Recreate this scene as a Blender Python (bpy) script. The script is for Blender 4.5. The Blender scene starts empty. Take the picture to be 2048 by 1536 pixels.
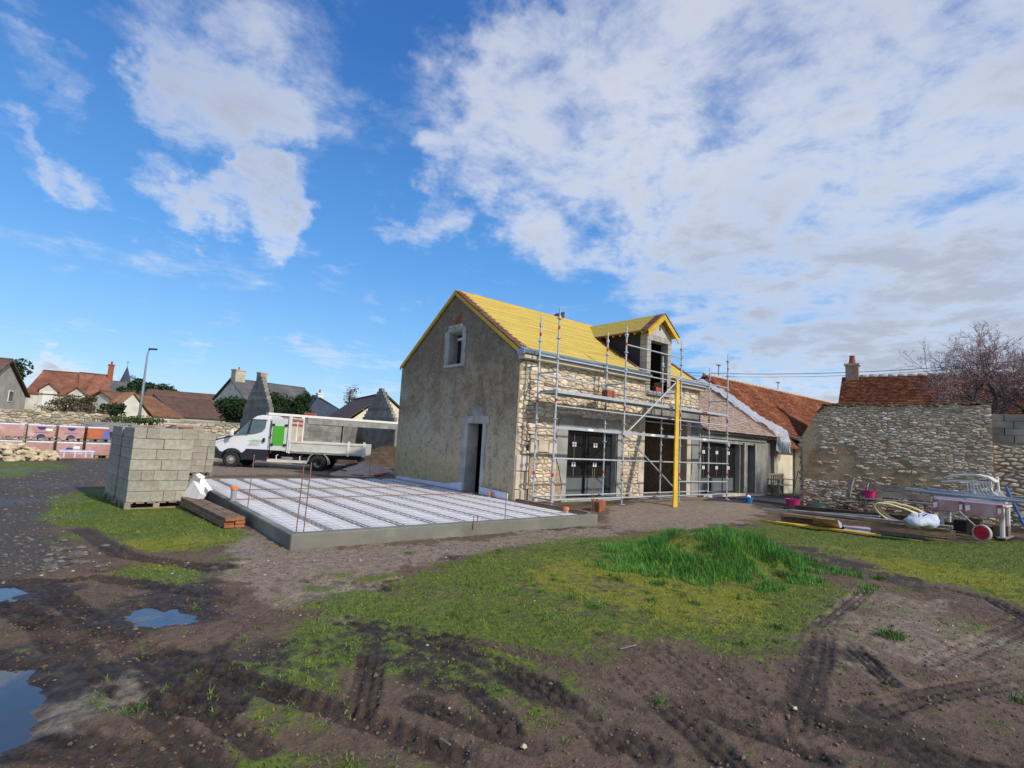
import bpy, math, random, numpy as np
from mathutils import Vector, Matrix
random.seed(7); RNG = np.random.default_rng(7)
S = bpy.context.scene; COL = S.collection
R_ = math.radians
# ------------------------------------------------------------------ camera
# world axes follow the stone barn: X along its front, Y along its gable (away), Z up; origin at its near corner
RC = ((0.7689, -0.1128, -0.6294), (-0.6344, -0.0526, -0.7713), (0.0539, 0.9922, -0.1121))
def _fix():
    r = np.array(RC); x = r[0] / np.linalg.norm(r[0]); y = r[1] - x * (r[1] @ x); y /= np.linalg.norm(y); return np.stack([x, y, np.cross(x, y)])
def _cam():
    f = 1062.; ray = lambda x, y: np.array([x - 1024., 768. - y, -f])
    a, b = ray(2330, 955), ray(150, 835); X = a / np.linalg.norm(a); Y = b - X * (b @ X); Y /= np.linalg.norm(Y)
    return np.stack([X, Y, np.cross(X, Y)])
RW = _cam(); FPX = 1062.; CAM = np.array([-8.62, -10.33, 1.65])
cd = bpy.data.cameras.new('camera'); cam = bpy.data.objects.new('camera', cd); COL.objects.link(cam)
cd.sensor_width = 36; cd.lens = FPX / 2048 * 36; cd.clip_end = 2000; cd.clip_start = .05
cam.matrix_world = Matrix.Translation(Vector(CAM)) @ Matrix(RW.tolist()).to_4x4()
S.camera = cam
def at(px, py, z=0.):
    """ground point under a point of the photograph"""
    d = RW @ np.array([px - 1024., 768. - py, -FPX]); t = (z - CAM[2]) / d[2]; return Vector(CAM + t * d)
def atd(px, py, dep):
    d = RW @ np.array([(px - 1024.) / FPX, (768. - py) / FPX, -1.]); return Vector(CAM + dep * d)
def atX(px, py, X0):
    d = RW @ np.array([px - 1024., 768. - py, -FPX]); return Vector(CAM + (X0 - CAM[0]) / d[0] * d)
def atY(px, py, Y0):
    d = RW @ np.array([px - 1024., 768. - py, -FPX]); return Vector(CAM + (Y0 - CAM[1]) / d[1] * d)
# ------------------------------------------------------------------ light
SUN_AZ = Vector((0.24, -0.97)).normalized(); SUN_EL = R_(37)
sun_dir = Vector((SUN_AZ.x * math.cos(SUN_EL), SUN_AZ.y * math.cos(SUN_EL), math.sin(SUN_EL)))
sl = bpy.data.lights.new('sun', 'SUN'); so = bpy.data.objects.new('sun', sl); COL.objects.link(so)
sl.energy = 3.3; sl.angle = R_(2.0); sl.color = (1, .92, .80)
so.rotation_euler = sun_dir.to_track_quat('Z', 'Y').to_euler()
so.location = (0, 0, 30)
S.view_settings.view_transform = 'Standard'; S.view_settings.look = 'None'; S.view_settings.exposure = 0.15
S.view_settings.gamma = 1; S.view_settings.use_curve_mapping = False
W = bpy.data.worlds.new('World'); S.world = W; W.use_nodes = True
def world():
    nt = W.node_tree; N = nt.nodes; L = nt.links
    for n in list(N): N.remove(n)
    out = N.new('ShaderNodeOutputWorld'); bg = N.new('ShaderNodeBackground'); L.new(bg.outputs[0], out.inputs[0])
    bg.inputs[1].default_value = 0.15
    sky = N.new('ShaderNodeTexSky'); sky.sky_type = 'NISHITA'; sky.sun_disc = False
    sky.sun_elevation = SUN_EL; sky.sun_rotation = math.atan2(SUN_AZ.x, SUN_AZ.y); sky.air_density = 1.0; sky.dust_density = .35; sky.ozone_density = 2.2
    hs = N.new('ShaderNodeMix'); hs.data_type = 'RGBA'; hs.inputs[0].default_value = .72; L.new(sky.outputs[0], hs.inputs[6])
    tc = N.new('ShaderNodeTexCoord'); D0 = tc.outputs['Generated']
    wn = N.new('ShaderNodeTexNoise'); wn.inputs['Scale'].default_value = 3.2; wn.inputs['Detail'].default_value = 6; wn.inputs['Roughness'].default_value = .62; L.new(D0, wn.inputs['Vector'])
    wa = N.new('ShaderNodeVectorMath'); wa.operation = 'SUBTRACT'; L.new(wn.outputs['Color'], wa.inputs[0]); wa.inputs[1].default_value = (.5, .5, .5)
    ws = N.new('ShaderNodeVectorMath'); ws.operation = 'SCALE'; L.new(wa.outputs[0], ws.inputs[0]); ws.inputs['Scale'].default_value = .50
    wd_ = N.new('ShaderNodeVectorMath'); L.new(D0, wd_.inputs[0]); L.new(ws.outputs[0], wd_.inputs[1]); wnm = N.new('ShaderNodeVectorMath'); wnm.operation = 'NORMALIZE'; L.new(wd_.outputs[0], wnm.inputs[0]); D = wnm.outputs[0]
    def m(op, a, b=None, c=None, clamp=False):
        n = N.new('ShaderNodeMath'); n.operation = op; n.use_clamp = clamp
        for i, q in enumerate((a, b, c)):
            if q is None: continue
            if isinstance(q, (int, float)): n.inputs[i].default_value = q
            else: L.new(q, n.inputs[i])
        return n.outputs[0]
    sep = N.new('ShaderNodeSeparateXYZ'); L.new(D0, sep.inputs[0])
    cr = N.new('ShaderNodeValToRGB'); L.new(sep.outputs[2], cr.inputs[0]); e = cr.color_ramp.elements; k_ = 1 / .15
    for i, (p_, c_) in enumerate(((0., (.30, .54, .85)), (.12, (.17, .46, .86)), (.30, (.06, .31, .78)), (.6, (.012, .14, .50)), (1., (.008, .09, .36)))):
        q = e[i] if i < 2 else e.new(p_); q.position = p_; q.color = (*[v for v in c_], 1)
    sc_ = N.new('ShaderNodeVectorMath'); sc_.operation = 'SCALE'; L.new(cr.outputs[0], sc_.inputs[0]); sc_.inputs['Scale'].default_value = k_; L.new(sc_.outputs[0], hs.inputs[7])
    zc = m('ADD', m('MAXIMUM', sep.outputs[2], 0.0), 0.10)
    cmb = N.new('ShaderNodeCombineXYZ'); L.new(m('DIVIDE', sep.outputs[0], zc), cmb.inputs[0]); L.new(m('DIVIDE', sep.outputs[1], zc), cmb.inputs[1])
    def noise(sc, det, rough, dist=0., off=(0, 0, 0), lac=2.1):
        mp = N.new('ShaderNodeMapping'); L.new(cmb.outputs[0], mp.inputs[0]); mp.inputs['Location'].default_value = off
        n = N.new('ShaderNodeTexNoise'); n.inputs['Scale'].default_value = sc; n.inputs['Detail'].default_value = det; n.inputs['Roughness'].default_value = rough
        n.inputs['Distortion'].default_value = dist; n.inputs['Lacunarity'].default_value = lac; L.new(mp.outputs[0], n.inputs['Vector']); return n.outputs[0]
    n1 = noise(1.0, 9, .62, .25, (3.1, 1.7, 0)); n2 = noise(3.6, 8, .64, .3, (.4, 7.2, 0)); n3 = noise(.45, 5, .5, 0, (9, 2, 0)); n4 = noise(9., 6, .6, .3, (2, 2, 3))
    # where the banks of cloud stand on the dome: (photo x, photo y, radius in photo px, weight)
    blobs = [(1750, 250, 520, .42), (2000, 600, 430, .40), (1250, 60, 260, .30), (1560, 520, 300, .30), (1130, 260, 240, .26), (1080, 380, 150, .20), (930, 200, 170, .22), (1000, 120, 150, .16), (880, 330, 110, .12), (1500, 80, 400, .2),
             (2300, 300, 700, .3), (2500, 900, 600, .2), (250, 60, 170, .14), (430, 120, 170, .15), (590, 90, 150, .15), (440, 240, 160, .17), (330, 200, 80, .16), (145, 225, 75, .22), (565, 345, 60, .28),
             (510, 425, 85, .34), (400, 380, 70, .16), (620, 470, 40, .10), (30, 320, 70, .22), (120, 355, 60, .22), (190, 378, 45, .16), (770, 420, 50, .20), (860, 425, 60, .22), (820, 270, 60, .12), (1290, 570, 80, .14), (1180, 480, 90, .14),
             (60, 735, 80, .34), (-60, 730, 90, .34), (150, 750, 60, .22), (640, 765, 90, .07), (740, 785, 100, .10), (360, 720, 34, .16), (830, 655, 40, .14), (585, 690, 34, .15), (-30, 130, 90, .14),
             (-700, 300, 420, .26), (800, -900, 900, .30), (2900, 200, 900, .35), (1750, 740, 160, .22), (1560, 700, 140, .16), (480, 665, 30, .08), (100, 690, 30, .1)]
    acc = None
    for (x, y, r, w) in blobs:
        d = RW @ np.array([x - 1024., 768. - y, -FPX]); d /= np.linalg.norm(d)
        off = math.hypot(x - 1024, y - 768); scale = 1 / (1 + (off / FPX) ** 2) ** .75
        ang = r * scale / FPX * 1.25
        dn = N.new('ShaderNodeVectorMath'); dn.operation = 'DOT_PRODUCT'; L.new(D, dn.inputs[0]); dn.inputs[1].default_value = d
        mr = N.new('ShaderNodeMapRange'); mr.interpolation_type = 'SMOOTHSTEP'; L.new(dn.outputs['Value'], mr.inputs[0])
        mr.inputs[1].default_value = math.cos(ang); mr.inputs[2].default_value = 1.; mr.inputs[3].default_value = 0; mr.inputs[4].default_value = w
        acc = mr.outputs[0] if acc is None else m('ADD', acc, mr.outputs[0])
    for (v, a_, w) in (((-.55, -.75, .35), 62, .42), ((-.95, .05, .30), 28, .30), ((.2, -.9, .5), 55, .34)):   # unseen cloud added behind the camera as neutral fill on shaded walls
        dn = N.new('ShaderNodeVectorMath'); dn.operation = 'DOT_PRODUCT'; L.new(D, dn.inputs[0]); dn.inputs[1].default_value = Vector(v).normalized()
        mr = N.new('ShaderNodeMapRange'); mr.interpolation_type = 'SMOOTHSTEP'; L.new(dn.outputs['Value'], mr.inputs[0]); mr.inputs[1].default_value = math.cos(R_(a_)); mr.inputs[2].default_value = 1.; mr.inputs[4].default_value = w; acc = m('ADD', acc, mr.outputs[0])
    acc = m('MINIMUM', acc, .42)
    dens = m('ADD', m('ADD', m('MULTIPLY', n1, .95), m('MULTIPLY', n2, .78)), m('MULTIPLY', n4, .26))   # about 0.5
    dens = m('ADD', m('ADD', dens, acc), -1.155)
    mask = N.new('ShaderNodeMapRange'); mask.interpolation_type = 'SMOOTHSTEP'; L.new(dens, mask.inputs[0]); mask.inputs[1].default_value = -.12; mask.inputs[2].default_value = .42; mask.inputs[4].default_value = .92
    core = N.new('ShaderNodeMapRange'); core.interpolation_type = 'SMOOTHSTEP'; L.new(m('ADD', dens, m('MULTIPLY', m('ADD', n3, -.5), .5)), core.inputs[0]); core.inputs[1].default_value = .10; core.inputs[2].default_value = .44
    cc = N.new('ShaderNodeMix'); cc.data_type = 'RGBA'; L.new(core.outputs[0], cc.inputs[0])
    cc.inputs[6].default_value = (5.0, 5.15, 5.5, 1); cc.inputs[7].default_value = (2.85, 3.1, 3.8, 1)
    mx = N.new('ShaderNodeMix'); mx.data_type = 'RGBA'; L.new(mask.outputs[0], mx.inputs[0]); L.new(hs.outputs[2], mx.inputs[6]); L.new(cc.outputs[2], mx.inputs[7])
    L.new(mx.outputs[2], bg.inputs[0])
world()
S.cycles.use_denoising = True
# ------------------------------------------------------------------ materials
MATS = {}
def mat(name, c1, c2=None, sc=3., rough=.85, bump=.0, bsc=None, metal=0., rv=0., c3=None, sc3=.5, det=6., spec=.3, stretch=None, trans=0., alpha=1., coat=0., space='P', sheen=0., lo=.35, hi=.65):
    """rv: how far each separate piece differs in value; space P = world position, O = object"""
    if name in MATS: return MATS[name]
    M = bpy.data.materials.new(name); MATS[name] = M; M.use_nodes = True; nt = M.node_tree; N = nt.nodes; L = nt.links
    b = N['Principled BSDF']; b.inputs['Roughness'].default_value = rough; b.inputs['Metallic'].default_value = metal
    b.inputs['Specular IOR Level'].default_value = spec
    if trans: b.inputs['Transmission Weight'].default_value = trans
    if coat: b.inputs['Coat Weight'].default_value = coat; b.inputs['Coat Roughness'].default_value = .08
    if alpha < 1: b.inputs['Alpha'].default_value = alpha
    if space == 'P': g = N.new('ShaderNodeNewGeometry'); vec = g.outputs['Position']
    else: g = N.new('ShaderNodeTexCoord'); vec = g.outputs['Object']
    if stretch:
        mp = N.new('ShaderNodeMapping'); mp.inputs['Scale'].default_value = stretch; L.new(vec, mp.inputs[0]); vec = mp.outputs[0]
    def noise(s, d=det, r=.6):
        n = N.new('ShaderNodeTexNoise'); n.inputs['Scale'].default_value = s; n.inputs['Detail'].default_value = d; n.inputs['Roughness'].default_value = r; L.new(vec, n.inputs['Vector']); return n.outputs[0]
    def ramp(f, lo, hi):
        r = N.new('ShaderNodeMapRange'); r.interpolation_type = 'SMOOTHSTEP'; L.new(f, r.inputs[0]); r.inputs[1].default_value = lo; r.inputs[2].default_value = hi; return r.outputs[0]
    def mix(f, a, b_):
        x = N.new('ShaderNodeMix'); x.data_type = 'RGBA'
        L.new(f, x.inputs[0]) if not isinstance(f, float) else setattr(x.inputs[0], 'default_value', f)
        for i, q in ((6, a), (7, b_)):
            if isinstance(q, tuple): x.inputs[i].default_value = (*q, 1)
            else: L.new(q, x.inputs[i])
        return x.outputs[2]
    nz = None; col = c1
    if c2: nz = noise(sc); col = mix(ramp(nz, lo, hi), c1, c2)
    if c3: col = mix(ramp(noise(sc3, 4.), .5, .68), col, c3)
    if rv:
        oi = N.new('ShaderNodeObjectInfo'); ge = N.new('ShaderNodeNewGeometry')
        a = N.new('ShaderNodeMath'); a.operation = 'ADD'; L.new(oi.outputs['Random'], a.inputs[0]); L.new(ge.outputs['Random Per Island'], a.inputs[1])
        fr = N.new('ShaderNodeMath'); fr.operation = 'FRACT'; L.new(a.outputs[0], fr.inputs[0])
        mr = N.new('ShaderNodeMapRange'); L.new(fr.outputs[0], mr.inputs[0]); mr.inputs[3].default_value = 1 - rv; mr.inputs[4].default_value = 1 + rv
        m2 = N.new('ShaderNodeMath'); m2.operation = 'MULTIPLY'; L.new(a.outputs[0], m2.inputs[0]); m2.inputs[1].default_value = 7.31
        fr2 = N.new('ShaderNodeMath'); fr2.operation = 'FRACT'; L.new(m2.outputs[0], fr2.inputs[0])
        mh = N.new('ShaderNodeMapRange'); L.new(fr2.outputs[0], mh.inputs[0]); mh.inputs[3].default_value = .5 - rv * .05; mh.inputs[4].default_value = .5 + rv * .04
        h = N.new('ShaderNodeHueSaturation'); L.new(mr.outputs[0], h.inputs['Value']); L.new(mh.outputs[0], h.inputs['Hue'])
        if isinstance(col, tuple): h.inputs['Color'].default_value = (*col, 1)
        else: L.new(col, h.inputs['Color'])
        col = h.outputs[0]
    if isinstance(col, tuple): b.inputs['Base Color'].default_value = (*col, 1)
    else: L.new(col, b.inputs['Base Color'])
    if bump:
        bm = N.new('ShaderNodeBump'); bm.inputs['Strength'].default_value = 1.; bm.inputs['Distance'].default_value = bump
        L.new(noise(bsc or sc * 3, 7., .65), bm.inputs['Height']); L.new(bm.outputs[0], b.inputs['Normal'])
    return M
M_conc = mat('concrete', (.30, .30, .28), (.20, .20, .19), 2.2, .9, .004, 25, rv=.04, c3=(.36, .36, .34), sc3=1.3)
M_concL = mat('new render cement', (.37, .37, .355), (.26, .26, .25), 1.8, .9, .005, 22, c3=(.44, .44, .42), sc3=1.1)
M_concD = mat('old concrete', (.30, .30, .27), (.18, .18, .16), 2., .92, .006, 20, c3=(.36, .35, .31), sc3=.8)
M_block = mat('cinder block', (.40, .375, .31), (.30, .28, .23), 9., .95, .006, 60, rv=.13, space='O')
M_blockw = mat('block wall', (.27, .265, .24), (.17, .165, .15), 2., .95, .006, 40, rv=.2)
M_stone = mat('limestone rubble', (.68, .59, .45), (.48, .39, .28), 7., .95, .012, 22, rv=.27, c3=(.72, .65, .53), sc3=3.5)
M_mortar = mat('earth mortar', (.44, .35, .24), (.30, .23, .155), 8., 1., .02, 30)
M_dress = mat('dressed limestone', (.58, .52, .42), (.44, .39, .31), 3., .92, .006, 25, rv=.08)
M_rstone = mat('grey rubble', (.60, .52, .40), (.38, .31, .22), 7., .95, .012, 22, rv=.34, c3=(.66, .62, .55), sc3=3.)
M_rmortar = mat('brown lime render', (.38, .29, .19), (.25, .185, .115), 1.6, 1., .02, 14, c3=(.38, .32, .23), sc3=.7)
M_yel = mat('yellow treated wood', (.63, .475, .105), (.52, .385, .075), 5., .75, .002, 60, rv=.09, stretch=(.3, 3, 3))
M_yelb = mat('yellow board', (.70, .46, .05), (.56, .35, .03), 3., .7, .002, 40, rv=.06)
M_tile = mat('old clay tile', (.28, .095, .045), (.16, .055, .03), 6., .9, .004, 40, rv=.38, c3=(.38, .16, .07), sc3=.9)
M_tileB = mat('brown verge tile', (.23, .115, .085), (.15, .075, .055), 6., .85, .003, 40, rv=.25)
M_tileN = mat('new mottled tile', (.44, .34, .29), (.32, .24, .20), 8., .85, .003, 40, rv=.22)
M_tileF = mat('village clay tile', (.26, .115, .065), (.17, .078, .048), 1.2, .9, .05, 5, rv=.25, c3=(.34, .17, .085), sc3=.4)
M_tileD = mat('weathered brown tile', (.17, .10, .07), (.11, .07, .055), 1.5, .9, .04, 6, rv=.2)
M_tileC = mat('dark brown concrete tile', (.105, .07, .055), (.075, .05, .042), 3., .8, .02, 10)
M_slate = mat('grey slate', (.115, .115, .115), (.08, .08, .085), 2., .8, .02, 10, c3=(.15, .14, .125), sc3=.5)
M_slateb = mat('blue slate', (.055, .07, .095), (.04, .052, .075), 2., .65, .01, 10)
M_cream = mat('cream render', (.76, .70, .54), (.64, .58, .43), 1.5, .95, .01, 18, c3=(.66, .63, .54), sc3=.8)
M_crw = mat('village pale render', (.72, .68, .60), (.52, .48, .41), .9, .95, .01, 10, c3=(.60, .58, .53), sc3=.4)
M_crg = mat('village grey render', (.52, .48, .41), (.38, .35, .29), .8, .95, .01, 10)
M_white = mat('white paint', (.80, .80, .78), (.74, .74, .71), 2., .6)
M_zinc = mat('zinc', (.34, .40, .47), (.26, .31, .37), 3., .45, metal=.55)
M_galv = mat('galvanised steel', (.52, .55, .58), (.42, .45, .48), 12., .6, metal=.45, rv=.08)
M_red = mat('red tape', (.62, .035, .03), (.5, .03, .025), 8., .6)
M_dark = mat('anthracite frame', (.028, .031, .034), (.022, .024, .027), 4., .45)
M_darkp = mat('grey door panel', (.13, .15, .155), (.115, .13, .135), 4., .5)
M_glass = mat('window glass', (.02, .018, .017), None, rough=.08, spec=.28)
M_black = mat('bitumen felt', (.035, .036, .045), (.028, .028, .036), 4., .9, .002, 30)
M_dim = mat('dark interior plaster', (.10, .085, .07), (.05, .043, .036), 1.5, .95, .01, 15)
M_wood = mat('weathered plank', (.25, .17, .115), (.15, .10, .07), 3., .85, .004, 30, rv=.2, stretch=(2, 2, 8))
M_woodg = mat('grey plank', (.27, .25, .22), (.17, .155, .135), 4., .9, .004, 30, rv=.15)
M_woodp = mat('pallet wood', (.33, .28, .21), (.22, .18, .13), 5., .9, .003, 30, rv=.15)
M_ocut = mat('orange sawn end', (.42, .16, .07), (.30, .11, .05), 6., .9)
M_brick = mat('hollow red brick', (.36, .11, .055), (.26, .075, .04), 8., .9, .003, 40, rv=.15)
M_poly = mat('polystyrene', (.80, .79, .78), (.71, .70, .69), 9., .85, .003, 90, rv=.05)
M_joist = mat('concrete joist', (.42, .41, .37), (.32, .31, .28), 5., .9, .003, 40)
M_slab = mat('fresh block render', (.20, .20, .17), (.155, .155, .13), 1.7, .92, .004, 30, c3=(.28, .28, .235), sc3=.8)
M_rust = mat('rusty bar', (.30, .18, .13), (.22, .135, .10), 9., .8, metal=.2)
M_orange = mat('orange cap', (.85, .22, .04), None, rough=.5)
M_pvc = mat('grey pvc pipe', (.30, .33, .37), None, rough=.45)
M_plast = mat('clear plastic sheet', (.66, .72, .80), (.55, .62, .70), 3., .25, .02, 7, alpha=.62, spec=.6)
M_wrap = mat('wrapped brick', (.50, .29, .26), (.40, .22, .20), 2.5, .35, .01, 9, c3=(.58, .42, .41), sc3=1.6, spec=.6)
M_wrapo = mat('orange brick pack', (.50, .15, .06), (.40, .11, .05), 6., .5, .004, 12)
M_film = mat('milky film', (.62, .66, .76), (.52, .55, .66), 4., .3, .012, 10, spec=.6)
M_blue = mat('navy print', (.05, .045, .20), None, rough=.4)
M_rubble = mat('rubble stone pile', (.62, .52, .36), (.48, .39, .26), 5., .95, .01, 20, rv=.2)
M_truck = mat('white truck paint', (.78, .80, .82), (.74, .76, .78), 1.5, .28, coat=.5, spec=.5)
M_bed = mat('cream tipper paint', (.66, .66, .60), (.56, .56, .50), 2.2, .5, .002, 10, c3=(.50, .48, .42), sc3=1.2)
M_trim = mat('dark trim plastic', (.022, .026, .040), None, rough=.6)
M_rub = mat('tyre rubber', (.022, .022, .023), (.035, .032, .03), 6., .9, .002, 30)
M_cglass = mat('cab glass', (.07, .12, .14), (.10, .16, .17), 2., .08, spec=.7)
M_green = mat('lime green box', (.10, .46, .045), None, rough=.45)
M_lime = mat('lime lettering', (.33, .62, .12), None, rough=.5)
M_soil = mat('soil heap', (.13, .085, .055), (.075, .05, .033), 3., 1., .04, 9)
M_sand = mat('sand heap', (.60, .42, .31), (.50, .35, .26), 6., 1., .01, 40)
M_pink = mat('pink plastic', (.55, .03, .17), None, rough=.4)
M_bluep = mat('blue plastic', (.02, .22, .58), None, rough=.4)
M_wplas = mat('white garden plastic', (.72, .73, .72), (.62, .62, .60), 4., .45)
M_hose = mat('cream hose', (.62, .55, .32), None, rough=.5)
M_card = mat('cardboard', (.50, .37, .25), (.42, .30, .20), 5., .9)
M_rplas = mat('red paint', (.60, .025, .05), (.5, .02, .04), 5., .45)
M_gplas = mat('dark green plastic', (.02, .07, .05), None, rough=.4)
M_gate = mat('rusty gate iron', (.16, .15, .13), None, rough=.7)
M_bark = mat('bark', (.12, .09, .075), (.08, .06, .05), 9., .95, .01, 30)
M_twig = mat('pink twig', (.22, .16, .14), (.16, .115, .10), 5., .9)
M_bud = mat('pink bud', (.50, .36, .35), (.38, .27, .26), 5., .8, rv=.3)
M_leafd = mat('dark conifer leaf', (.018, .042, .016), (.03, .065, .022), 1.5, .9, rv=.35)
M_leafs = mat('bare scrub twig', (.15, .13, .08), (.10, .09, .05), 2., .95, rv=.3)
M_leafi = mat('ivy leaf', (.05, .08, .025), (.09, .12, .035), 2., .9, rv=.3)
M_moss = mat('moss', (.10, .095, .03), (.15, .12, .045), 6., 1., .02, 25)
M_ridge = mat('pale ridge mortar', (.58, .54, .50), (.42, .36, .32), 9., .95, .01, 30)
M_white2 = mat('sticker white', (.85, .86, .86), None, rough=.5)
M_asph = mat('dark asphalt', (.065, .066, .07), (.05, .05, .053), 14., .9, .006, 90)
M_lamp = mat('lamp pole grey', (.30, .34, .38), None, rough=.5, metal=.4)
M_mural = mat('faded cream panel', (.62, .55, .42), (.52, .46, .36), 2., .8)
M_muralr = mat('faded red panel', (.42, .10, .08), (.33, .09, .07), 5., .8)
# ------------------------------------------------------------------ mesh helpers
WL = {}
class MB:
    def __init__(s): s.v = []; s.f = []
    def add(s, vs, fs):
        k = len(s.v); s.v += [tuple(v) for v in vs]; s.f += [tuple(i + k for i in f) for f in fs]; return s
    def box(s, x0, x1, y0, y1, z0, z1):
        return s.add([(x0, y0, z0), (x1, y0, z0), (x1, y1, z0), (x0, y1, z0), (x0, y0, z1), (x1, y0, z1), (x1, y1, z1), (x0, y1, z1)],
                     [(0, 3, 2, 1), (4, 5, 6, 7), (0, 1, 5, 4), (1, 2, 6, 5), (2, 3, 7, 6), (3, 0, 4, 7)])
    def beam(s, p, q, w, h, up=(0, 0, 1)):
        p, q, up = Vector(p), Vector(q), Vector(up); d = (q - p).normalized(); a = d.cross(up)
        if a.length < 1e-4: a = d.cross(Vector((1, 0, 0)))
        a.normalize(); b = a.cross(d).normalized(); a = a * (w / 2); b = b * (h / 2)
        return s.add([p - a - b, p + a - b, p + a + b, p - a + b, q - a - b, q + a - b, q + a + b, q - a + b],
                     [(0, 1, 2, 3), (7, 6, 5, 4), (0, 4, 5, 1), (1, 5, 6, 2), (2, 6, 7, 3), (3, 7, 4, 0)])
    def tube(s, pts, r, n=8, cap=True):
        pts = [Vector(p) for p in pts]; rs = r if isinstance(r, (list, tuple)) else [r] * len(pts); rings = []; k = len(s.v)
        ref = None
        for i, p in enumerate(pts):
            d = (pts[min(i + 1, len(pts) - 1)] - pts[max(i - 1, 0)]).normalized()
            if ref is None: ref = Vector((0, 0, 1)) if abs(d.z) < .9 else Vector((1, 0, 0))
            a = d.cross(ref).normalized(); b = d.cross(a).normalized(); ref = -b if False else ref
            for j in range(n):
                t = 2 * math.pi * j / n; s.v.append(tuple(p + (a * math.cos(t) + b * math.sin(t)) * rs[i]))
        for i in range(len(pts) - 1):
            for j in range(n):
                a0 = k + i * n + j; a1 = k + i * n + (j + 1) % n; s.f.append((a0, a1, a1 + n, a0 + n))
        if cap: s.f.append(tuple(k + j for j in range(n))[::-1]); s.f.append(tuple(k + (len(pts) - 1) * n + j for j in range(n)))
        return s
    def prism(s, poly, vec):
        n = len(poly); vec = Vector(vec); P = [Vector(p) for p in poly]
        return s.add(P + [p + vec for p in P], [tuple(range(n))[::-1], tuple(range(n, 2 * n))] + [(i, (i + 1) % n, (i + 1) % n + n, i + n) for i in range(n)])
    def lathe(s, prof, c=(0, 0, 0), n=16, sx=1, sy=1):
        k = len(s.v); c = Vector(c)
        for (r, z) in prof:
            for j in range(n): t = 2 * math.pi * j / n; s.v.append((c.x + r * math.cos(t) * sx, c.y + r * math.sin(t) * sy, c.z + z))
        for i in range(len(prof) - 1):
            for j in range(n): a = k + i * n + j; b = k + i * n + (j + 1) % n; s.f.append((a, b, b + n, a + n))
        s.f.append(tuple(k + (len(prof) - 1) * n + j for j in range(n))); s.f.append(tuple(k + j for j in range(n))[::-1]); return s
    def xf(s, M):
        s.v = [tuple(M @ Vector(v)) for v in s.v]; return s
    def build(s, name, m, parent=None, origin=None, smooth=False):
        me = bpy.data.meshes.new(name); V = np.array(s.v, dtype=np.float64)
        if origin is None:
            if parent is None: origin = ((V[:, 0].min() + V[:, 0].max()) / 2, (V[:, 1].min() + V[:, 1].max()) / 2, V[:, 2].min())
            else: origin = tuple((V.min(0) + V.max(0)) / 2)
        V = V - np.array(origin); me.from_pydata(V.tolist(), [], s.f); me.materials.append(m)
        if smooth: me.polygons.foreach_set('use_smooth', [True] * len(me.polygons))
        o = bpy.data.objects.new(name, me); COL.objects.link(o); pw = Vector(WL[parent.name]) if parent else Vector()
        if parent: o.parent = parent
        o.location = Vector(origin) - pw; WL[o.name] = tuple(origin); return o
def tag(o, label=None, cat=None, group=None, kind=None):
    if label: o['label'] = label
    if cat: o['category'] = cat
    if group: o['group'] = group
    if kind: o['kind'] = kind
    return o
def thing(name, label, cat, loc=(0, 0, 0), group=None):
    o = bpy.data.objects.new(name, None); COL.objects.link(o); o.location = loc; o.empty_display_size = .2; WL[o.name] = tuple(loc); return tag(o, label, cat, group)
def bev(o, w, seg=1):
    m = o.modifiers.new('bevel', 'BEVEL'); m.width = w; m.segments = seg; m.limit_method = 'ANGLE'; return o
def kids(o): return [c for c in bpy.data.objects if c.parent == o]
def share(src, name, loc, parent=None, rot=None):
    c = src.copy(); c.name = name; COL.objects.link(c); pw = Vector(WL[parent.name]) if parent else Vector(); c.parent = parent
    c.location = Vector(loc) - pw; WL[c.name] = tuple(loc)
    if rot is not None: c.rotation_euler = rot
    return c
def mb(): return MB()
def rock(m, c, rx, ry, rz, rnd, n=7):
    """rough stone: two jittered rings and two poles"""
    k = len(m.v); a0 = rnd.random() * 6
    m.v.append((c[0] + rnd.uniform(-.2, .2) * rx, c[1] + rnd.uniform(-.2, .2) * ry, c[2] + rz))
    for (q, h) in ((.78, .55), (1., -.15), (.7, -.8)):
        for j in range(n):
            t = a0 + 2 * math.pi * j / n; u = q * rnd.uniform(.75, 1.12); m.v.append((c[0] + rx * u * math.cos(t), c[1] + ry * u * math.sin(t), c[2] + rz * h * rnd.uniform(.7, 1.2)))
    for j in range(n):
        b = (j + 1) % n; m.f.append((k, k + 1 + j, k + 1 + b))
        for r_ in range(2):
            p = k + 1 + r_ * n; m.f.append((p + j, p + n + j, p + n + b, p + b))
def npmesh(name, V, F, m, parent=None, nper=3):
    me = bpy.data.meshes.new(name); V = np.asarray(V, dtype=np.float32).reshape(-1, 3); F = np.asarray(F, dtype=np.int32).ravel()
    me.vertices.add(len(V)); me.vertices.foreach_set('co', V.ravel()); me.loops.add(len(F)); me.loops.foreach_set('vertex_index', F)
    n = len(F) // nper; me.polygons.add(n); me.polygons.foreach_set('loop_start', np.arange(0, n * nper, nper, dtype=np.int32)); me.polygons.foreach_set('loop_total', np.full(n, nper, dtype=np.int32))
    me.update(calc_edges=True); me.validate(); me.materials.append(m); o = bpy.data.objects.new(name, me); COL.objects.link(o)
    if parent: o.parent = parent; o.location = -Vector(WL[parent.name])
    WL[o.name] = (0, 0, 0); return o
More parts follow.
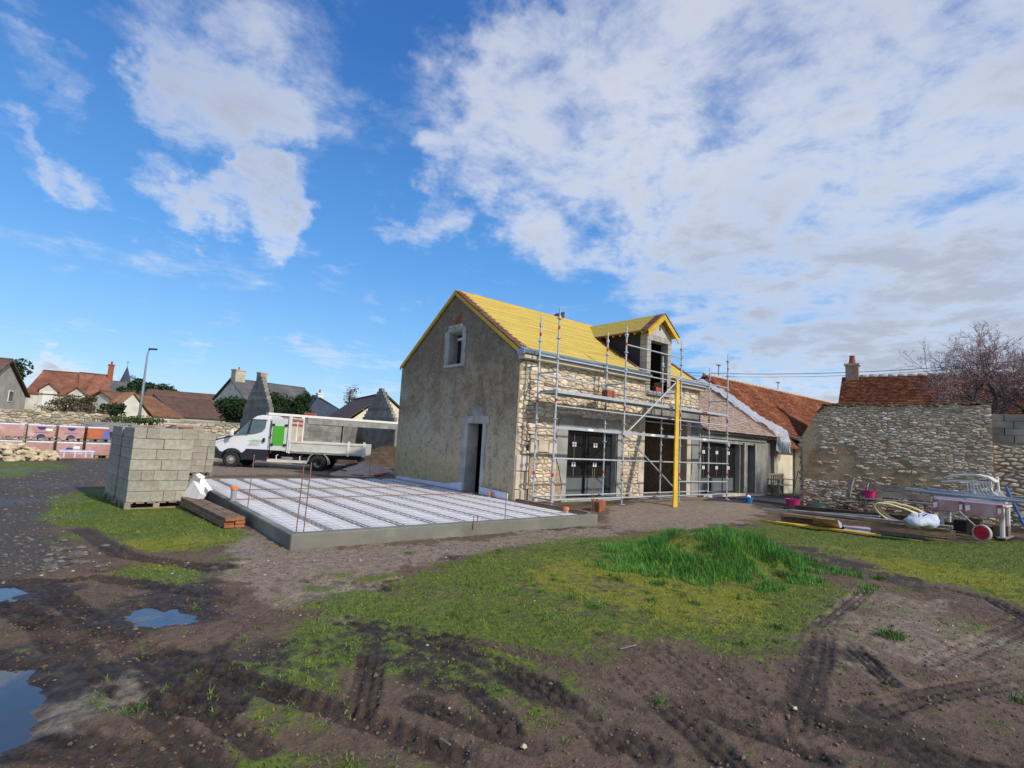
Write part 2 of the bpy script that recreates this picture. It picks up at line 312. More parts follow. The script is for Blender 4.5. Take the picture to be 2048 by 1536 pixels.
# ---- voronoi rubble
def clip(poly, nx, ny, d):
    out = []; n = len(poly)
    for i in range(n):
        a, b = poly[i], poly[(i + 1) % n]; da = nx * a[0] + ny * a[1] - d; db = nx * b[0] + ny * b[1] - d
        if da <= 0: out.append(a)
        if (da < 0 < db) or (db < 0 < da): t = da / (da - db); out.append((a[0] + (b[0] - a[0]) * t, a[1] + (b[1] - a[1]) * t))
    return out
def rubble(u0, u1, v0, v1, w, h, holes, seed, topf=None, jit=.42, drop=None, botf=None):
    """irregular stone outlines filling a wall face, keeping clear of holes (u0,u1,v0,v1)"""
    rnd = random.Random(seed); k = w / h; pts = []; v = v0 - h
    while v < v1 + h:
        u = u0 - w * rnd.uniform(.2, 1.5)
        hh = h * rnd.uniform(.75, 1.25)
        while u < u1 + 2 * w:
            pts.append((u + rnd.uniform(-jit, jit) * w, v + rnd.uniform(-jit, jit) * h)); u += w * rnd.choice((.55, .8, 1., 1.2, 1.6))
        v += hh
    P = np.array(pts) * np.array([1., k]); out = []
    for i, (pu, pv) in enumerate(pts):
        if not (u0 < pu < u1 and v0 < pv < v1): continue
        if any(a - .0 < pu < b and c < pv < d for a, b, c, d in holes): continue
        if topf and pv > topf(pu) - .03: continue
        d2 = ((P - P[i]) ** 2).sum(1); idx = np.argsort(d2)[1:20]
        poly = [(pu - 2 * w, pv - 3 * h), (pu + 2 * w, pv - 3 * h), (pu + 2 * w, pv + 3 * h), (pu - 2 * w, pv + 3 * h)]
        for j in idx:
            qu, qv = pts[j]; nx = qu - pu; ny = (qv - pv) * k * k; mx, my = (pu + qu) / 2, (pv + qv) / 2; poly = clip(poly, nx, ny, nx * mx + ny * my)
            if len(poly) < 3: break
        for (nx, ny, d) in ((-1, 0, -u0), (1, 0, u1), (0, -1, -v0), (0, 1, v1)): poly = clip(poly, nx, ny, d)
        if topf: poly = [(a, min(b, topf(a))) for a, b in poly]
        for (a, b, c, d) in holes:
            if not poly: break
            us = [p[0] for p in poly]; vs = [p[1] for p in poly]
            if max(us) > a and min(us) < b and max(vs) > c and min(vs) < d:
                gaps = [(pu - b, (-1, 0, -b)), (a - pu, (1, 0, a)), (pv - d, (0, -1, -d)), (c - pv, (0, 1, c))]; poly = clip(poly, *max(gaps)[1])
        if len(poly) < 3: continue
        A = abs(sum(poly[q][0] * poly[(q + 1) % len(poly)][1] - poly[(q + 1) % len(poly)][0] * poly[q][1] for q in range(len(poly)))) / 2
        if A < w * h * .12: continue
        if drop and drop(pu, pv, rnd): continue
        out.append((A, poly))
    out.sort(key=lambda t: -t[0]); return out
def stone_mesh(m, poly, rnd, F, gap=.012, h=.03):
    """F(u,v,w) -> world; w = proud of the wall"""
    n = len(poly); cu = sum(p[0] for p in poly) / n; cv = sum(p[1] for p in poly) / n
    q = []
    for i in range(n):
        a, b = poly[i], poly[(i + 1) % n]; l = math.hypot(a[0] - b[0], a[1] - b[1])
        if l < .02: q.append(((a[0] + b[0]) / 2, (a[1] + b[1]) / 2)); continue
        q.append((a[0] * .8 + b[0] * .2, a[1] * .8 + b[1] * .2)); q.append((a[0] * .2 + b[0] * .8, a[1] * .2 + b[1] * .8))
    hh = h * rnd.uniform(.5, 1.3); k = len(m.v); n = len(q); tu, tv = rnd.uniform(-.5, .5), rnd.uniform(-.5, .5)
    def ins(p, g):
        du, dv = p[0] - cu, p[1] - cv; L = math.hypot(du, dv) + 1e-6; s_ = max(.3, 1 - g / L); return cu + du * s_, cv + dv * s_
    for (g, w) in ((gap, -.03), (gap * 1.4 + .004, hh * .55), (gap + .03, hh)):
        for p in q:
            u, v = ins(p, g * rnd.uniform(.85, 1.15)); m.v.append(tuple(F(u, v, w + (tu * (u - cu) + tv * (v - cv)) * .22 * (w > 0) + rnd.uniform(-.003, .003))))
    m.v.append(tuple(F(cu, cv, hh * 1.1)))
    for j in range(n):
        b = (j + 1) % n
        for r_ in (0, 1): p = k + r_ * n; m.f.append((p + j, p + b, p + n + b, p + n + j))
        m.f.append((k + 2 * n + j, k + 2 * n + b, k + 3 * n))
def lay_stones(parent, polys, F, m, gap=.012, h=.03, limit=290, seed=1, name='stone', rough=.02):
    rnd = random.Random(seed); rest = MB()
    for i, (A, p) in enumerate(polys):
        if i < limit: s_ = MB(); stone_mesh(s_, p, rnd, F, gap, h); s_.build(name, m, parent)
        else: stone_mesh(rest, p, rnd, F, gap, h)
    if rest.f: tag(rest.build('small_stones', m, parent), kind='stuff')
def strips(m, lines, intervals, F, t0, t1):
    """solid wall of prisms between u-lines; intervals(u_mid) -> [(bottom fn, top fn)]"""
    for a, b in zip(lines[:-1], lines[1:]):
        if b - a < 1e-4: continue
        for lo, hi in intervals((a + b) / 2):
            z = [lo(a), lo(b), hi(b), hi(a)]
            if z[3] - z[0] < .005 and z[2] - z[1] < .005: continue
            m.add([F(a, z[0], t0), F(b, z[1], t0), F(b, z[2], t0), F(a, z[3], t0), F(a, z[0], t1), F(b, z[1], t1), F(b, z[2], t1), F(a, z[3], t1)],
                  [(0, 1, 2, 3), (7, 6, 5, 4), (0, 4, 5, 1), (1, 5, 6, 2), (2, 6, 7, 3), (3, 7, 4, 0)])
def wall(m, u0, u1, zb, topf, holes, F, t0, t1, extra=()):
    ls = sorted(set([u0, u1] + [h[0] for h in holes] + [h[1] for h in holes] + list(extra))); ls = [l for l in ls if u0 <= l <= u1]
    def iv(u):
        segs = [(zb, None)]; hs = sorted([h for h in holes if h[0] < u < h[1]], key=lambda h: h[2]); out = []; cur = zb
        for h in hs:
            if h[2] > cur + 1e-6: out.append((lambda x, c=cur: c, lambda x, c=h[2]: c))
            cur = h[3]
        out.append((lambda x, c=cur: c, lambda x, c=cur: max(c, topf(x)))); return out
    strips(m, ls, iv, F, t0, t1); return m
def tiles(name, m, parent, O, U, V, nu, nv, seed=1, th=.018, lift=.03, keep=None, jit=1.):
    """plain tiles in courses over the slope O + a*U + b*V, as one mesh"""
    rnd = np.random.default_rng(seed); O, U, V = (np.array(q, float) for q in (O, U, V)); Nn = np.cross(U, V); Nn /= np.linalg.norm(Nn)
    if Nn[2] < 0: Nn = -Nn
    a, b = np.meshgrid(np.arange(nu + 1), np.arange(nv)); a = a.ravel().astype(float); b = b.ravel().astype(float)
    a0 = (a - .5 * (b % 2) + rnd.normal(0, .03, a.size)) / nu; a1 = a0 + .93 / nu; a0 = np.clip(a0, 0, 1); a1 = np.clip(a1, 0, 1)
    ok = a1 - a0 > .2 / nu
    if keep is not None: ok &= keep((a0 + a1) / 2, b / nv)
    a0, a1, b = a0[ok], a1[ok], b[ok]; n = a0.size
    b0 = b / nv + rnd.normal(0, .0012 * jit, n); b1 = b0 + 1.15 / nv; li = lift + np.abs(rnd.normal(0, .006 * jit, n)); tw = rnd.normal(0, .004 * jit, n)
    def pt(aa, bb, h): return O + aa[:, None] * U + bb[:, None] * V + h[:, None] * Nn
    z0 = np.zeros(n)
    Vv = np.stack([pt(a0, b0, li - th), pt(a1, b0, li - th + tw), pt(a0, b0, li), pt(a1, b0, li + tw), pt(a0, b1, z0 + .004), pt(a1, b1, z0 + .004)], 1).reshape(-1, 3)
    base = np.arange(n)[:, None] * 6; F = np.concatenate([base + np.array([0, 1, 3, 2]), base + np.array([2, 3, 5, 4])], 0)
    o = npmesh(name, Vv, F, m, parent, 4); return tag(o, kind='stuff')
# ------------------------------------------------------------------ the ground
def vnoise(x, y, seed=0):
    xi = np.floor(x).astype(np.int64); yi = np.floor(y).astype(np.int64); xf = x - xi; yf = y - yi; xf = xf * xf * (3 - 2 * xf); yf = yf * yf * (3 - 2 * yf)
    def h(a, b):
        n = (a * 374761393 + b * 668265263 + seed * 974634777) & 0x7fffffff; n = ((n ^ (n >> 13)) * 1274126177) & 0x7fffffff; return ((n ^ (n >> 16)) & 0xffff) / 65535.
    return (h(xi, yi) * (1 - xf) + h(xi + 1, yi) * xf) * (1 - yf) + (h(xi, yi + 1) * (1 - xf) + h(xi + 1, yi + 1) * xf) * yf
def fbm(x, y, f=1., o=4, seed=0, g=.5):
    a = 1.; t = 0; s_ = 0
    for i in range(o): t = t + a * vnoise(x * f + 17.3 * i, y * f - 9.1 * i, seed + i); s_ += a; a *= g; f *= 2.03
    return t / s_
def px2w(pts, z=0.): return np.array([at(a, b, z)[:2] for a, b in pts])
def sdist(X, Y, P):
    """signed distance to a polygon, positive inside"""
    d = np.full(X.shape, 1e9); ins = np.zeros(X.shape, bool); n = len(P)
    for i in range(n):
        ax, ay = P[i]; bx, by = P[(i + 1) % n]; ex, ey = bx - ax, by - ay; t = np.clip(((X - ax) * ex + (Y - ay) * ey) / (ex * ex + ey * ey + 1e-9), 0, 1)
        d = np.minimum(d, np.hypot(X - ax - t * ex, Y - ay - t * ey)); c = ((ay > Y) != (by > Y)) & (X < (bx - ax) * (Y - ay) / (by - ay + 1e-12) + ax); ins ^= c
    return np.where(ins, d, -d)
def sstep(a, b, x): t = np.clip((x - a) / (b - a), 0, 1); return t * t * (3 - 2 * t)
GRASS = [px2w(p) for p in (
    [(90, 1030), (120, 992), (215, 980), (330, 1010), (470, 1050), (470, 1085), (400, 1105), (250, 1100), (130, 1075)],
    [(250, 1125), (330, 1115), (410, 1140), (400, 1165), (280, 1165)],
    [(640, 1165), (800, 1145), (900, 1118), (1010, 1092), (1250, 1066), (1380, 1058), (1550, 1140), (1700, 1200), (1660, 1280), (1460, 1310), (1280, 1290), (1200, 1330), (1040, 1345), (940, 1300), (860, 1290), (740, 1255), (600, 1220)],
    [(1525, 1040), (1700, 1070), (1900, 1085), (2060, 1085), (2300, 1100), (2500, 1200), (2060, 1205), (1900, 1170), (1750, 1130), (1600, 1100), (1520, 1075)],
    [(0, 925), (100, 928), (160, 935), (60, 958), (-300, 970), (-300, 930)],
    [(790, 1100), (835, 1098), (840, 1112), (800, 1114)],
    [(420, 1330), (640, 1360), (660, 1410), (500, 1400)], [(200, 1400), (310, 1405), (320, 1435), (210, 1430)], [(620, 1235), (760, 1250), (700, 1275), (600, 1260)],
    [(1010, 1330), (1120, 1340), (1110, 1370), (1000, 1360)], [(1480, 1180), (1660, 1190), (1600, 1240)], [(600, 1320), (740, 1300), (760, 1350), (640, 1350)],
    [(1780, 1230), (1960, 1225), (2040, 1300), (1900, 1300)], [(2000, 1380), (2060, 1380), (2060, 1420)], [(1650, 1270), (1760, 1262), (1800, 1300), (1700, 1310)], [(350, 1500), (520, 1480), (560, 1536), (380, 1545)])]
GW = [1., .8, .84, 1.05, .8, .7, .6, .6, .55, .55, .6, .45, .45, .6, .4, .45]
GRAVEL = [px2w(p) for p in ([(-700, 960), (0, 950), (150, 925), (235, 915), (225, 960), (140, 985), (95, 1030), (140, 1080), (185, 1125), (80, 1145), (-100, 1150), (-700, 1160)],)]
SAND = [px2w(p) for p in (
    [(450, 1050), (560, 1080), (590, 1100), (900, 1085), (1190, 1052), (1260, 1010), (1500, 985), (1530, 1035), (1400, 1055), (1250, 1070), (1000, 1098), (900, 1120), (760, 1160), (600, 1155), (470, 1150), (400, 1100)],
    [(560, 1160), (780, 1160), (700, 1185), (640, 1230), (480, 1190)], [(60, 1400), (170, 1390), (230, 1460), (180, 1530), (60, 1500)],
    [(1660, 1180), (1900, 1190), (2060, 1300), (2060, 1400), (1800, 1380), (1660, 1330), (1600, 1250)], [(380, 905), (800, 905), (800, 950), (380, 955)])]
SW = [1., .75, .9, .6, .7]
MOSSY = [px2w(p) for p in ([(1050, 1120), (1300, 1110), (1480, 1180), (1500, 1260), (1300, 1250), (1150, 1200)], [(1540, 1080), (1800, 1110), (2060, 1160), (2060, 1195), (1850, 1160), (1650, 1125)], [(200, 1060), (420, 1090), (380, 1110), (230, 1100)])]
PUD = [px2w(p) for p in ([(258, 1216), (300, 1208), (370, 1210), (398, 1222), (385, 1238), (330, 1246), (285, 1244), (262, 1230)], [(-150, 1330), (0, 1322), (60, 1335), (82, 1370), (78, 1410), (40, 1450), (0, 1480), (-200, 1500)], [(-80, 1178), (20, 1172), (45, 1182), (30, 1192), (-60, 1195)])]
ASPH = [np.array([(6.9, -.9), (9.2, -2.1), (9.7, -2.4), (30, -2.2), (30, .2), (9.8, -.1)])]
TRK = [([(60, 1165), (200, 1152), (420, 1188), (600, 1225), (800, 1272), (930, 1305), (1050, 1370), (1150, 1430), (1290, 1510)], .24),
       ([(80, 1170), (170, 1240), (300, 1330), (450, 1420)], .2), ([(-20, 1190), (90, 1260), (230, 1375), (330, 1450), (420, 1530)], .2), ([(110, 1180), (220, 1245), (370, 1335), (480, 1400)], .13),
       ([(350, 1420), (400, 1350), (450, 1285), (520, 1235), (610, 1188)], .12), ([(1200, 1268), (1310, 1305), (1400, 1375), (1530, 1425), (1700, 1478), (1900, 1525), (2060, 1560)], .22),
       ([(1000, 1325), (1080, 1370), (1160, 1430), (1210, 1500)], .18), ([(1640, 1265), (1630, 1330), (1605, 1400), (1590, 1460)], .2), ([(1740, 1170), (1640, 1250)], .16), ([(1750, 1420), (1880, 1385), (2050, 1360)], .22),
       ([(1900, 1178), (1980, 1198), (2060, 1240)], .2), ([(752, 1275), (740, 1340), (722, 1420)], .16), ([(830, 1405), (950, 1455), (1060, 1500)], .16), ([(360, 1405), (430, 1440), (520, 1500)], .16), ([(1250, 1350), (1340, 1430), (1450, 1530)], .2),
       ([(480, 1130), (640, 1160), (760, 1175)], .3), ([(1270, 1280), (1420, 1330), (1500, 1400), (1640, 1450)], .16), ([(160, 1060), (250, 1110), (430, 1135)], .3), ([(640, 1190), (800, 1155)], .1),
       ([(940, 1385), (1000, 1440), (1010, 1460)], .14), ([(1870, 1330), (1960, 1290), (2060, 1240)], .25), ([(1700, 1290), (1780, 1370)], .14), ([(20, 1480), (160, 1500), (300, 1536)], .3)]
TRK += [([(-20, 1205), (300, 1292), (600, 1392), (920, 1510)], .17), ([(40, 1240), (420, 1345), (740, 1450), (960, 1545)], .17), ([(690, 1238), (1000, 1292), (1320, 1392), (1640, 1520)], .18)]
TRK = [(px2w(p), w) for p, w in TRK]
MC = at(1425, 1118)   # middle of the grassy mound
def near_path(X, Y, P):
    best = np.full(X.shape, 1e9); al = np.zeros(X.shape); sd = np.zeros(X.shape); acc = 0.
    for (ax, ay), (bx, by) in zip(P[:-1], P[1:]):
        ex, ey = bx - ax, by - ay; l = math.hypot(ex, ey); t = np.clip(((X - ax) * ex + (Y - ay) * ey) / (l * l), 0, 1); dx, dy = X - ax - t * ex, Y - ay - t * ey; d = np.hypot(dx, dy)
        m = d < best; best = np.where(m, d, best); al = np.where(m, acc + t * l, al); sd = np.where(m, np.sign(ex * dy - ey * dx) * d, sd); acc += l
    return best, al, sd
def ground(X, Y, fine=True):
    """height and the masks that say what lies where"""
    big = fbm(X, Y, .35, 4, 3) - .5; med = fbm(X, Y, 1.3, 4, 11) - .5; sm = fbm(X, Y, 6., 4, 23) - .5
    z = .05 * big
    near = sstep(-3.2, -1.2, Y) * sstep(-.5, 1., X) * sstep(0, 1, 1 - np.clip((Y - 30) / 30, 0, 1))
    back = sstep(5.2, 7., Y)
    z = z * (1 - .6 * np.maximum(near, back)) + .12 * near * (1 - sstep(7, 10, X) * .4) + .05 * back
    far = sstep(26, 60, np.hypot(X + 8, Y + 10)); z = z - far * .2
    jit = med * 1.5 + sm * .9
    def reg(polys, wts, amp, soft):
        r = np.zeros(X.shape)
        for P, w in zip(polys, wts): r = np.maximum(r, w * sstep(-soft, soft, sdist(X, Y, P) + jit * amp))
        return r
    g = reg(GRASS, GW, .75, .38); gv = reg(GRAVEL, [1.], .6, .3); sa = reg(SAND, SW, .8, .5); mo = reg(MOSSY, [1.] * 3, 1.4, .7); aspm = reg(ASPH, [1.], .15, .15)
    farg = sstep(18, 26, np.hypot(X + 6, Y + 3)); g = np.maximum(g, farg * .75 * (1 - sa)); 
    r = np.hypot((X - MC.x) * .8 + (Y - MC.y) * .35, (Y - MC.y) * .95 - (X - MC.x) * .3) * (1 + .5 * (fbm(X, Y, .9, 3, 41) - .5))
    mound = sstep(1.35, .1, r); z = z + mound * .40 + mound * (1 - mound) * .25 * sm; g = np.maximum(g, sstep(1.5, 1.0, r) * 1.1)
    rt = np.zeros(X.shape)
    if fine:
        z = z + .024 * sm * (1 - .6 * gv) + .013 * (fbm(X, Y, 14, 4, 57, .6) - .5) + .006 * sstep(.60, .70, fbm(X, Y, 26, 2, 59))
        for P, w in TRK:
            bx = (X > P[:, 0].min() - 1) & (X < P[:, 0].max() + 1) & (Y > P[:, 1].min() - 1) & (Y < P[:, 1].max() + 1)
            if not bx.any(): continue
            x, y = X[bx], Y[bx]; d, al, sd = near_path(x, y, P); d = d + .07 * (fbm(x, y, 2.5, 3, 71) - .5)
            k = sstep(w * .72, w * .38, d); pat = sstep(.34, .46, fbm(x, y, 1.2, 3, 93) + .14)
            lug = (np.sin((al + np.abs(sd) * .7) * 2 * math.pi / .11) > .0).astype(float) * sstep(.0, .016, np.abs(np.abs(sd) - w * .20) - .006) * (fbm(x, y, 9., 2, 301) > .30)
            br = sstep(.36, .6, fbm(x, y, .9, 3, 211)); rg = sstep(-.1, .3, np.sin(sd / w * 15.)); dz = (-k * .012 + k * pat * lug * .012 - k * rg * .014 + sstep(w * .45, w * .62, d) * sstep(w * 1.0, w * .68, d) * .006) * (.55 + .45 * br); k = k * (.6 + .4 * br)
            z[bx] += dz; rt[bx] = np.maximum(rt[bx], k)
    pn = (fbm(X, Y, .9, 4, 401) - .5) * 1.5 + (fbm(X, Y, 3.1, 4, 411) - .5) * 1.5
    g = np.clip(g * 1.04 + pn * .62 * (1 - .5 * sstep(1.0, 1.1, g)) + .20 * (1 - sa) * (1 - gv) * (1 - aspm), 0, 1.2)
    g = g * (1 - .75 * rt)
    pd_ = np.zeros(X.shape)
    for P in PUD: pd_ = np.maximum(pd_, sstep(-.26, .12, sdist(X, Y, P) + sm * .34 + med * .22))
    rim = np.zeros(X.shape)
    for P in PUD: rim = np.maximum(rim, sstep(-.55, -.05, sdist(X, Y, P) + sm * .4 + med * .3))
    z = z * (1 - .85 * pd_) - .05 * pd_; g = g * (1 - pd_)
    wet = np.clip(rt * .60 + rim * .9 + sstep(-.02, .22, fbm(X, Y, .8, 4, 131) - .49) * .8, 0, 1)
    return z, g, gv, wet, sa, aspm, mo
def axis(lo, hi, step, far_lo, far_hi):
    c = list(np.arange(lo, hi, step)); s_ = step; x = hi
    while x < far_hi: c.append(x); s_ = min(s_ * 1.07, 30); x += s_
    s_ = step; x = lo - step; pre = []
    while x > far_lo: pre.append(x); s_ = min(s_ * 1.07, 30); x -= s_
    return np.array(pre[::-1] + c)
def build_ground():
    xs = axis(-10.2, .6, .0165, -500, 600); ys = axis(-10.2, -1.6, .0165, -300, 700); X, Y = np.meshgrid(xs, ys); nx, ny = len(xs), len(ys)
    z, g, gv, wet, sa, asp, mo = ground(X.ravel(), Y.ravel()); V = np.stack([X.ravel(), Y.ravel(), z], 1)
    i = np.arange(nx * ny).reshape(ny, nx); F = np.stack([i[:-1, :-1], i[:-1, 1:], i[1:, 1:], i[1:, :-1]], -1).reshape(-1, 4)
    o = npmesh('ground', V, F, ground_mat(), None, 4); tag(o, kind='structure'); me = o.data; me.polygons.foreach_set('use_smooth', np.ones(len(me.polygons), bool))
    for nm, ch in (('cover', (g, gv, wet, sa)), ('cover2', (asp, mo, wet * 0, wet * 0))):
        a = me.color_attributes.new(nm, 'FLOAT_COLOR', 'POINT'); a.data.foreach_set('color', np.stack(ch, 1).astype(np.float32).ravel())
def ground_mat():
    M = bpy.data.materials.new('muddy ground'); M.use_nodes = True; nt = M.node_tree; N = nt.nodes; L = nt.links; b = N['Principled BSDF']
    ge = N.new('ShaderNodeNewGeometry'); pos = ge.outputs['Position']
    def att(n): a = N.new('ShaderNodeAttribute'); a.attribute_name = n; s_ = N.new('ShaderNodeSeparateColor'); L.new(a.outputs['Color'], s_.inputs[0]); return a, s_
    a1, s1 = att('cover'); a2, s2 = att('cover2')
    def noise(s, d=8, r=.62):
        n = N.new('ShaderNodeTexNoise'); n.inputs['Scale'].default_value = s; n.inputs['Detail'].default_value = d; n.inputs['Roughness'].default_value = r; L.new(pos, n.inputs['Vector']); return n.outputs[0]
    def m(op, a, b_, c=None):
        n = N.new('ShaderNodeMath'); n.operation = op
        for i, q in enumerate((a, b_, c)):
            if q is None: continue
            if isinstance(q, (int, float)): n.inputs[i].default_value = q
            else: L.new(q, n.inputs[i])
        return n.outputs[0]
    def ramp(f, lo, hi, o=1.):
        r = N.new('ShaderNodeMapRange'); r.interpolation_type = 'SMOOTHSTEP'; L.new(f, r.inputs[0]); r.inputs[1].default_value = lo; r.inputs[2].default_value = hi; r.inputs[4].default_value = o; return r.outputs[0]
    def mix(f, a, b_):
        x = N.new('ShaderNodeMix'); x.data_type = 'RGBA'; L.new(f, x.inputs[0])
        for i, q in ((6, a), (7, b_)):
            if isinstance(q, tuple): x.inputs[i].default_value = (*q, 1)
            else: L.new(q, x.inputs[i])
        return x.outputs[2]
    n1, n2, n3, n4 = noise(1.7), noise(9), noise(38, 5), noise(130, 4)
    mud = mix(ramp(n1, .36, .66), (.084, .056, .038), (.160, .113, .080)); mud = mix(ramp(n3, .42, .58), mud, (.140, .097, .069)); mud = mix(ramp(n2, .53, .62, .65), mud, (.066, .044, .030)); mud = mix(ramp(n4, .55, .62, .6), mud, (.20, .15, .11))
    wetc = mix(ramp(n2, .4, .6), (.034, .023, .017), (.066, .046, .034))
    col = mix(ramp(m('ADD', s1.outputs[2], m('MULTIPLY', m('SUBTRACT', n2, .5), .7)), .25, .75), mud, wetc)
    sand = mix(ramp(n2, .38, .62), (.205, .160, .122), (.29, .232, .175)); sand = mix(ramp(n3, .58, .68), sand, (.15, .115, .088)); sand = mix(ramp(n4, .68, .74), sand, (.46, .42, .36))
    col = mix(ramp(m('ADD', a1.outputs['Alpha'], m('MULTIPLY', m('SUBTRACT', n2, .5), .6)), .30, .75), col, sand)
    grav = mix(ramp(n3, .42, .6), (.056, .048, .042), (.125, .112, .10)); grav = mix(ramp(n2, .5, .62, .6), grav, (.07, .052, .04)); grav = mix(ramp(n4, .60, .68), grav, (.27, .25, .23))
    col = mix(ramp(m('ADD', s1.outputs[1], m('MULTIPLY', m('SUBTRACT', n2, .5), .6)), .3, .7), col, grav)
    aspc = mix(ramp(n4, .5, .66), (.052, .053, .057), (.10, .10, .105)); col = mix(ramp(s2.outputs[0], .3, .7), col, aspc)
    gr = mix(ramp(n2, .36, .64), (.085, .130, .018), (.150, .190, .026)); gr = mix(ramp(n3, .52, .62), gr, (.052, .075, .016)); gr = mix(ramp(n4, .54, .62, .7), gr, (.15, .13, .055)); gr = mix(ramp(m('ADD', s2.outputs[1], m('ADD', m('MULTIPLY', m('SUBTRACT', n1, .5), 1.4), m('MULTIPLY', m('SUBTRACT', n2, .5), 1.2))), .25, 1.0, .75), gr, (.23, .225, .022))
    gfac = ramp(m('ADD', s1.outputs[0], m('ADD', m('MULTIPLY', m('SUBTRACT', n2, .5), 2.2), m('MULTIPLY', m('SUBTRACT', n3, .5), 1.6))), .34, .92)
    col = mix(gfac, col, gr); spk = mix(ramp(n4, .735, .76, .8), col, (.48, .45, .38)); L.new(spk, b.inputs['Base Color'])
    rg = N.new('ShaderNodeMapRange'); L.new(s1.outputs[2], rg.inputs[0]); rg.inputs[3].default_value = .9; rg.inputs[4].default_value = .42; L.new(rg.outputs[0], b.inputs['Roughness'])
    b.inputs['Specular IOR Level'].default_value = .25
    bm = N.new('ShaderNodeBump'); bm.inputs['Distance'].default_value = .026; bm.inputs['Strength'].default_value = 1.
    L.new(m('ADD', m('MULTIPLY', n3, .55), m('ADD', m('MULTIPLY', n4, .25), m('MULTIPLY', n2, .6))), bm.inputs['Height']); L.new(bm.outputs[0], b.inputs['Normal']); return M
build_ground()
def gz(x, y):
    return float(ground(np.array([float(x)]), np.array([float(y)]), False)[0][0])
def gat(px, py):
    p = at(px, py, .05)
    for _ in range(3): p = at(px, py, gz(p.x, p.y))
    return p
def puddles():
    M = bpy.data.materials.new('puddle water'); M.use_nodes = True; b = M.node_tree.nodes['Principled BSDF']; b.inputs['Base Color'].default_value = (.045, .045, .05, 1); b.inputs['Roughness'].default_value = .03; b.inputs['IOR'].default_value = 1.5; b.inputs['Specular IOR Level'].default_value = 1.
    N = M.node_tree.nodes; n = N.new('ShaderNodeTexNoise'); n.inputs['Scale'].default_value = 3.; bm = N.new('ShaderNodeBump'); bm.inputs['Distance'].default_value = .004; M.node_tree.links.new(n.outputs[0], bm.inputs['Height']); M.node_tree.links.new(bm.outputs[0], b.inputs['Normal'])
    for P in PUD:
        c = P.mean(0); Q = c + (P - c) * 1.35; m = MB(); n = len(Q); m.add([(q[0], q[1], -.034) for q in Q], [tuple(range(n))]); o = m.build('puddle', M); tag(o, kind='structure')
puddles()
def blades(name, label, X, Y, Z, H, wid, col1, col2, seed, bend=.6, cat=None):
    r = np.random.default_rng(seed); n = len(X); a = r.uniform(0, 2 * math.pi, n); la = r.uniform(0, 2 * math.pi, n); le = H * bend * r.uniform(.2, 1., n); dx, dy = np.cos(a) * wid * .5, np.sin(a) * wid * .5
    lx, ly = np.cos(la) * le, np.sin(la) * le; z0 = Z - .01
    V = np.stack([np.stack([X - dx, Y - dy, z0], 1), np.stack([X + dx, Y + dy, z0], 1), np.stack([X - dx * .8 + lx * .4, Y - dy * .8 + ly * .4, z0 + H * .6], 1), np.stack([X + dx * .8 + lx * .4, Y + dy * .8 + ly * .4, z0 + H * .6], 1), np.stack([X + lx, Y + ly, z0 + H * .95], 1)], 1).reshape(-1, 3)
    base = np.arange(n)[:, None] * 5; F = np.concatenate([base + np.array([0, 1, 3]), base + np.array([0, 3, 2]), base + np.array([2, 3, 4])], 0)
    o = npmesh(name, V, F, mat(name, col1, col2, 1.4, .7, rv=.3, lo=.4, hi=.6)); o['label'] = label; return tag(o, kind='stuff')
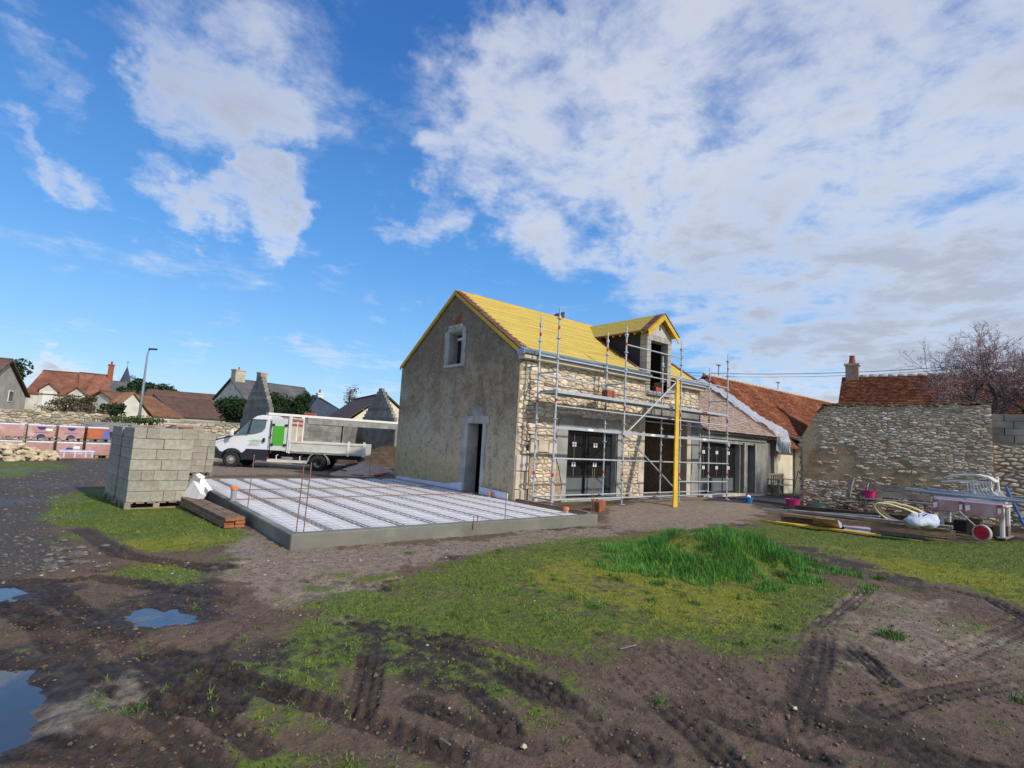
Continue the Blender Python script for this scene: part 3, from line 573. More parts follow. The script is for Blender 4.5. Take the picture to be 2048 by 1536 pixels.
def grasses():
    r = np.random.default_rng(5)
    n = 60000; a = r.uniform(0, 2 * math.pi, n); q = np.sqrt(r.uniform(0, 1, n)) * 2.4; X = MC.x + np.cos(a) * q; Y = MC.y + np.sin(a) * q
    rr = np.hypot((X - MC.x) * .8 + (Y - MC.y) * .35, (Y - MC.y) * .95 - (X - MC.x) * .3) * (1 + .5 * (fbm(X, Y, .9, 3, 41) - .5)); cl = fbm(X, Y, 3.2, 3, 201)
    ok = (rr < 1.34 + 2.2 * (cl - .5)) & (cl > .34); X, Y, cl = X[ok], Y[ok], cl[ok]; Z = ground(X, Y, False)[0]; blades('long_grass', 'long bright green grass covering the low mound', X, Y, Z, (.045 + .42 * np.clip(cl - .3, 0, .5) * np.clip(1.7 - rr[ok], .15, 1)) * r.uniform(.5, 1.35, len(X)), .007, (.06, .20, .03), (.12, .30, .045), 31)
    n = 520000; X = r.uniform(-11.5, 8.5, n); Y = r.uniform(-10., 5., n); d = np.hypot(X + 8.6, Y + 10.3); keep = r.uniform(0, 1, n) < np.clip(7. / d, 0, 1) ** 1.; X, Y = X[keep], Y[keep]
    inslab = (X > -6.3) & (X < .2) & (Y > -2.7); barn = (Y > -.1) & (X > -.2); X, Y = X[~(inslab | barn)], Y[~(inslab | barn)]
    Z, g, gv, wet, sa, asp, mo = ground(X, Y); g = g * (1 - .9 * sstep(.4, .8, asp)) + (fbm(X, Y, 5., 4, 77, .6) - .5) * 1.7; ok = g > .60; X, Y, Z, g, mo = X[ok], Y[ok], Z[ok], g[ok], mo[ok]
    h = r.uniform(.008, .030, len(X)) * np.clip(.5 + g, .5, 1.3) * (1 + .8 * np.clip(g - .9, 0, 1)); k = mo * .8 + (fbm(X, Y, 1.6, 5, 15, .65) - .5) * 1.9 + r.normal(0, .12, len(X)) > .45
    blades('short_grass', 'short patchy green grass over the muddy yard', X[~k], Y[~k], Z[~k], h[~k], .007, (.085, .155, .02), (.16, .225, .034), 32, 1.2)
    blades('mossy_grass', 'yellow green mossy turf beside the mound', X[k], Y[k], Z[k], h[k] * .8, .008, (.17, .20, .016), (.26, .25, .026), 33, 1.4)
    tx, ty, tz, th = [], [], [], []
    rq = random.Random(17)
    tufts = [(1780, 1272, .13, 260, .09), (1560, 1255, .08, 120, .07), (1235, 1160, .12, 260, .07), (1390, 1205, .07, 120, .06), (1305, 1200, .07, 120, .06), (1540, 1100, .10, 160, .08), (1315, 1168, .09, 140, .06), (1145, 1195, .10, 140, .05), (820, 1108, .10, 200, .05), (1530, 1140, .14, 300, .1), (1570, 1155, .14, 300, .1),
             (1190, 1215, .08, 120, .05), (950, 1125, .10, 150, .05), (1650, 1135, .14, 260, .09), (1700, 1145, .14, 260, .09), (1760, 1158, .12, 200, .08), (1320, 1410, .06, 70, .06), (1480, 1290, .07, 80, .05), (1550, 1285, .05, 60, .05), (2040, 1405, .08, 90, .06), (270, 1420, .08, 90, .05), *[(rq.gauss(1250, 260), rq.gauss(1190, 45), rq.uniform(.03, .10), 50, rq.uniform(.03, .06)) for _ in range(46)], *[(rq.gauss(1700, 260), rq.gauss(1300, 90), rq.uniform(.02, .07), 24, rq.uniform(.02, .04)) for _ in range(46)], *[(rq.gauss(500, 250), rq.gauss(1330, 90), rq.uniform(.02, .08), 24, rq.uniform(.02, .04)) for _ in range(40)], (1440, 1070, .2, 300, .12), (1350, 1075, .2, 300, .12), (1560, 1045, .1, 100, .06), (1620, 1120, .12, 200, .08), (1000, 1105, .12, 150, .06)]
    for (px, py, rad, k, hh) in tufts:
        p = at(px, py); a = r.uniform(0, 6.28, k); k = int(k * r.uniform(.6, 1.5)); a = r.uniform(0, 6.28, k); q = r.uniform(0, 1, k) ** .8 * rad * (1.25 + .6 * np.sin(a * 2 + px) * np.sin(a * 3 + py)); tx.append(p.x + np.cos(a) * q); ty.append(p.y + np.sin(a) * q); th.append(hh * r.uniform(.6, 1.4, k) * (1.2 - q / rad * .6))
    X, Y = np.concatenate(tx), np.concatenate(ty); blades('grass_tufts', 'darker green grass tufts dotted over the yard', X, Y, ground(X, Y)[0], np.concatenate(th) * r.uniform(.4, 1.2, len(X)), .007, (.055, .14, .02), (.12, .20, .04), 34, 1.5)
grasses()
def gravel():
    r = np.random.default_rng(12); rd = random.Random(4)
    X = r.uniform(-16, 3, 60000); Y = r.uniform(-10., 14., 60000); Z, g, gv, wet, sa, asp, mo = ground(X, Y, True); d = np.hypot(X + 8.6, Y + 10.3)
    inslab = (X > -6.3) & (X < .2) & (Y > -2.7); p = (gv * .5 + .006 + .02 * sa) * np.clip(8 / d, 0, 1) * (~inslab); ok = r.uniform(0, 1, len(X)) < p
    for nm, lab, sel, M in (('gravel', 'dark broken stones over the gravel track', ok & (gv > .4), mat('gravel stone', (.18, .165, .15), (.09, .082, .074), 9., .95, rv=.4)), ('stone_chips', 'small pale stone chips scattered on the mud', ok & (gv <= .4), mat('pale chip', (.40, .37, .31), (.28, .25, .21), 9., .95, rv=.3))):
        m = MB()
        for x, y, z in zip(X[sel], Y[sel], Z[sel]):
            s_ = min(.05, .012 + abs(rd.gauss(0, .011 if nm == 'gravel' else .005))); rock(m, (x, y, z + s_ * .15), s_, s_ * rd.uniform(.6, 1), s_ * rd.uniform(.3, .6), rd, 5)
        if nm == 'gravel':
            for q in range(60):
                p_ = gat(rd.gauss(135, 30), rd.gauss(1112, 14)); s_ = rd.uniform(.03, .075); rock(m, (p_.x, p_.y, p_.z + .01), s_, s_ * .7, s_ * .35, rd, 6)
        o = m.build(nm, M); o['label'] = lab; tag(o, kind='stuff')
gravel()
def clods():
    r = np.random.default_rng(22); n = 26000; X = r.uniform(-10.5, 3, n); Y = r.uniform(-10.2, -1., n); Z, g, gv, wet, sa, asp, mo = ground(X, Y); d = np.hypot(X + 8.6, Y + 10.3)
    ok = (r.uniform(0, 1, n) < np.clip(5.5 / d, 0, 1)) & (g < .55) & (gv < .5) & ~((X > -6.3) & (Y > -2.8)) & (wet < .93); rd = random.Random(6); m = MB()
    for x, y, z in zip(X[ok], Y[ok], Z[ok]):
        s_ = .004 + abs(rd.gauss(0, .006)); rock(m, (x, y, z + s_ * .2), s_, s_ * rd.uniform(.6, 1), s_ * rd.uniform(.4, .8), rd, 5)
    o = m.build('mud_clods', mat('mud clod', (.10, .068, .048), (.17, .125, .092), 3., .95, rv=.3)); o['label'] = 'small crumbs of soil scattered over the mud'; tag(o, kind='stuff')
clods()
# ------------------------------------------------------------------ the stone barn
BL, BW, ZE, ZR, YR = 8.38, 6.4, 3.95, 6.05, 3.2      # length, width, eaves, ridge, ridge line
SL = (ZR - ZE) / YR
def barn():
    t = thing('stone_barn', 'stone barn with bare yellow battened roof, grey rendered gable and rubble front', 'barn', (4.2, 3.2, .1))
    # gable wall in X = 0, with a door and a window opening
    gab = mat('old grey gable render', (.36, .285, .195), (.22, .175, .12), 2.1, .95, .022, 13, c3=(.37, .33, .26), sc3=.7)
    gable_dirt(gab)
    FG = lambda u, z, w: (w, u, z)
    top = lambda u: ZE + SL * min(u, BW - u)
    holes = [(1.42, 2.14, .12, 2.10), (2.72, 3.42, 3.86, 4.84)]
    m = wall(MB(), .0, BW, -.3, top, holes, FG, 0., .36, (YR,)); m.build('gable_wall', gab, t)
    # cement surrounds 2 cm proud
    m = MB(); rnd = random.Random(3)
    def ragged(pts, amp, x0=-.03, x1=.012):
        out = []; n = len(pts)
        for i in range(n):
            a, b = Vector(pts[i]), Vector(pts[(i + 1) % n]); k = max(1, int((b - a).length / .12))
            for j in range(k): p = a.lerp(b, j / k); out.append((p.x + (rnd.uniform(-amp, amp) if pts[i][2] or pts[(i + 1) % n][2] else 0), p.y + (rnd.uniform(-amp, amp) if pts[i][2] else 0)))
        return out
    def surround(name, parts, M):
        m = MB()
        for poly in parts: m.prism([(-.022, y, z) for y, z in poly], (.03, 0, 0))
        m.build(name, M, t)
    def strip(y0, y1, z0, z1, side):
        """vertical strip with one ragged edge"""
        n = 12; a = []; 
        for i in range(n + 1): a.append((y1 + rnd.uniform(-.04, .05) * side, z0 + (z1 - z0) * i / n))
        return [(y0, z0)] + a + [(y0, z1)]
    surround('door_surround', [strip(2.14, 2.42, .12, 2.10, 1), strip(1.42, 1.26, .12, 2.10, -1), [(1.16, 2.1), (2.42, 2.1), (2.38, 2.28), (1.9, 2.30), (1.14, 2.30)]], M_concL)
    arc = [(1.45, 2.302)] + [(1.74 - .32 * math.cos(a), 2.302 + .30 * math.sin(a) * rnd.uniform(.85, 1.1)) for a in [math.pi * i / 10 for i in range(11)]][::1] + [(2.06, 2.302)]
    m = MB(); m.prism([(-.018, y, z) for y, z in arc[1:-1]], (.03, 0, 0)); m.build('mortar_arch', M_conc, t)
    surround('window_surround', [strip(3.42, 3.66, 3.86, 4.9, 1), strip(2.72, 2.55, 3.78, 4.9, -1), [(2.55, 4.9), (3.60, 4.9), (3.5, 4.98), (2.62, 5.0)] ], M_concL)
    m = MB(); m.box(-.035, .02, 2.72, 3.42, 4.84, 4.9); m.build('lintel', M_conc, t)
    m = MB(); m.box(-.05, .3, 2.62, 3.62, 3.78, 3.86); bev(m.build('window_sill', M_joist, t), .008)
    # reveals of fresh cement and jambs
    m = MB(); m.box(.0, .36, 2.135, 2.145, .12, 2.1); m.box(.0, .36, 1.415, 1.425, .12, 2.1); m.build('door_reveal', M_concL, t)
    m = MB(); m.box(.0, .35, 3.412, 3.424, 3.86, 4.84); m.box(.0, .35, 2.715, 2.727, 3.86, 4.84); m.box(0, .35, 2.72, 3.42, 4.83, 4.846); m.build('window_reveal', M_concL, t)
    # stones showing over the window
    for i in range(6):
        m = MB(); stone_mesh(m, [(2.75 + i * .13, 4.99), (2.87 + i * .13, 4.99), (2.88 + i * .13, 5.07 + rnd.uniform(0, .05)), (2.74 + i * .13, 5.06 + rnd.uniform(0, .05))], rnd, lambda u, v, w: (-w, u, v), .006, .025); m.build('stone', M_stone, t)
    for i in range(7):
        m = MB(); yy, zz = 2.88 + (i % 2) * .13, 5.12 + (i // 2) * .065; m.box(-.02, .05, yy, yy + .12, zz, zz + .055); m.build('brick', M_brick, t)
    # window in the gable
    w = MB(); x0 = .30; w.box(x0, x0 + .06, 2.73, 2.80, 3.87, 4.83); w.box(x0, x0 + .06, 3.34, 3.41, 3.87, 4.83); w.box(x0, x0 + .06, 2.80, 3.34, 3.87, 3.95); w.box(x0, x0 + .06, 2.80, 3.34, 4.76, 4.83)
    wf = w.build('window', M_dark, t); mb().box(x0 + .02, x0 + .03, 2.80, 3.34, 3.95, 4.76).build('pane', mat('sky glass', (.02, .025, .03), None, rough=.03, spec=1., coat=1.), wf)
    mb().box(x0 - .03, x0, 2.75, 3.40, 4.66, 4.74).build('roller_rail', M_white, wf)
    # masonry core of the front wall (Y = 0) with its openings
    FF = lambda u, z, w: (u, w, z)
    O1 = (1.83, 3.95, .18, 2.10); O2 = (5.24, 7.60, .14, 2.68); OD = (5.45, 6.38, 3.50, ZE)
    m = wall(MB(), .5, BL, -.3, lambda u: ZE - .06, [O1, O2, (5.45, 6.38, 3.5, ZE - .06)], FF, .0, .5); m.build('front_wall', M_mortar, t)
    m = wall(MB(), 0.5, BL, -.3, lambda u: ZE - .1, [], FF, BW - .4, BW); m.build('rear_wall', M_mortar, t)
    m = wall(MB(), .4, BW - .4, -.3, lambda u: ZE + SL * min(u, BW - u) - .12, [], lambda u, z, w: (w, u, z), BL - .4, BL, (YR,)); m.build('end_wall', M_mortar, t)
    # stones of the front
    holes = [(1.44, 4.12, .12, 2.42), (5.14, 8.5, .0, 2.95), (5.22, 6.60, 3.30, 4.1), (.0, .46, .1, 1.34), (.46, 1.46, 1.36, 1.72), (.52, 1.28, .1, 1.36), (1.28, 1.44, .1, 1.36)]
    polys = rubble(.02, BL, .12, 3.80, .25, .108, holes, 5, jit=.44)
    F = lambda u, v, w: (u, -w, v)
    lay_stones(t, polys, F, M_stone, .008, .024, 285, 2)
    polys = rubble(.53, 1.28, .12, 1.34, .17, .10, [], 9)
    lay_stones(t, polys, lambda u, v, w: (u, -.002 - w * .8, v), M_stone, .011, .03, 0, 4)
    # dressed stones: quoins, jambs and the flat arch of the blocked doorway
    for (a, b, c, d) in ((.02, .45, .92, 1.33), (.02, .20, .46, .915), (.34, .45, .46, .915), (.02, .42, .1, .455)):
        bev(mb().box(a + .006, b - .006, -.045, .1, c + .006, d - .006).build('dressed_block', M_dress, t), .012)
    lay_stones(t, rubble(.21, .33, .47, .91, .12, .11, [], 11), lambda u, v, w: (u, -w, v), M_stone, .008, .02, 0, 5)
    for (a, b, z0, z1) in ((.46, .74, 1.36, 1.66), (.74, 1.12, 1.42, 1.72), (1.12, 1.44, 1.36, 1.66)):
        bev(mb().prism([(a + .005, -.04, z0), (b - .005, -.04, z0 + (.02 if a < .7 else -.02 if a > 1 else 0)), (b - .02, -.04, z1), (a + .02, -.04, z1)], (0, .1, 0)).build('arch_block', M_dress, t), .01)
    for z0, z1 in ((.12, .62), (.63, .95), (.96, 1.35)):
        bev(mb().box(1.29, 1.42, -.035, .08, z0, z1).build('dressed_block', M_dress, t), .01)
    # concrete around the first french door
    bev(mb().prism([(1.46, -.03, 2.11), (4.14, -.03, 2.11), (4.10, -.03, 2.42), (1.60, -.03, 2.40), (1.46, -.03, 2.26)], (0, .3, 0)).build('lintel', M_concD, t), .01)
    m = MB(); pts = [(1.83, .12)] + [(1.83, 2.108)] + [(1.50 + .16 * math.sin(3 * z) + rnd.uniform(-.05, .05), z) for z in np.linspace(2.1, .14, 14)]; m.prism([(x, -.025, z) for x, z in pts], (0, .2, 0)); m.build('cement_jamb', M_concL, t)
    m = MB(); m.box(3.95, 4.11, -.02, .3, .12, 2.108); m.box(3.93, 3.952, .02, .5, .18, 2.1); m.build('cement_jamb', M_concL, t)
    bev(mb().box(1.62, 4.12, -.10, .3, .02, .18).build('door_sill', M_concL, t), .01)
    # second, tall opening
    bev(mb().box(5.10, 8.42, -.03, .48, 2.682, 2.96).build('lintel', M_concD, t), .012)
    m = MB(); m.box(7.60, 7.84, -.03, .5, .12, 2.68); m.build('dressed_jamb', M_dress, t)
    m = MB(); pts = [(8.42, .1), (8.42, 2.68), (7.85, 2.68)] + [(7.84 + rnd.uniform(-.01, .07), z) for z in np.linspace(2.5, .2, 12)] + [(7.85, .1)]; m.prism([(x, -.045, z) for x, z in pts], (0, .1, 0)); m.build('cement_pier', M_conc, t)
    zz = .12
    while zz < 2.6:
        h = rnd.uniform(.3, .5); bev(mb().box(5.0 + rnd.uniform(-.1, .05), 5.236, -.04, .3, zz + .005, min(zz + h, 2.67)).build('dressed_block', M_dress, t), .012); zz += h
    bev(mb().box(5.0, 8.2, -.06, .35, .02, .14).build('door_sill', M_concL, t), .01)
    # interior: floor, inner partition, so the openings are rooms
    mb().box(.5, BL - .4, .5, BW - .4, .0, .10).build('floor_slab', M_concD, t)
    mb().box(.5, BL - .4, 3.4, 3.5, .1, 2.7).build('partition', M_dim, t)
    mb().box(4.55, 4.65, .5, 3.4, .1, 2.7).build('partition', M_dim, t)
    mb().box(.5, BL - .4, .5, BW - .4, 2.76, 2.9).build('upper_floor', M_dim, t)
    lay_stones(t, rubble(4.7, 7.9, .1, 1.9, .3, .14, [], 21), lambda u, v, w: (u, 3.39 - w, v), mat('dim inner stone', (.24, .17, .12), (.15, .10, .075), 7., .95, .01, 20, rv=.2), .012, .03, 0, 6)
    return t
def gable_dirt(M):
    """long-standing weather stain: darker under the verges and along one run-off, mossy yellow foot"""
    nt = M.node_tree; N = nt.nodes; L = nt.links; b = N['Principled BSDF']; src = b.inputs['Base Color'].links[0].from_socket
    g = N.new('ShaderNodeNewGeometry'); s = N.new('ShaderNodeSeparateXYZ'); L.new(g.outputs['Position'], s.inputs[0])
    n = N.new('ShaderNodeTexNoise'); n.inputs['Scale'].default_value = 1.1; n.inputs['Detail'].default_value = 6; L.new(g.outputs['Position'], n.inputs['Vector'])
    def m(op, a, c):
        q = N.new('ShaderNodeMath'); q.operation = op
        for i, v in enumerate((a, c)):
            if isinstance(v, (int, float)): q.inputs[i].default_value = v
            else: L.new(v, q.inputs[i])
        return q.outputs[0]
    def ramp(f, lo, hi, o=1.):
        r = N.new('ShaderNodeMapRange'); r.interpolation_type = 'SMOOTHSTEP'; L.new(f, r.inputs[0]); r.inputs[1].default_value = lo; r.inputs[2].default_value = hi; r.inputs[4].default_value = o; return r.outputs[0]
    def mix(f, a, c):
        x = N.new('ShaderNodeMix'); x.data_type = 'RGBA'; L.new(f, x.inputs[0]); L.new(a, x.inputs[6]) if not isinstance(a, tuple) else None; x.inputs[7].default_value = (*c, 1); return x.outputs[2]
    zz = m('ADD', s.outputs[2], m('MULTIPLY', m('SUBTRACT', n.outputs[0], .5), 1.6))
    c = mix(ramp(zz, 2.9, 1.1, .8), src, (.48, .41, .29)); c = mix(ramp(m('ADD', zz, m('MULTIPLY', s.outputs[1], -.12)), 1.0, .2, .8), c, (.42, .35, .18)); c = mix(ramp(zz, 3.2, 4.4, .7), c, (.165, .13, .095))
    w = N.new('ShaderNodeTexNoise'); w.inputs['Scale'].default_value = 17; w.inputs['Detail'].default_value = 4; L.new(g.outputs['Position'], w.inputs['Vector'])
    c = mix(ramp(w.outputs[0], .56, .64, .38), c, (.085, .07, .056)); c = mix(ramp(w.outputs[0], .43, .34, .26), c, (.48, .43, .34))
    w2 = N.new('ShaderNodeTexNoise'); w2.inputs['Scale'].default_value = 4.5; w2.inputs['Detail'].default_value = 7; w2.inputs['Roughness'].default_value = .7; L.new(g.outputs['Position'], w2.inputs['Vector']); c = mix(ramp(w2.outputs[0], .50, .62, .5), c, (.13, .108, .085)); c = mix(ramp(w2.outputs[0], .44, .34, .35), c, (.46, .41, .32)); L.new(c, b.inputs['Base Color'])
barn_t = barn()
def french_door(t, name, x0, x1, z0, z1, leaves, side=0., yb=.22, fixed=0):
    d = thing(name, None, None, (0, 0, 0)); d.parent = t; d.location = -Vector(WL[t.name]); WL[d.name] = (0, 0, 0)
    m = MB(); m.box(x0, x0 + .06, yb, yb + .07, z0, z1); m.box(x1 - .06, x1, yb, yb + .07, z0, z1); m.box(x0, x1, yb, yb + .07, z1 - .05, z1 - .001); m.build('frame', M_dark, d)
    w = (x1 - x0 - .12) / leaves
    for i in range(leaves):
        a = x0 + .06 + i * w + .008; b = a + w - .016; y = yb - .02 * (i % 2)
        m = MB(); m.box(a, a + .045, y, y + .05, z0 + .02, z1 - .06); m.box(b - .045, b, y, y + .05, z0 + .02, z1 - .06); m.box(a + .045, b - .045, y, y + .05, z1 - .11, z1 - .06); m.box(a + .045, b - .045, y, y + .05, z0 + .02, z0 + .06); m.box(a + .045, b - .045, y, y + .05, z0 + .55, z0 + .60); m.build('leaf_frame', M_dark, d)
        mb().box(a + .045, b - .045, y + .02, y + .03, z0 + .60, z1 - .11).build('pane', M_glass, d)
        bev(mb().box(a + .045, b - .045, y + .012, y + .035, z0 + .06, z0 + .55).build('panel', M_darkp, d), .006)
        if i == 0 or leaves > 2: mb().box((a + b) / 2 - .012, (a + b) / 2 + .012, y + .005, y + .018, z0 + .60, z1 - .11).build('glazing_bar', M_darkp, d)
        for zz in (z0 + 1.42, z0 + .86):
            for dx in (-.075, .02):
                mb().box((a + b) / 2 + dx, (a + b) / 2 + dx + .06, y + .002, y + .006, zz, zz + .12).build('sticker', M_white2, d)
    return d
french_door(barn_t, 'french_door', 1.86, 3.70, .19, 2.09, 2)
mb().box(3.70, 3.94, .20, .28, .19, 2.09).build('side_panel', M_dark, barn_t)
# ---- barn roof: rafters' deck, yellow battens one by one, verge boards, verge tiles
def barn_roof(t):
    x0, x1 = -.05, BL + .12
    def sl(side, d): # point at distance d down from the ridge along the slope, side -1 front, +1 rear
        L = math.hypot(YR, ZR - ZE); return YR + side * d * YR / L, ZR + .10 - d * (ZR - ZE) / L
    Ls = math.hypot(YR, ZR - ZE); nrm = Vector((0, -(ZR - ZE) / Ls, YR / Ls))
    for side in (-1, 1):
        tot = Ls + (.16 if side < 0 else .03)
        y0, z0 = sl(side, 0); y1, z1 = sl(side, tot); nn = Vector((0, side * (ZR - ZE) / Ls, YR / Ls))
        if side < 0:
            for (a, b, d0, d1) in ((x0, 5.24, 0, tot), (6.60, x1, 0, tot), (5.24, 6.60, 0, 1.3)):
                ya, za = sl(side, d0); yb, zb = sl(side, d1); mb().prism([(a, ya, za - .05), (a, yb, zb - .05), (b, yb, zb - .05), (b, ya, za - .05)], nn * .04).build('roof_deck', M_yel, t)
        else: mb().prism([(x0, y0, z0 - .05), (x0, y1, z1 - .05), (x1, y1, z1 - .05), (x1, y0, z0 - .05)], nn * .04).build('roof_deck', M_yel, t)
        n = 38 if side < 0 else 12; pitch = tot / n; rnd = random.Random(side + 5)
        bm_ = {}
        for i in range(n):
            d = (i + .5) * pitch; y, z = sl(side, d); spans = [(x0 + .02, x1 - .02)]
            if side < 0 and d > 1.28: spans = [(x0 + .02, 5.20), (6.64, x1 - .02)]
            for a, b in spans:
                cuts = [a]; 
                if b - a > 4: cuts.append(a + rnd.uniform(1.5, 4.5))
                cuts.append(b)
                for p, q in zip(cuts[:-1], cuts[1:]):
                    li = rnd.uniform(-.003, .004); m = MB(); m.beam((p + .003, y, z + li), (q - .003, y + rnd.uniform(-.004, .004), z + li), pitch * .87, .022, tuple(nn)); m.build('batten', M_yel, t)
        # verge boards on the gable and brown tiles over them
        for X in (x0 - .03, x1 + .005):
            mb().prism([(X, y0, z0 + .0), (X, y1, z1 + .0), (X, y1, z1 - .12), (X, y0, z0 - .12)], (.028, 0, 0)).build('verge_board', M_yelb, t)
        if side < 0:
            nv = 34
            for i in range(nv):
                d = (i + .2) * tot / nv; ya, za = sl(side, d); d2 = d + tot / nv * 1.25; yb, zb = sl(side, min(d2, tot + .02)); w = .30 if i % 2 else .22
                a = Vector((x0 - .06, ya, za)) + nn * .02; b = Vector((x0 - .06, yb, zb)) + nn * .04
                m = MB(); m.prism([a, b, b + Vector((w, 0, 0)), a + Vector((w, 0, 0))], nn * .014); m.build('verge_tile', M_tileB, t)
            for d in (tot - .14,):
                ya, za = sl(side, d); yb, zb = sl(side, tot + .05); X = x0 + .2
                while X < x1:
                    if not 5.15 < X < 6.55:
                        a = Vector((X, ya, za)) + nn * .028; b = Vector((X, yb, zb)) + nn * .030; mb().prism([a, b, b + Vector((.155, 0, 0)), a + Vector((.155, 0, 0))], nn * .012).build('eave_tile', M_tileB, t)
                    X += .165
            # last brown verge course at the far end, and beside the dormer
            for i in range(22):
                d = .2 + (i) * tot / 24; ya, za = sl(side, d); yb, zb = sl(side, d + tot / 24 * 1.2); a = Vector((x1 - .2, ya, za)) + nn * .02; b = Vector((x1 - .2, yb, zb)) + nn * .035
                mb().prism([a, b, b + Vector((.24, 0, 0)), a + Vector((.24, 0, 0))], nn * .014).build('verge_tile', M_tileB, t)
            for i in range(18):
                d = 1.35 + i * .145; ya, za = sl(side, d); yb, zb = sl(side, d + .18); a = Vector((5.02, ya, za)) + nn * .022; b = Vector((5.02, yb, zb)) + nn * .042
                mb().prism([a, b, b + Vector((.19, 0, 0)), a + Vector((.19, 0, 0))], nn * .014).build('verge_tile', M_tileB, t)
    mb().box(x0, x1, YR - .05, YR + .05, ZR + .06, ZR + .12).build('ridge_board', M_yelb, t)
    # zinc box gutter on a pale stone cornice, cut by the dormer
    for a, b in ((-.10, 5.22), (6.62, BL + .06)):
        m = MB(); m.box(a + .08, b, -.20, .06, ZE - .17, ZE - .062); bev(m.build('cornice', M_dress, t), .01)
        m = MB(); m.prism([(a, -.14, ZE - .058), (a, -.25, ZE - .045), (a, -.28, ZE + .03), (a, -.265, ZE + .04), (a, -.235, ZE - .03), (a, -.14, ZE - .03)], (b - a, 0, 0)); m.build('gutter', M_zinc, t)
        m = MB(); m.prism([(a, -.14, ZE - .03), (a, -.26, ZE - .028), (a, -.20, ZE + .055), (a, -.10, ZE + .12)], (b - a, 0, 0)); m.build('gutter_apron', M_zinc, t)
    m = MB(); m.box(-.11, -.085, -.27, -.0, ZE - .08, ZE + .05); m.build('gutter_stop', M_zinc, t)
    # roof window and flue flashing beyond the ridge
    m = MB(); m.prism([(4.35, YR + .1, ZR + .02), (4.75, YR + .1, ZR + .02), (4.75, YR + .1, ZR + .42)], (0, .5, 0)); m.build('roof_light_flap', M_slateb, t)
    m = MB(); m.beam((5.3, YR + .2, ZR + .10), (5.9, YR + .2, ZR + .06), .4, .03); m.build('ridge_flashing', M_tileB, t)
barn_roof(barn_t)
def dormer(t):
    d = thing('dormer', None, None, (5.9, .2, 3.5)); d.parent = t; d.location = Vector((5.9, .2, 3.5)) - Vector(WL[t.name])
    zt = 5.36; ax, az = 5.915, 5.99; sl_ = SL
    # front frame of concrete blocks
    for xa, xb in ((5.25, 5.45), (6.38, 6.58)):
        z = 3.40
        while z < 5.1:
            z2 = min(z + .2, 5.15); bev(mb().box(xa, xb, -.02, .26, z + .004, z2 - .004).build('block', M_joist, d), .006); z = z2
    for i in range(4): a = 5.25 + i * .3325; bev(mb().box(a + .004, a + .3285, -.02, .26, 5.154, 5.34).build('block', M_joist, d), .006)
    mb().box(5.26, 6.57, .0, .24, 3.4, 5.15).v  # (no solid here: the opening stays open)
    mb().prism([(5.26, -.01, 5.345), (6.57, -.01, 5.345), (ax, -.01, 5.90)], (0, .2, 0)).build('tympanum', mat('pale cement coat', (.52, .51, .47), (.44, .43, .39), 3., .9, .003, 30), d)
    mb().box(ax - .035, ax + .025, -.03, -.012, 5.55, 5.74).build('vent_mark', M_brick, d)
    bev(mb().box(5.30, 6.53, -.09, .2, 3.38, 3.50).build('dormer_sill', M_concL, d), .008)
    # felt covered cheeks
    for X in (5.27, 6.54):
        mb().prism([(X, .24, ZE + sl_ * .24 + .0), (X, .24, zt), (X, (zt - ZE) / sl_ + .05, zt)], (.03, 0, 0)).build('cheek', M_black, d)
    # roof of the dormer: deck, boards and verge
    for s in (-1, 1):
        def P(x_off, y): return Vector((ax + s * x_off, y, az + .06 - x_off * .80))
        nn = Vector((s * .80, 0, 1)).normalized(); yb = 3.1; hw = .82
        yl = (az + .06 - hw * .8 - ZE) / sl_ - .1
        mb().prism([P(0, -.16), P(hw, -.16), P(hw, yl), P(0, yb)], nn * .03).build('dormer_deck', M_yelb, d)
        n = 9
        for i in range(n):
            x = (i + .5) * hw / n; y1 = yb + (yl - yb) * (x / hw); m = MB(); m.beam(P(x, .12) + nn * .04, P(x, y1) + nn * .04, hw / n * 1.1, .024, tuple(nn)); m.build('batten', M_yel, d)
        for i in range(8):
            x = i * hw / 8; m = MB(); a = P(x, -.20) + nn * .04; b = P(x + hw / 8 * 1.15, -.20) + nn * .058; m.prism([a, b, b + Vector((0, .30, 0)), a + Vector((0, .30, 0))], nn * .014); m.build('verge_tile', M_tileB, d)
        mb().prism([P(0, -.20), P(hw + .02, -.20), P(hw + .02, -.20) - Vector((0, 0, .17)), P(0, -.20) - Vector((0, 0, .17))], (0, .03, 0)).build('verge_board', M_yelb, d)
        if s < 0:
            for i in range(9):
                y = -.1 + i * .24; m = MB(); a = P(hw - .04, y) + nn * .035; m.prism([a, a + Vector((s * .10, 0, -.08)), a + Vector((s * .10, .20, -.08)), a + Vector((0, .20, 0))], nn * .014); m.build('eave_tile', M_tileB, d)
            for i in range(7): y = .1 + i * .3; m = MB(); m.beam(P(hw - .25, y) - Vector((0, 0, .05)), P(hw - .02, y) - Vector((0, 0, .05)), .07, .07); m.build('rafter_end', M_yelb, d)
    # bare roof timbers seen through the opening
    for i in range(9): z = 4.15 + i * .13; mb().box(5.5, 6.35, 1.2 + (z - 4.1) * .9, 1.26 + (z - 4.1) * .9, z, z + .05).build('roof_slat', M_wood, d)
    mb().beam((5.78, .75, 3.6), (5.78, .75, 5.3), .12, .12, (0, 1, 0)).build('post', M_yelb, d); mb().beam((5.8, .8, 4.3), (6.3, .8, 3.9), .07, .1, (0, 1, 0)).build('brace', M_wood, d)
    for (x, m_) in ((5.26, M_dim), (6.54, M_dim)): pass
    return d
dormer(barn_t)
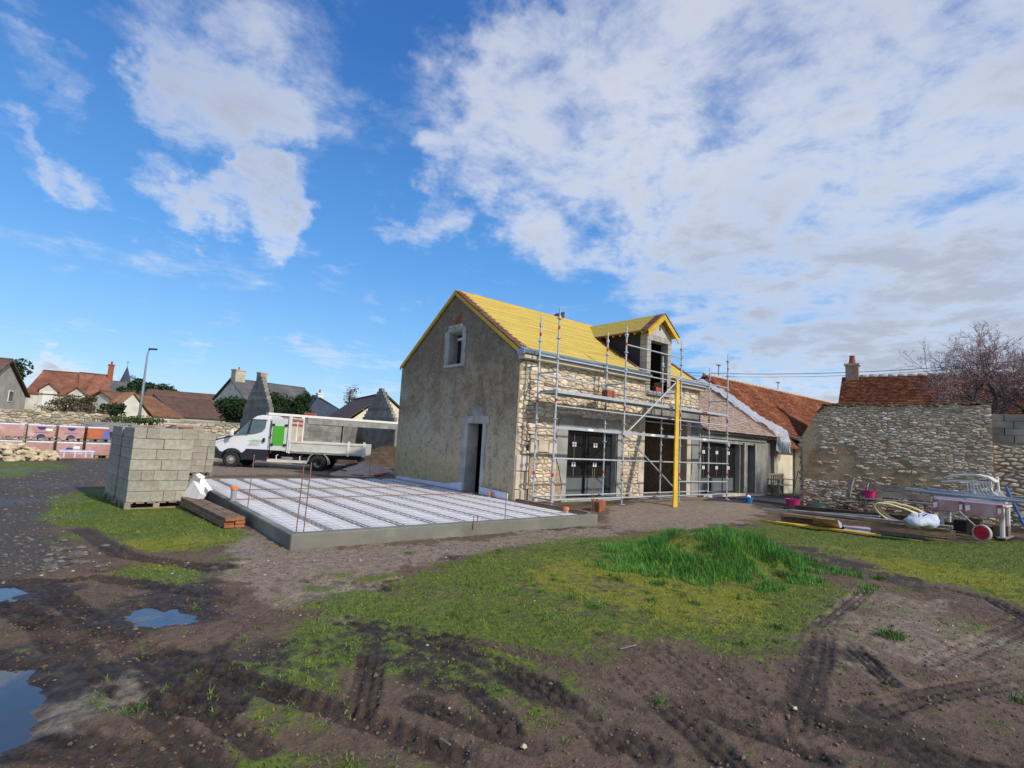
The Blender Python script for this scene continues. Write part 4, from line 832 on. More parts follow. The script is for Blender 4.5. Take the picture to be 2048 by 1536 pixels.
# ------------------------------------------------------------------ lean-to extension
def extension():
    t = thing('lean_to_extension', 'low concrete extension with mottled clay tiles joined to the end of the barn', 'building', (11.3, 1.5, .1))
    x0, x1 = BL + .05, 14.25; ze, zr = 2.42, 4.72; g = .12
    FF = lambda u, z, w: (u, w, z)
    m = wall(MB(), x0, 13.0, -.3, lambda u: 2.16, [(8.52, 11.55, .16, 2.02), (11.78, 12.42, .16, 2.02)], FF, 0.03, .30); m.build('front_wall', M_conc, t)
    m = MB(); pts = [(13.0, .03)] + [(13.75 + .42 * math.sin(a), .45 - .42 * math.cos(a)) for a in np.linspace(0, math.pi / 2, 7)] + [(14.17, 2.2), (13.0, 2.2)]; m.prism([(x, y, -.2) for x, y in pts], (0, 0, 2.36)); m.build('rounded_corner', mat('stained cement', (.30, .285, .26), (.15, .14, .13), 1.6, .9, .006, 18, stretch=(1, 1, .35), c3=(.36, .34, .31), sc3=.9), t)
    bev(mb().box(x0, 13.4, -.02, .3, 2.165, 2.33).build('ring_beam', M_concD, t), .008)
    rr = random.Random(1); X = x0 + .05
    while X < 14.0: w = rr.uniform(.5, .8); bev(mb().box(X, min(X + w, 14.1) - .01, -.14, .2, 2.335, 2.45).build('cornice_stone', M_dress, t), .01); X += w
    for a, b in ((8.40, 8.52), (11.55, 11.64), (11.66, 11.78), (12.42, 12.5)): bev(mb().box(a, b, -.035, .02, .12, 2.1).build('post', M_joist if b - a < .1 else M_conc, t), .004)
    m = MB(); m.box(11.30, 11.34, .03, .35, .16, 2.02); m.box(12.41, 12.43, .03, .5, .16, 2.02); m.build('door_reveal', M_conc, t)
    french_door(t, 'french_door', 8.56, 11.3, .18, 2.01, 3)
    mb().box(11.34, 11.55, .2, .27, .18, 2.01).build('side_panel', M_dark, t)
    bev(mb().box(8.5, 11.5, -.12, .2, .04, .165).build('door_sill', M_dress, t), .01); bev(mb().box(11.6, 12.9, -.25, .2, -.1, .13).build('doorstep', M_conc, t), .02)
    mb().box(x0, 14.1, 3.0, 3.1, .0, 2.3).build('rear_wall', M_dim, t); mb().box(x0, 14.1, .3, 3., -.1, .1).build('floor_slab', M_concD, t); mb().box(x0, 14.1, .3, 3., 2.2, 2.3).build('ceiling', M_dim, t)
    U = (x1 - x0, 0, 0); V = (0, 3.45, zr - ze); O = (x0, -.25, ze + .0)
    m = MB(); m.prism([(x0, -.2, ze - .03), (x1, -.2, ze - .03), (x1, 3.2, zr - .06), (x0, 3.2, zr - .06)], (0, 0, .03)); m.build('roof_deck', M_wood, t)
    tiles('roof_tiles', M_tileN, t, O, U, V, 36, 30, 3)
    for i in range(30): X = x0 + .1 + i * .19; mb().box(X, X + .1, -.24, -.1, ze - .03, ze).build('tile_batten_end', M_black, t)
    return t
extension()
def plastic():
    t = thing('plastic_sheet', 'crumpled clear plastic sheet hanging down over the roof joint', 'tarpaulin', (14.2, 1.2, 2.))
    rnd = np.random.default_rng(8); nu, nv = 10, 40; V = []; F = []
    for j in range(nv):
        s = j / (nv - 1); y = 3.4 - 3.9 * s; z = 4.95 - 2.55 * s + .08 * math.sin(7 * s)
        if s > .93: y = -.28; z = 2.35 - (s - .93) * 9
        for i in range(nu):
            a = i / (nu - 1); x = 13.72 + a * (.95 + .35 * s) + .015 * math.sin(j * .9); V.append((x, y + rnd.normal(0, .03), z + .10 * abs(math.sin(a * 9 + j * .35)) * (.4 + s) + .12 * math.sin(a * math.pi) + rnd.normal(0, .015)))
    for j in range(nv - 1):
        for i in range(nu - 1): k = j * nu + i; F.append((k, k + 1, k + nu + 1, k + nu))
    m = MB(); m.add(V, F); o = m.build('sheet', M_plast, t, smooth=True)
    m = MB(); V2 = [];  # lumps bunched at the foot
    for q in range(14):
        m.tube([(13.95 + q * .06, -.3 + .03 * math.sin(q), 2.45), (14.0 + q * .055, -.36 + .05 * math.cos(q * 2), 2.2), (14.03 + q * .05, -.33, 1.85 + .12 * math.sin(q * 1.7))], [.05, .06, .02], 6)
    m.build('gathered_fold', M_plast, t, smooth=True)
plastic()
# ------------------------------------------------------------------ old house beyond, with cream walls
def roof_pair(t, O, U, W, ze, zr, M, ov=.2, nu=60, nv=40, seed=1, tiled=True, ridge=True, th=.08):
    """gable roof: O front eave start, U along the eave, W across the full span"""
    O, U, W = Vector(O), Vector(U), Vector(W); w = W.normalized(); h = zr - ze; half = W / 2; s_ = h / half.length
    for k, (o, v) in enumerate(((O - w * ov, half + w * ov), (O + W + w * ov, -half - w * ov))):
        o = Vector((o.x, o.y, ze - s_ * ov)); v = Vector((v.x, v.y, h + s_ * ov))
        m = MB(); m.prism([o, o + U, o + U + v, o + v], (0, 0, th * .5)); r = m.build('roof', M, t)
        if tiled and k == 0: tiles('roof_tiles', M, t, o + Vector((0, 0, th * .5)), U, v, nu, nv, seed)
    return t
def old_house():
    t = thing('long_farmhouse', 'long cream farmhouse with a red brown tiled roof behind the barn', 'house', (21, 3, 0))
    x0, x1 = 14.35, 31.; ze, zr = 2.32, 5.28
    m = wall(MB(), x0, x1, -.3, lambda u: ze, [], lambda u, z, w: (u, w, z), .1, .5); m.build('wall', M_cream, t)
    m = MB(); m.prism([(x0, .1, ze), (x0, 3.3, zr - .1), (x0, 6.5, ze), (x0, 6.5, -.3), (x0, .1, -.3)], (.3, 0, 0)); m.build('gable_wall', M_cream, t)
    m = MB(); m.prism([(x1, .1, ze), (x1, 3.3, zr - .1), (x1, 6.5, ze), (x1, 6.5, -.3), (x1, .1, -.3)], (-.3, 0, 0)); m.build('gable_wall', M_cream, t)
    roof_pair(t, (x0 - .2, .1, 0), (x1 - x0 + .3, 0, 0), (0, 6.4, 0), ze, zr, M_tile, .35, 100, 42, 6)
    X = x0 - .2
    while X < x1: m = MB(); m.tube([(X, 3.3, zr + .02), (X + .36, 3.3, zr + .035)], [.10, .115], 8); m.build('ridge_tile', M_ridge, t, smooth=True); X += .38
    # short wing coming forward with its own little roof and a window
    X = 16.2
    m = wall(MB(), X, 19.5, -.3, lambda u: 2.25, [(16.55, 17.3, .95, 2.0)], lambda u, z, w: (u, w, z), -.35, 0.05); m.build('wing_wall', M_cream, t)
    f = mb().box(16.55, 17.3, -.2, -.15, .95, 2.0).build('window', mat('grey shutter', (.30, .27, .22), (.24, .21, .17), 3., .8), t); mb().box(16.57, 16.78, -.22, -.205, 1., 1.95).build('pane', M_glass, f)
    bev(mb().box(16.45, 17.4, -.42, -.1, .84, .945).build('window_sill', M_dress, t), .01)
    m = MB(); m.prism([(X - .1, -.52, 2.26), (19.6, -.52, 2.26), (19.6, .5, 2.60), (X - .1, .5, 2.60)], (0, 0, .06)); m.build('wing_roof', M_tile, t); tiles('roof_tiles', M_tile, t, (X - .1, -.54, 2.32), (3.5, 0, 0), (0, 1.0, .34), 22, 9, 9)
    m = MB(); m.beam((X - .15, -.55, 2.30), (X - .15, .5, 2.66), .09, .10); m.build('verge_flashing', M_zinc, t)
    for (px, py, h) in ((1437, 752, .55), (1556, 782, .5)):
        a = atY(px, py, 3.4); an = thing('antenna', 'small television antenna on the ' + ('near' if px < 1500 else 'far') + ' part of the farmhouse ridge', 'antenna', a)
        m = MB(); m.beam(a - Vector((0, 0, .1)), a + Vector((0, 0, h)), .03, .03); m.build('mast', M_gate, an)
        m = MB(); m.beam(a + Vector((-.1, 0, h)), a + Vector((.1, 0, h - .05)), .02, .02)
        for q in range(4): m.beam(a + Vector((-.1 + q * .065, -.1, h - q * .0125)), a + Vector((-.1 + q * .065, .1, h - q * .0125)), .015, .015)
        m.build('rods', M_gate, an)
old_house()
# ------------------------------------------------------------------ scaffold
def scaffold():
    t = thing('scaffold', 'galvanised tube scaffold with one long deck standing before the rubble front', 'scaffold', (4.5, -.6, .12))
    XS = (.42, 3.05, 5.75, 8.55); YF, YB = -.95, -.27; HB, HF = 4.96, 5.05
    r = .0245
    first = {}
    for y, h in ((YF, HF), (YB, HB)):
        for i, x in enumerate(XS):
            z0 = gz(x, y) if i < 3 else .12
            hh = h - (.32 if (i >= 2 and y == YB) else 0)
            key = (y, round(hh, 2))
            lean = Vector((.0, 0, 0))
            m = MB(); m.tube([(x, y, z0 + .05), (x, y, hh - .28)], r, 8); m.tube([(x, y, hh - .28), (x, y, hh)], .018, 6); s = m.build('standard', M_galv, t, smooth=False)
            c = MB()
            for k in range(1, 11):
                z = z0 + .18 + k * .5 - .5
                if z < hh - .2: c.tube([(x, y, z - .012), (x, y, z + .012)], .062, 8)
            c.tube([(x, y, hh - .31), (x, y, hh - .22)], .042, 8)
            tag(c.build('rosette', M_galv, s), kind='stuff')
            for z in (z0 + .82, 2.72, hh - .52):
                q = MB(); q.tube([(x, y, z - .045), (x, y, z + .045)], r + .003, 8, False); q.build('red_band', M_red, s)
            m = MB(); m.box(x - .07, x + .07, y - .07, y + .07, z0 - .01, z0 + .012); m.tube([(x, y, z0), (x, y, z0 + .22)], .018, 6); m.build('base_plate', M_galv, s)
    def bar(n, a, b, w=.020, M=M_galv): m = MB(); m.tube([a, b], w, 8); return m.build(n, M, t)
    levF = [.42, 1.12, 2.02, 2.55, 3.42]
    for i in range(3):
        a, b = XS[i], XS[i + 1]
        for z in (.30, 1.30, 2.58): bar('ledger', (a, YF, z), (b, YF, z))
        for z in (3.42, 3.92) if i < 2 else (3.92,): bar('guard_rail', (a, YB, z - .02), (b, YB, z - .02), .02)
        bar('ledger', (a, YB, 2.50), (b, YB, 2.50), .02); bar('ledger', (a, YB, .32), (b, YB, .32), .02)
        m = MB(); m.box(a + .03, b - .03, YF - .02, YF + .02, 2.02, 2.09); bar_ = m.build('toe_beam', M_galv, t); mb().box((a + b) / 2 - .14, (a + b) / 2 + .06, YF - .024, YF - .021, 2.025, 2.085).build('label_plate', M_white2, bar_)
        # deck planks, two steel boards per bay
        for k in (0, 1):
            y0 = YF + .04 + k * .31; m = MB(); m.box(a + .03, b - .03, y0, y0 + .29, 2.965, 2.985); m.box(a + .03, b - .03, y0, y0 + .012, 2.91, 2.965); m.box(a + .03, b - .03, y0 + .278, y0 + .29, 2.91, 2.965); m.build('deck_plank', M_galv, t)
        mb().box(a + .03, b - .03, YF - .018, YF + .018, 2.90, 2.965).build('deck_ledger', M_galv, t)
    for x in XS:
        for z in (.30, 2.03, 2.92, 3.42): bar('transom', (x, YF, z), (x, YB, z), .022)
    bar('guard_rail', (3.05, YF, 4.52), (5.75, YF, 4.52)); bar('guard_rail', (3.05, YF, 3.92), (5.75, YF, 3.92)); bar('guard_rail', (5.75, YF, 3.90), (8.55, YF, 3.88))
    for z in (.42,): pass
    bar('diagonal_brace', (3.08, YF - .04, 2.03), (5.75, YF - .04, 3.95), .020); bar('diagonal_brace', (3.08, YF - .05, 2.0), (5.72, YF - .05, .35), .018)
    bar('short_rail', (5.75, YF, .72), (8.55, YF, .70), .022)
    mb().box(6.95, 7.25, YF - .026, YF - .02, 2.91, 2.955).build('red_band', M_red, t)
    m = MB(); m.beam((2.93, YF - .03, 2.06), (3.13, YF - .03, 1.98), .1, .1); m.build('coupler', M_galv, t); m = MB(); m.beam((8.47, YF - .03, 2.0), (8.6, YF - .03, 1.9), .08, .1); m.build('coupler', M_galv, t)
scaffold()
def hollow_brick(label, c, rz, sc=1., name='hollow_brick'):
    m = MB(); L, H, Dp = .42 * sc, .24 * sc, .20 * sc; m.box(-L / 2, L / 2, -Dp / 2, Dp / 2, 0, H)
    t = thing(name, label, 'brick', (0, 0, 0)); WL[t.name] = (0, 0, 0); bev(m.build('body', M_brick, t), .006)
    g = MB()
    for k in range(5): g.box(-L / 2 - .004, L / 2 + .004, -Dp / 2 + .02 + k * .035, -Dp / 2 + .035 + k * .035, .03, H - .03)
    g.build('cell', M_dim, t); t.location = c; t.rotation_euler = (0, 0, rz); return t
p = gat(1197, 1022); hollow_brick('orange hollow clay brick on the bare ground near the slab corner', (p.x, p.y, p.z), R_(20), 1.0)
hollow_brick('hollow red brick left on the scaffold deck', (2.86, -.52, 2.986), R_(10), .95)
hollow_brick('hollow red brick on the sill inside the dormer opening', (5.95, .08, 3.50), R_(5), .75)
hollow_brick('flat dark brick beside the hollow one on the deck', (2.45, -.5, 2.986), R_(-10), .45)
t = thing('plank_bundle', 'tall bundle of yellow planks propped upright against the scaffold', 'planks', (4.5, -1.7, .12))
for k, (dx, w) in enumerate(((-.055, .045), (-.005, .04), (.045, .045))):
    m = MB(); m.beam((4.46 + dx, -1.68, gz(4.5, -1.7) - .01), (5.50 + dx * .6, -1.0, 3.80 - .05 * k), w, .09, (1, 0, 0)); bev(m.build('plank', M_yelb, t), .004)
# ------------------------------------------------------------------ slab under construction
def slab():
    x0, x1, y0, y1, zt = -6.15, .16, -2.66, 6.25, .21
    t = thing('floor_slab', 'new floor slab of white polystyrene blocks between concrete joists behind a grey block edge', 'slab', (-3, 1.8, 0))
    m = MB(); m.box(x0, x1, y0, y0 + .19, -.25, zt); bev(m.build('edge_wall', M_slab, t), .012)
    m = MB(); m.box(x0, x0 + .12, y0 + .192, y1, -.25, zt - .002); bev(m.build('edge_wall', M_slab, t), .012)
    m = MB(); m.box(x0 + .125, -.02, y1 - .1, y1, -.25, zt); m.build('edge_wall', M_slab, t)
    m = MB(); m.box(x0 + .125, x1 - .04, y0 + .2, y1 - .1, -.2, .04); m.build('screed', M_slab, t)
    mb().box(.05, .14, y0 + .2, .0, .0, zt + .03).build('edge_board', M_wood, t)
    # joists run along Y, polystyrene blocks between them
    n = 10; pitch = (x1 - .16 - x0 - .14) / n; rnd = random.Random(2); proto = None
    bl = 1.2
    for i in range(n):
        xa = x0 + .14 + i * pitch
        mb().box(xa + pitch - .13, xa + pitch - .005, y0 + .2, y1 - .12, .04, .135).build('joist', M_joist, t)
        xe = xa + pitch - .13; y = y0 + .20 - rnd.uniform(0, .5); 
        while y < y1 - .15:
            a, b = max(y, y0 + .2), min(y + bl, y1 - .12); 
            if b - a > .1:
                m = MB(); ww = pitch - .135; m.prism([(xa + .004, a + .004, .05), (xe - .004, a + .004, .05), (xe - .004, a + .004, .155), (xa + ww * .86, a + .004, .196), (xa + ww * .14, a + .004, .196), (xa + .004, a + .004, .155)], (0, b - a - .008, rnd.uniform(-.002, .002))); m.build('polystyrene_block', M_poly, t)
            y += bl
    m = MB()
    for i in range(n):   # lattice bars standing over each joist
        xj = x0 + .14 + (i + 1) * pitch - .068
        m.tube([(xj, y0 + .25, .20), (xj, y1 - .2, .20)], .006, 4)
        y = y0 + .25
        while y < y1 - .3: m.tube([(xj - .03, y, .13), (xj, y + .1, .20), (xj + .03, y + .2, .13)], .003, 3, False); y += .2
    m.build('lattice_bars', M_rust, t)['kind'] = 'stuff'
    m = MB(); x = x0 + .25
    while x < x1 - .2: m.tube([(x, y0 + .22, .208), (x, y1 - .2, .210)], .0017, 3, False); x += .20
    y = y0 + .3
    while y < y1 - .2: m.tube([(x0 + .16, y, .212), (x1 - .12, y, .212)], .0019, 3, False); y += .25
    m.build('wire_mesh', M_rust, t)['kind'] = 'stuff'
    m = MB(); m.tube([(x0 + .1, 1.2, .235), (x1 - .3, 1.3, .235)], .012, 5); m.tube([(x0 + .5, 2.9, .235), (x1 - .5, 3.2, .24)], .012, 5); m.build('reinforcing_bar', M_rust, t)
    for (px, py, h, lx, ly, k) in ((592, 1066, .98, .02, 0, 2), (1010, 1036, .9, 0, 0, 1), (1183, 1026, .95, -.02, 0, 2), (495, 1016, .95, .02, .0, 1), (405, 966, .9, .03, 0, 1), (738, 958, .7, 0, 0, 1), (947, 1046, .12, 0, 0, 2)):
        b = at(px, py, .21)
        for q in range(k): m = MB(); bx = b.x + q * .12; by = b.y + q * .05; m.tube([(bx, by, .1), (bx + lx, by + ly, .21 + h)], .0085, 5); m.build('starter_bar', M_rust, t)
    # insulation upstands against the gable
    m = MB(); m.prism([(-.065, 2.18, .17), (-.065, 6.1, .17), (-.065, 6.1, .29), (-.065, 3.0, .33), (-.065, 2.18, .45)], (.055, 0, 0)); m.build('insulation_strip', M_film, t)
    m = MB(); m.prism([(-.065, .15, .17), (-.065, 1.35, .17), (-.065, 1.35, .40), (-.065, .15, .36)], (.055, 0, 0)); m.build('insulation_strip', M_film, t)
slab()
for (px, py, h, r, lab, z0) in ((466, 1002, .26, .055, 'tall grey drain pipe with orange cap near the left edge of the slab', .17), (1132, 1022, .10, .05, 'short grey drain pipe with orange cap near the right end of the slab', .17), (988, 996, .10, .045, 'orange capped pipe stub by the gable doorway', .17)):
    b = at(px, py, .2); 
    if px == 988: b = Vector((-.15, .75, 0))
    if px == 1132: b = at(1132, 1026, .2)
    t = thing('drain_pipe', lab, 'pipe', (b.x, b.y, z0)); m = MB(); m.tube([(b.x, b.y, z0), (b.x, b.y, z0 + h)], r, 14); m.build('pipe', M_pvc, t, smooth=False)
    m = MB(); m.lathe([(r + .012, 0), (r + .014, .05), (r * .9, .065), (0.01, .065)], (b.x, b.y, z0 + h - .01), 14); m.build('cap', M_orange, t)
# ------------------------------------------------------------------ concrete blocks on pallets
def pallet(label, c, rz, L=1.02, D=1.02):
    t = thing('pallet', label, 'pallet', (0, 0, 0)); 
    for y in (-D / 2, -.05, D / 2 - .1):
        mb().box(-L / 2, L / 2, y, y + .1, .0, .018).build('skid_board', M_woodp, t)
        for x in (-L / 2, -.05, L / 2 - .1): mb().box(x, x + .1, y + .001, y + .099, .018, .10).build('spacer', M_woodp, t)
    n = 6
    for i in range(n): x = -L / 2 + i * (L - .13) / (n - 1); mb().box(x, x + .13, -D / 2, D / 2, .102, .122).build('slat', M_woodp, t)
    t.location = c; t.rotation_euler = (0, 0, rz); return t
SB, HB_ = None, None
def block_proto():
    global SB
    m = MB(); m.box(-.25, .25, -.1, .1, -.0975, .0975); o = m.build('concrete_block', M_block, None, (0, 0, 0)); bev(o, .006); return o
def block_pack(c, rz, rows, label, group, skip_right=False, d=2):
    """rows of 20 x 20 x 50 cm blocks, laid two ways in turn; only those one could see are placed"""
    global SB
    R = Matrix.Rotation(rz, 3, 'Z'); rnd = random.Random(int(c[0] * 100)); out = []
    for r in range(rows):
        z = .122 + .1 + r * .2
        if r % 2 == 0:
            for i in range(5):
                for j in range(2):
                    if r < rows - 1 and 0 < i < 4 and j == 1: continue
                    out.append(((-.4 + i * .2, -.25 + j * .5, z), R_(90), ('first', 'second', 'third', 'fourth', 'fifth')[i] + ' from the left, ' + ('front' if j == 0 else 'rear') + ' half', r))
        else:
            for j in range(5):
                for i in range(2):
                    if r < rows - 1 and 0 < j < 5 and i == 1: continue
                    out.append(((-.25 + i * .5, -.4 + j * .2, z), 0, ('left', 'right')[i] + ' long one, ' + ('front', 'second', 'middle', 'fourth', 'back')[j] + ' row', r))
    for (lp, a, wh, rr_) in out:
        lab = 'grey block in the %s course of the %s pallet, %s' % ('top' if rr_ == rows - 1 else ('bottom', 'second', 'third', 'fourth', 'fifth', 'sixth', 'seventh')[rr_], label, wh)
        p_ = R @ Vector((lp[0] + rnd.uniform(-.006, .006), lp[1] + rnd.uniform(-.008, .008), lp[2])) + Vector(c); an = rz + a + rnd.uniform(-.012, .012)
        if SB is None: SB = block_proto(); o = SB
        else: o = SB.copy(); o.name = 'concrete_block'; COL.objects.link(o)
        o.location = p_; o.rotation_euler = (0, 0, an); tag(o, lab, 'block', group); WL[o.name] = tuple(p_)
bz = R_(6)
ax_ = Vector((math.cos(bz), math.sin(bz), 0)); ay_ = Vector((-math.sin(bz), math.cos(bz), 0))
c1 = at(312, 1017, 0) + ay_ * .51
for k in range(2):
    cc = c1 + ay_ * (k * 1.06) - ax_ * .02 * k; cc.z = gz(cc.x, cc.y) + .0
    pallet('wooden pallet under the ' + ('front' if k == 0 else 'rear') + ' pack of grey blocks beside the slab', cc, bz)
    block_pack(cc, bz, 7 if k == 0 else 7, 'front' if k == 0 else 'rear', 'blocks on the ' + ('front' if k == 0 else 'rear') + ' pallet')
for k, (px, py, rows, nm) in enumerate(((388, 953, 6, 'pallet behind the near stack'), (372, 925, 6, 'pallet farthest behind the near stack'))):
    cc = at(px, py, .05) + ay_ * .5; cc.z = .05; pallet('wooden pallet of the ' + ('middle' if k == 0 else 'farthest') + ' grey block stack', cc, bz); block_pack(cc, bz, rows + (1 if k else 0), 'farther' if k == 0 else 'farthest', 'blocks on the ' + nm)
# clay slabs and boards lying on the near pack
for i, (u, v, L, w, M, nm, lab, cat) in enumerate(((-.2, -.05, .62, .3, M_woodp, 'board', 'pale warped board lying on top of the near block stack', 'board'), (.05, .25, .42, .22, M_brick, 'clay_slab', 'thin red clay slab lying at the middle of the block stack top', 'slab'), (.36, .3, .34, .2, M_woodg, 'board', 'small grey board lying on top of the near block stack', 'board'), (.37, -.38, .22, .2, M_brick, 'clay_slab', 'small clay slab on the front right corner of the block stack', 'slab'))):
    p_ = c1 + ax_ * u + ay_ * v; z = .122 + 1.41; m = MB(); m.beam(p_ - ax_ * L / 2 + Vector((0, 0, z + .02)), p_ + ax_ * L / 2 + Vector((0, 0, z + .04)), w, .03); o = bev(m.build(nm, M, None), .004); tag(o, lab, cat)
# bundle of long planks beside the stack
t = thing('plank_stack', 'stack of long weathered planks with orange sawn ends beside the slab', 'planks', gat(430, 1040))
a, b = at(377, 1012, .04), at(468, 1058, .0); dd = (b - a).normalized(); nn = Vector((-dd.y, dd.x, 0))
for i in range(2):
    for j in range(3):
        m = MB(); off = nn * (.055 + .16 * i - .13) + Vector((0, 0, .045 + j * .055)); e = b + dd * random.uniform(-.02, .02) * (1 + j); m.beam(a + off, e + off, .15, .05); o = m.build('plank', M_wood, t); bev(o, .004)
        m = MB(); m.beam(e + off, e + off + dd * .004, .145, .046); m.build('sawn_end', M_ocut, o)
# loose polystyrene offcuts
t = thing('polystyrene_offcut', 'broken white polystyrene blocks leaning between stack and slab', 'polystyrene', gat(392, 995))
for i, (px, py, dx, dz, r) in enumerate(((385, 985, .35, .42, 30), (392, 1000, .42, .30, 38), (388, 1008, .45, .2, 25), (400, 990, .3, .45, 55))):
    p_ = at(px, py, .1); m = MB(); m.box(-.06, .06, -.25, .25, -.17, .17); m.xf(Matrix.Translation(p_ + Vector((0, .05 * i, .16))) @ Matrix.Rotation(R_(r), 4, 'X') @ Matrix.Rotation(R_(20 * i - 30), 4, 'Z') @ Matrix.Rotation(R_(25), 4, 'Y')); m.build('offcut', M_poly, t)
# ------------------------------------------------------------------ tipper truck
def truck():
    p0, p1 = at(460, 935, .03), at(634, 943, .03); d = (p1 - p0); wb = d.length; d.normalize(); n = Vector((-d.y, d.x, 0))    # n points away from the camera
    s = wb / 3.45; Mx = Matrix.Translation((p0.x, p0.y, .03)) @ Matrix(((d.x, n.x, 0, 0), (d.y, n.y, 0, 0), (0, 0, 1, 0), (0, 0, 0, 1))) @ Matrix.Scale(s, 4)
    t = thing('tipper_truck', 'white tipper truck with dropside bed and bright green side box', 'truck', tuple(Mx @ Vector((1.7, .9, 0))))
    def B(name, m, M, par=None, b=0, smooth=False):
        o = m.xf(Mx).build(name, M, par or t, smooth=smooth)
        if b: bev(o, b * s, 2)
        return o
    def prof(pts, y0, y1): return MB().prism([(x, y0, z) for x, z in pts], (0, y1 - y0, 0))
    W_ = 1.95; y0, y1 = -.02, W_
    # cab shell: loft between side profiles so that it narrows upwards and forwards
    cabp = [(-.80, .60), (-.86, .86), (-.80, 1.04), (-.62, 1.20), (-.20, 1.34), (.10, 1.44), (.62, 2.02), (.80, 2.17), (1.0, 2.22), (1.36, 2.22), (1.40, 2.0), (1.42, .62)]
    m = MB(); k = len(cabp)
    for (yy, sh, nar) in ((y0 + .0, 0, 0), (y0 + .35, .06, .02), (W_ / 2, .10, .03), (y1 - .35, .06, .02), (y1, 0, 0)):
        for (x, z) in cabp:
            fr = max(0, min(1, (.2 - x) / 1.0)); tin = max(0, (z - 1.25)) * .13
            yv = yy + (tin if yy < .5 else -tin if yy > 1.4 else 0) + ((.10 * fr) if yy < .3 else (-.10 * fr) if yy > 1.6 else 0)
            m.v.append((x - sh * (1 if x < .6 else 0), yv, z + nar * (z > 1)))
    for a in range(4):
        for j in range(k): m.f.append((a * k + j, a * k + (j + 1) % k, (a + 1) * k + (j + 1) % k, (a + 1) * k + j))
    m.f.append(tuple(range(k))[::-1]); m.f.append(tuple(range(4 * k, 5 * k))); body = B('cab', m, M_truck, None, .04)
    def yside(x, z): return y0 + max(0, (z - 1.25)) * .13 + .10 * max(0, min(1, (.2 - x) / 1.0))
    def side(name, pts, M, out=.008, th=.012, par=None):
        m = MB(); V = [(x, yside(x, z) - out, z) for x, z in pts]; m.prism(V, (0, th, 0)); return B(name, m, M, par)
    side('side_window', [(.05, 1.37), (.26, 1.62), (.56, 1.98), (.63, 2.0), (.52, 1.43)], M_cglass); side('side_window', [(.60, 1.44), (.70, 1.99), (1.22, 1.99), (1.20, 1.68), (1.12, 1.56), (.85, 1.47)], M_cglass)
    side('window_rubber', [(.50, 1.40), (.59, 1.42), (.69, 2.02), (.60, 2.02)], M_trim, .012); side('window_rubber', [(-.12, 1.33), (.06, 1.36), (.60, 2.03), (1.26, 2.04), (1.24, 2.0), (.58, 1.99), (.05, 1.40)], M_trim, .010)
    side('hood_line', [(-.74, 1.12), (-.68, 1.14), (-.1, 1.31), (-.08, 1.25), (-.5, 1.15), (-.76, 1.04)], M_trim, .010)
    m = MB(); m.prism([(.135, .16, 1.47), (.60, .22, 2.02), (.60, W_ - .22, 2.02), (.135, W_ - .16, 1.47)], (-.03, 0, .025)); B('windscreen', m, M_cglass)
    arch = [(.47 * math.cos(a), .33 + .47 * math.sin(a)) for a in [math.pi * i / 10 for i in range(11)]]
    low = [(1.42, .36), (1.42, .80), (.56, .80), (.49, .70)] + [(x * .98, z + .0) for x, z in arch[2:9]] + [(-.5, .66), (-.66, .84), (-.88, .88), (-.92, .62), (-.84, .36), (-.5, .36)] + [(.40 * math.cos(a), .33 + .40 * math.sin(a)) for a in [math.pi - math.pi * i / 8 for i in range(9)]] + [(.5, .36)]
    B('lower_trim', prof(low, y0 - .03, y0 + .25), M_trim, None, .01); B('lower_trim', prof(low, y1 - .25, y1 + .03), M_trim, None, .01)
    B('bumper', prof([(-.93, .36), (-.95, .60), (-.90, .86), (-.70, .84), (-.66, .36)], y0 + .1, y1 - .1), M_trim, None, .03)
    m = MB(); m.box(-.90, -.86, .5, 1.45, .72, 1.0); B('grille', m, M_trim)
    for yy in (.12, 1.55): m = MB(); m.prism([(-.90, yy, .86), (-.80, yy, 1.08), (-.62, yy, 1.10), (-.84, yy, .88)], (0, .28, 0)); B('headlight', m, M_cglass)
    side('door_handle', [(1.16, 1.10), (1.26, 1.10), (1.26, 1.27), (1.16, 1.27)], M_trim, .02)
    m = MB(); m.box(.03, .05, y0 - .14, y0 - .02, 1.34, 1.5); m2 = MB(); m2.lathe([(.02, -.13), (.075, -.10), (.085, .02), (.075, .12), (.02, .14)], (-.02, y0 - .16, 1.42), 10, 1, .8); B('wing_mirror', m2, M_white)
    for z, xa, xb, w, M in ((1.15, .72, 1.10, .035, M_lime), (1.09, .72, 1.08, .018, M_lime)):
        m = MB(); x = xa; rr = random.Random(4)
        while x < xb: l = rr.uniform(.022, .045); m.box(x, x + l, y0 - .012, y0 - .002, z, z + w * rr.uniform(.7, 1)); x += l + .008
        B('door_lettering', m, M)
    m = MB(); x = .62; rr = random.Random(6)
    for z in (1.03, .98, 1.21):
        x = .64
        while x < 1.05: l = rr.uniform(.015, .03); m.box(x, x + l, y0 - .012, y0 - .002, z, z + .012); x += l + .01
    B('door_lettering', m, mat('grey lettering', (.40, .43, .40), None, rough=.5))
    side('door_gap', [(1.395, .82), (1.405, .82), (1.385, 2.1), (1.375, 2.1)], M_trim, .01)
    # tool box behind the cab with its lime green shutter
    m = MB(); m.box(1.47, 2.13, -.02, W_, .78, 2.12); tb = B('tool_locker', m, mat('locker white', (.68, .71, .70), (.62, .65, .64), 2., .5), None, .02)
    m = MB()
    for k_ in range(8): m.box(1.55, 2.00, -.052, -.018, 1.02 + k_ * .10, 1.112 + k_ * .10)
    B('green_shutter', m, M_green, tb)
    for x in (1.50, 2.01):
        for z in (.98, 1.80): m = MB(); m.box(x, x + .10, -.07, -.02, z, z + .09); B('hinge', m, M_trim, tb)
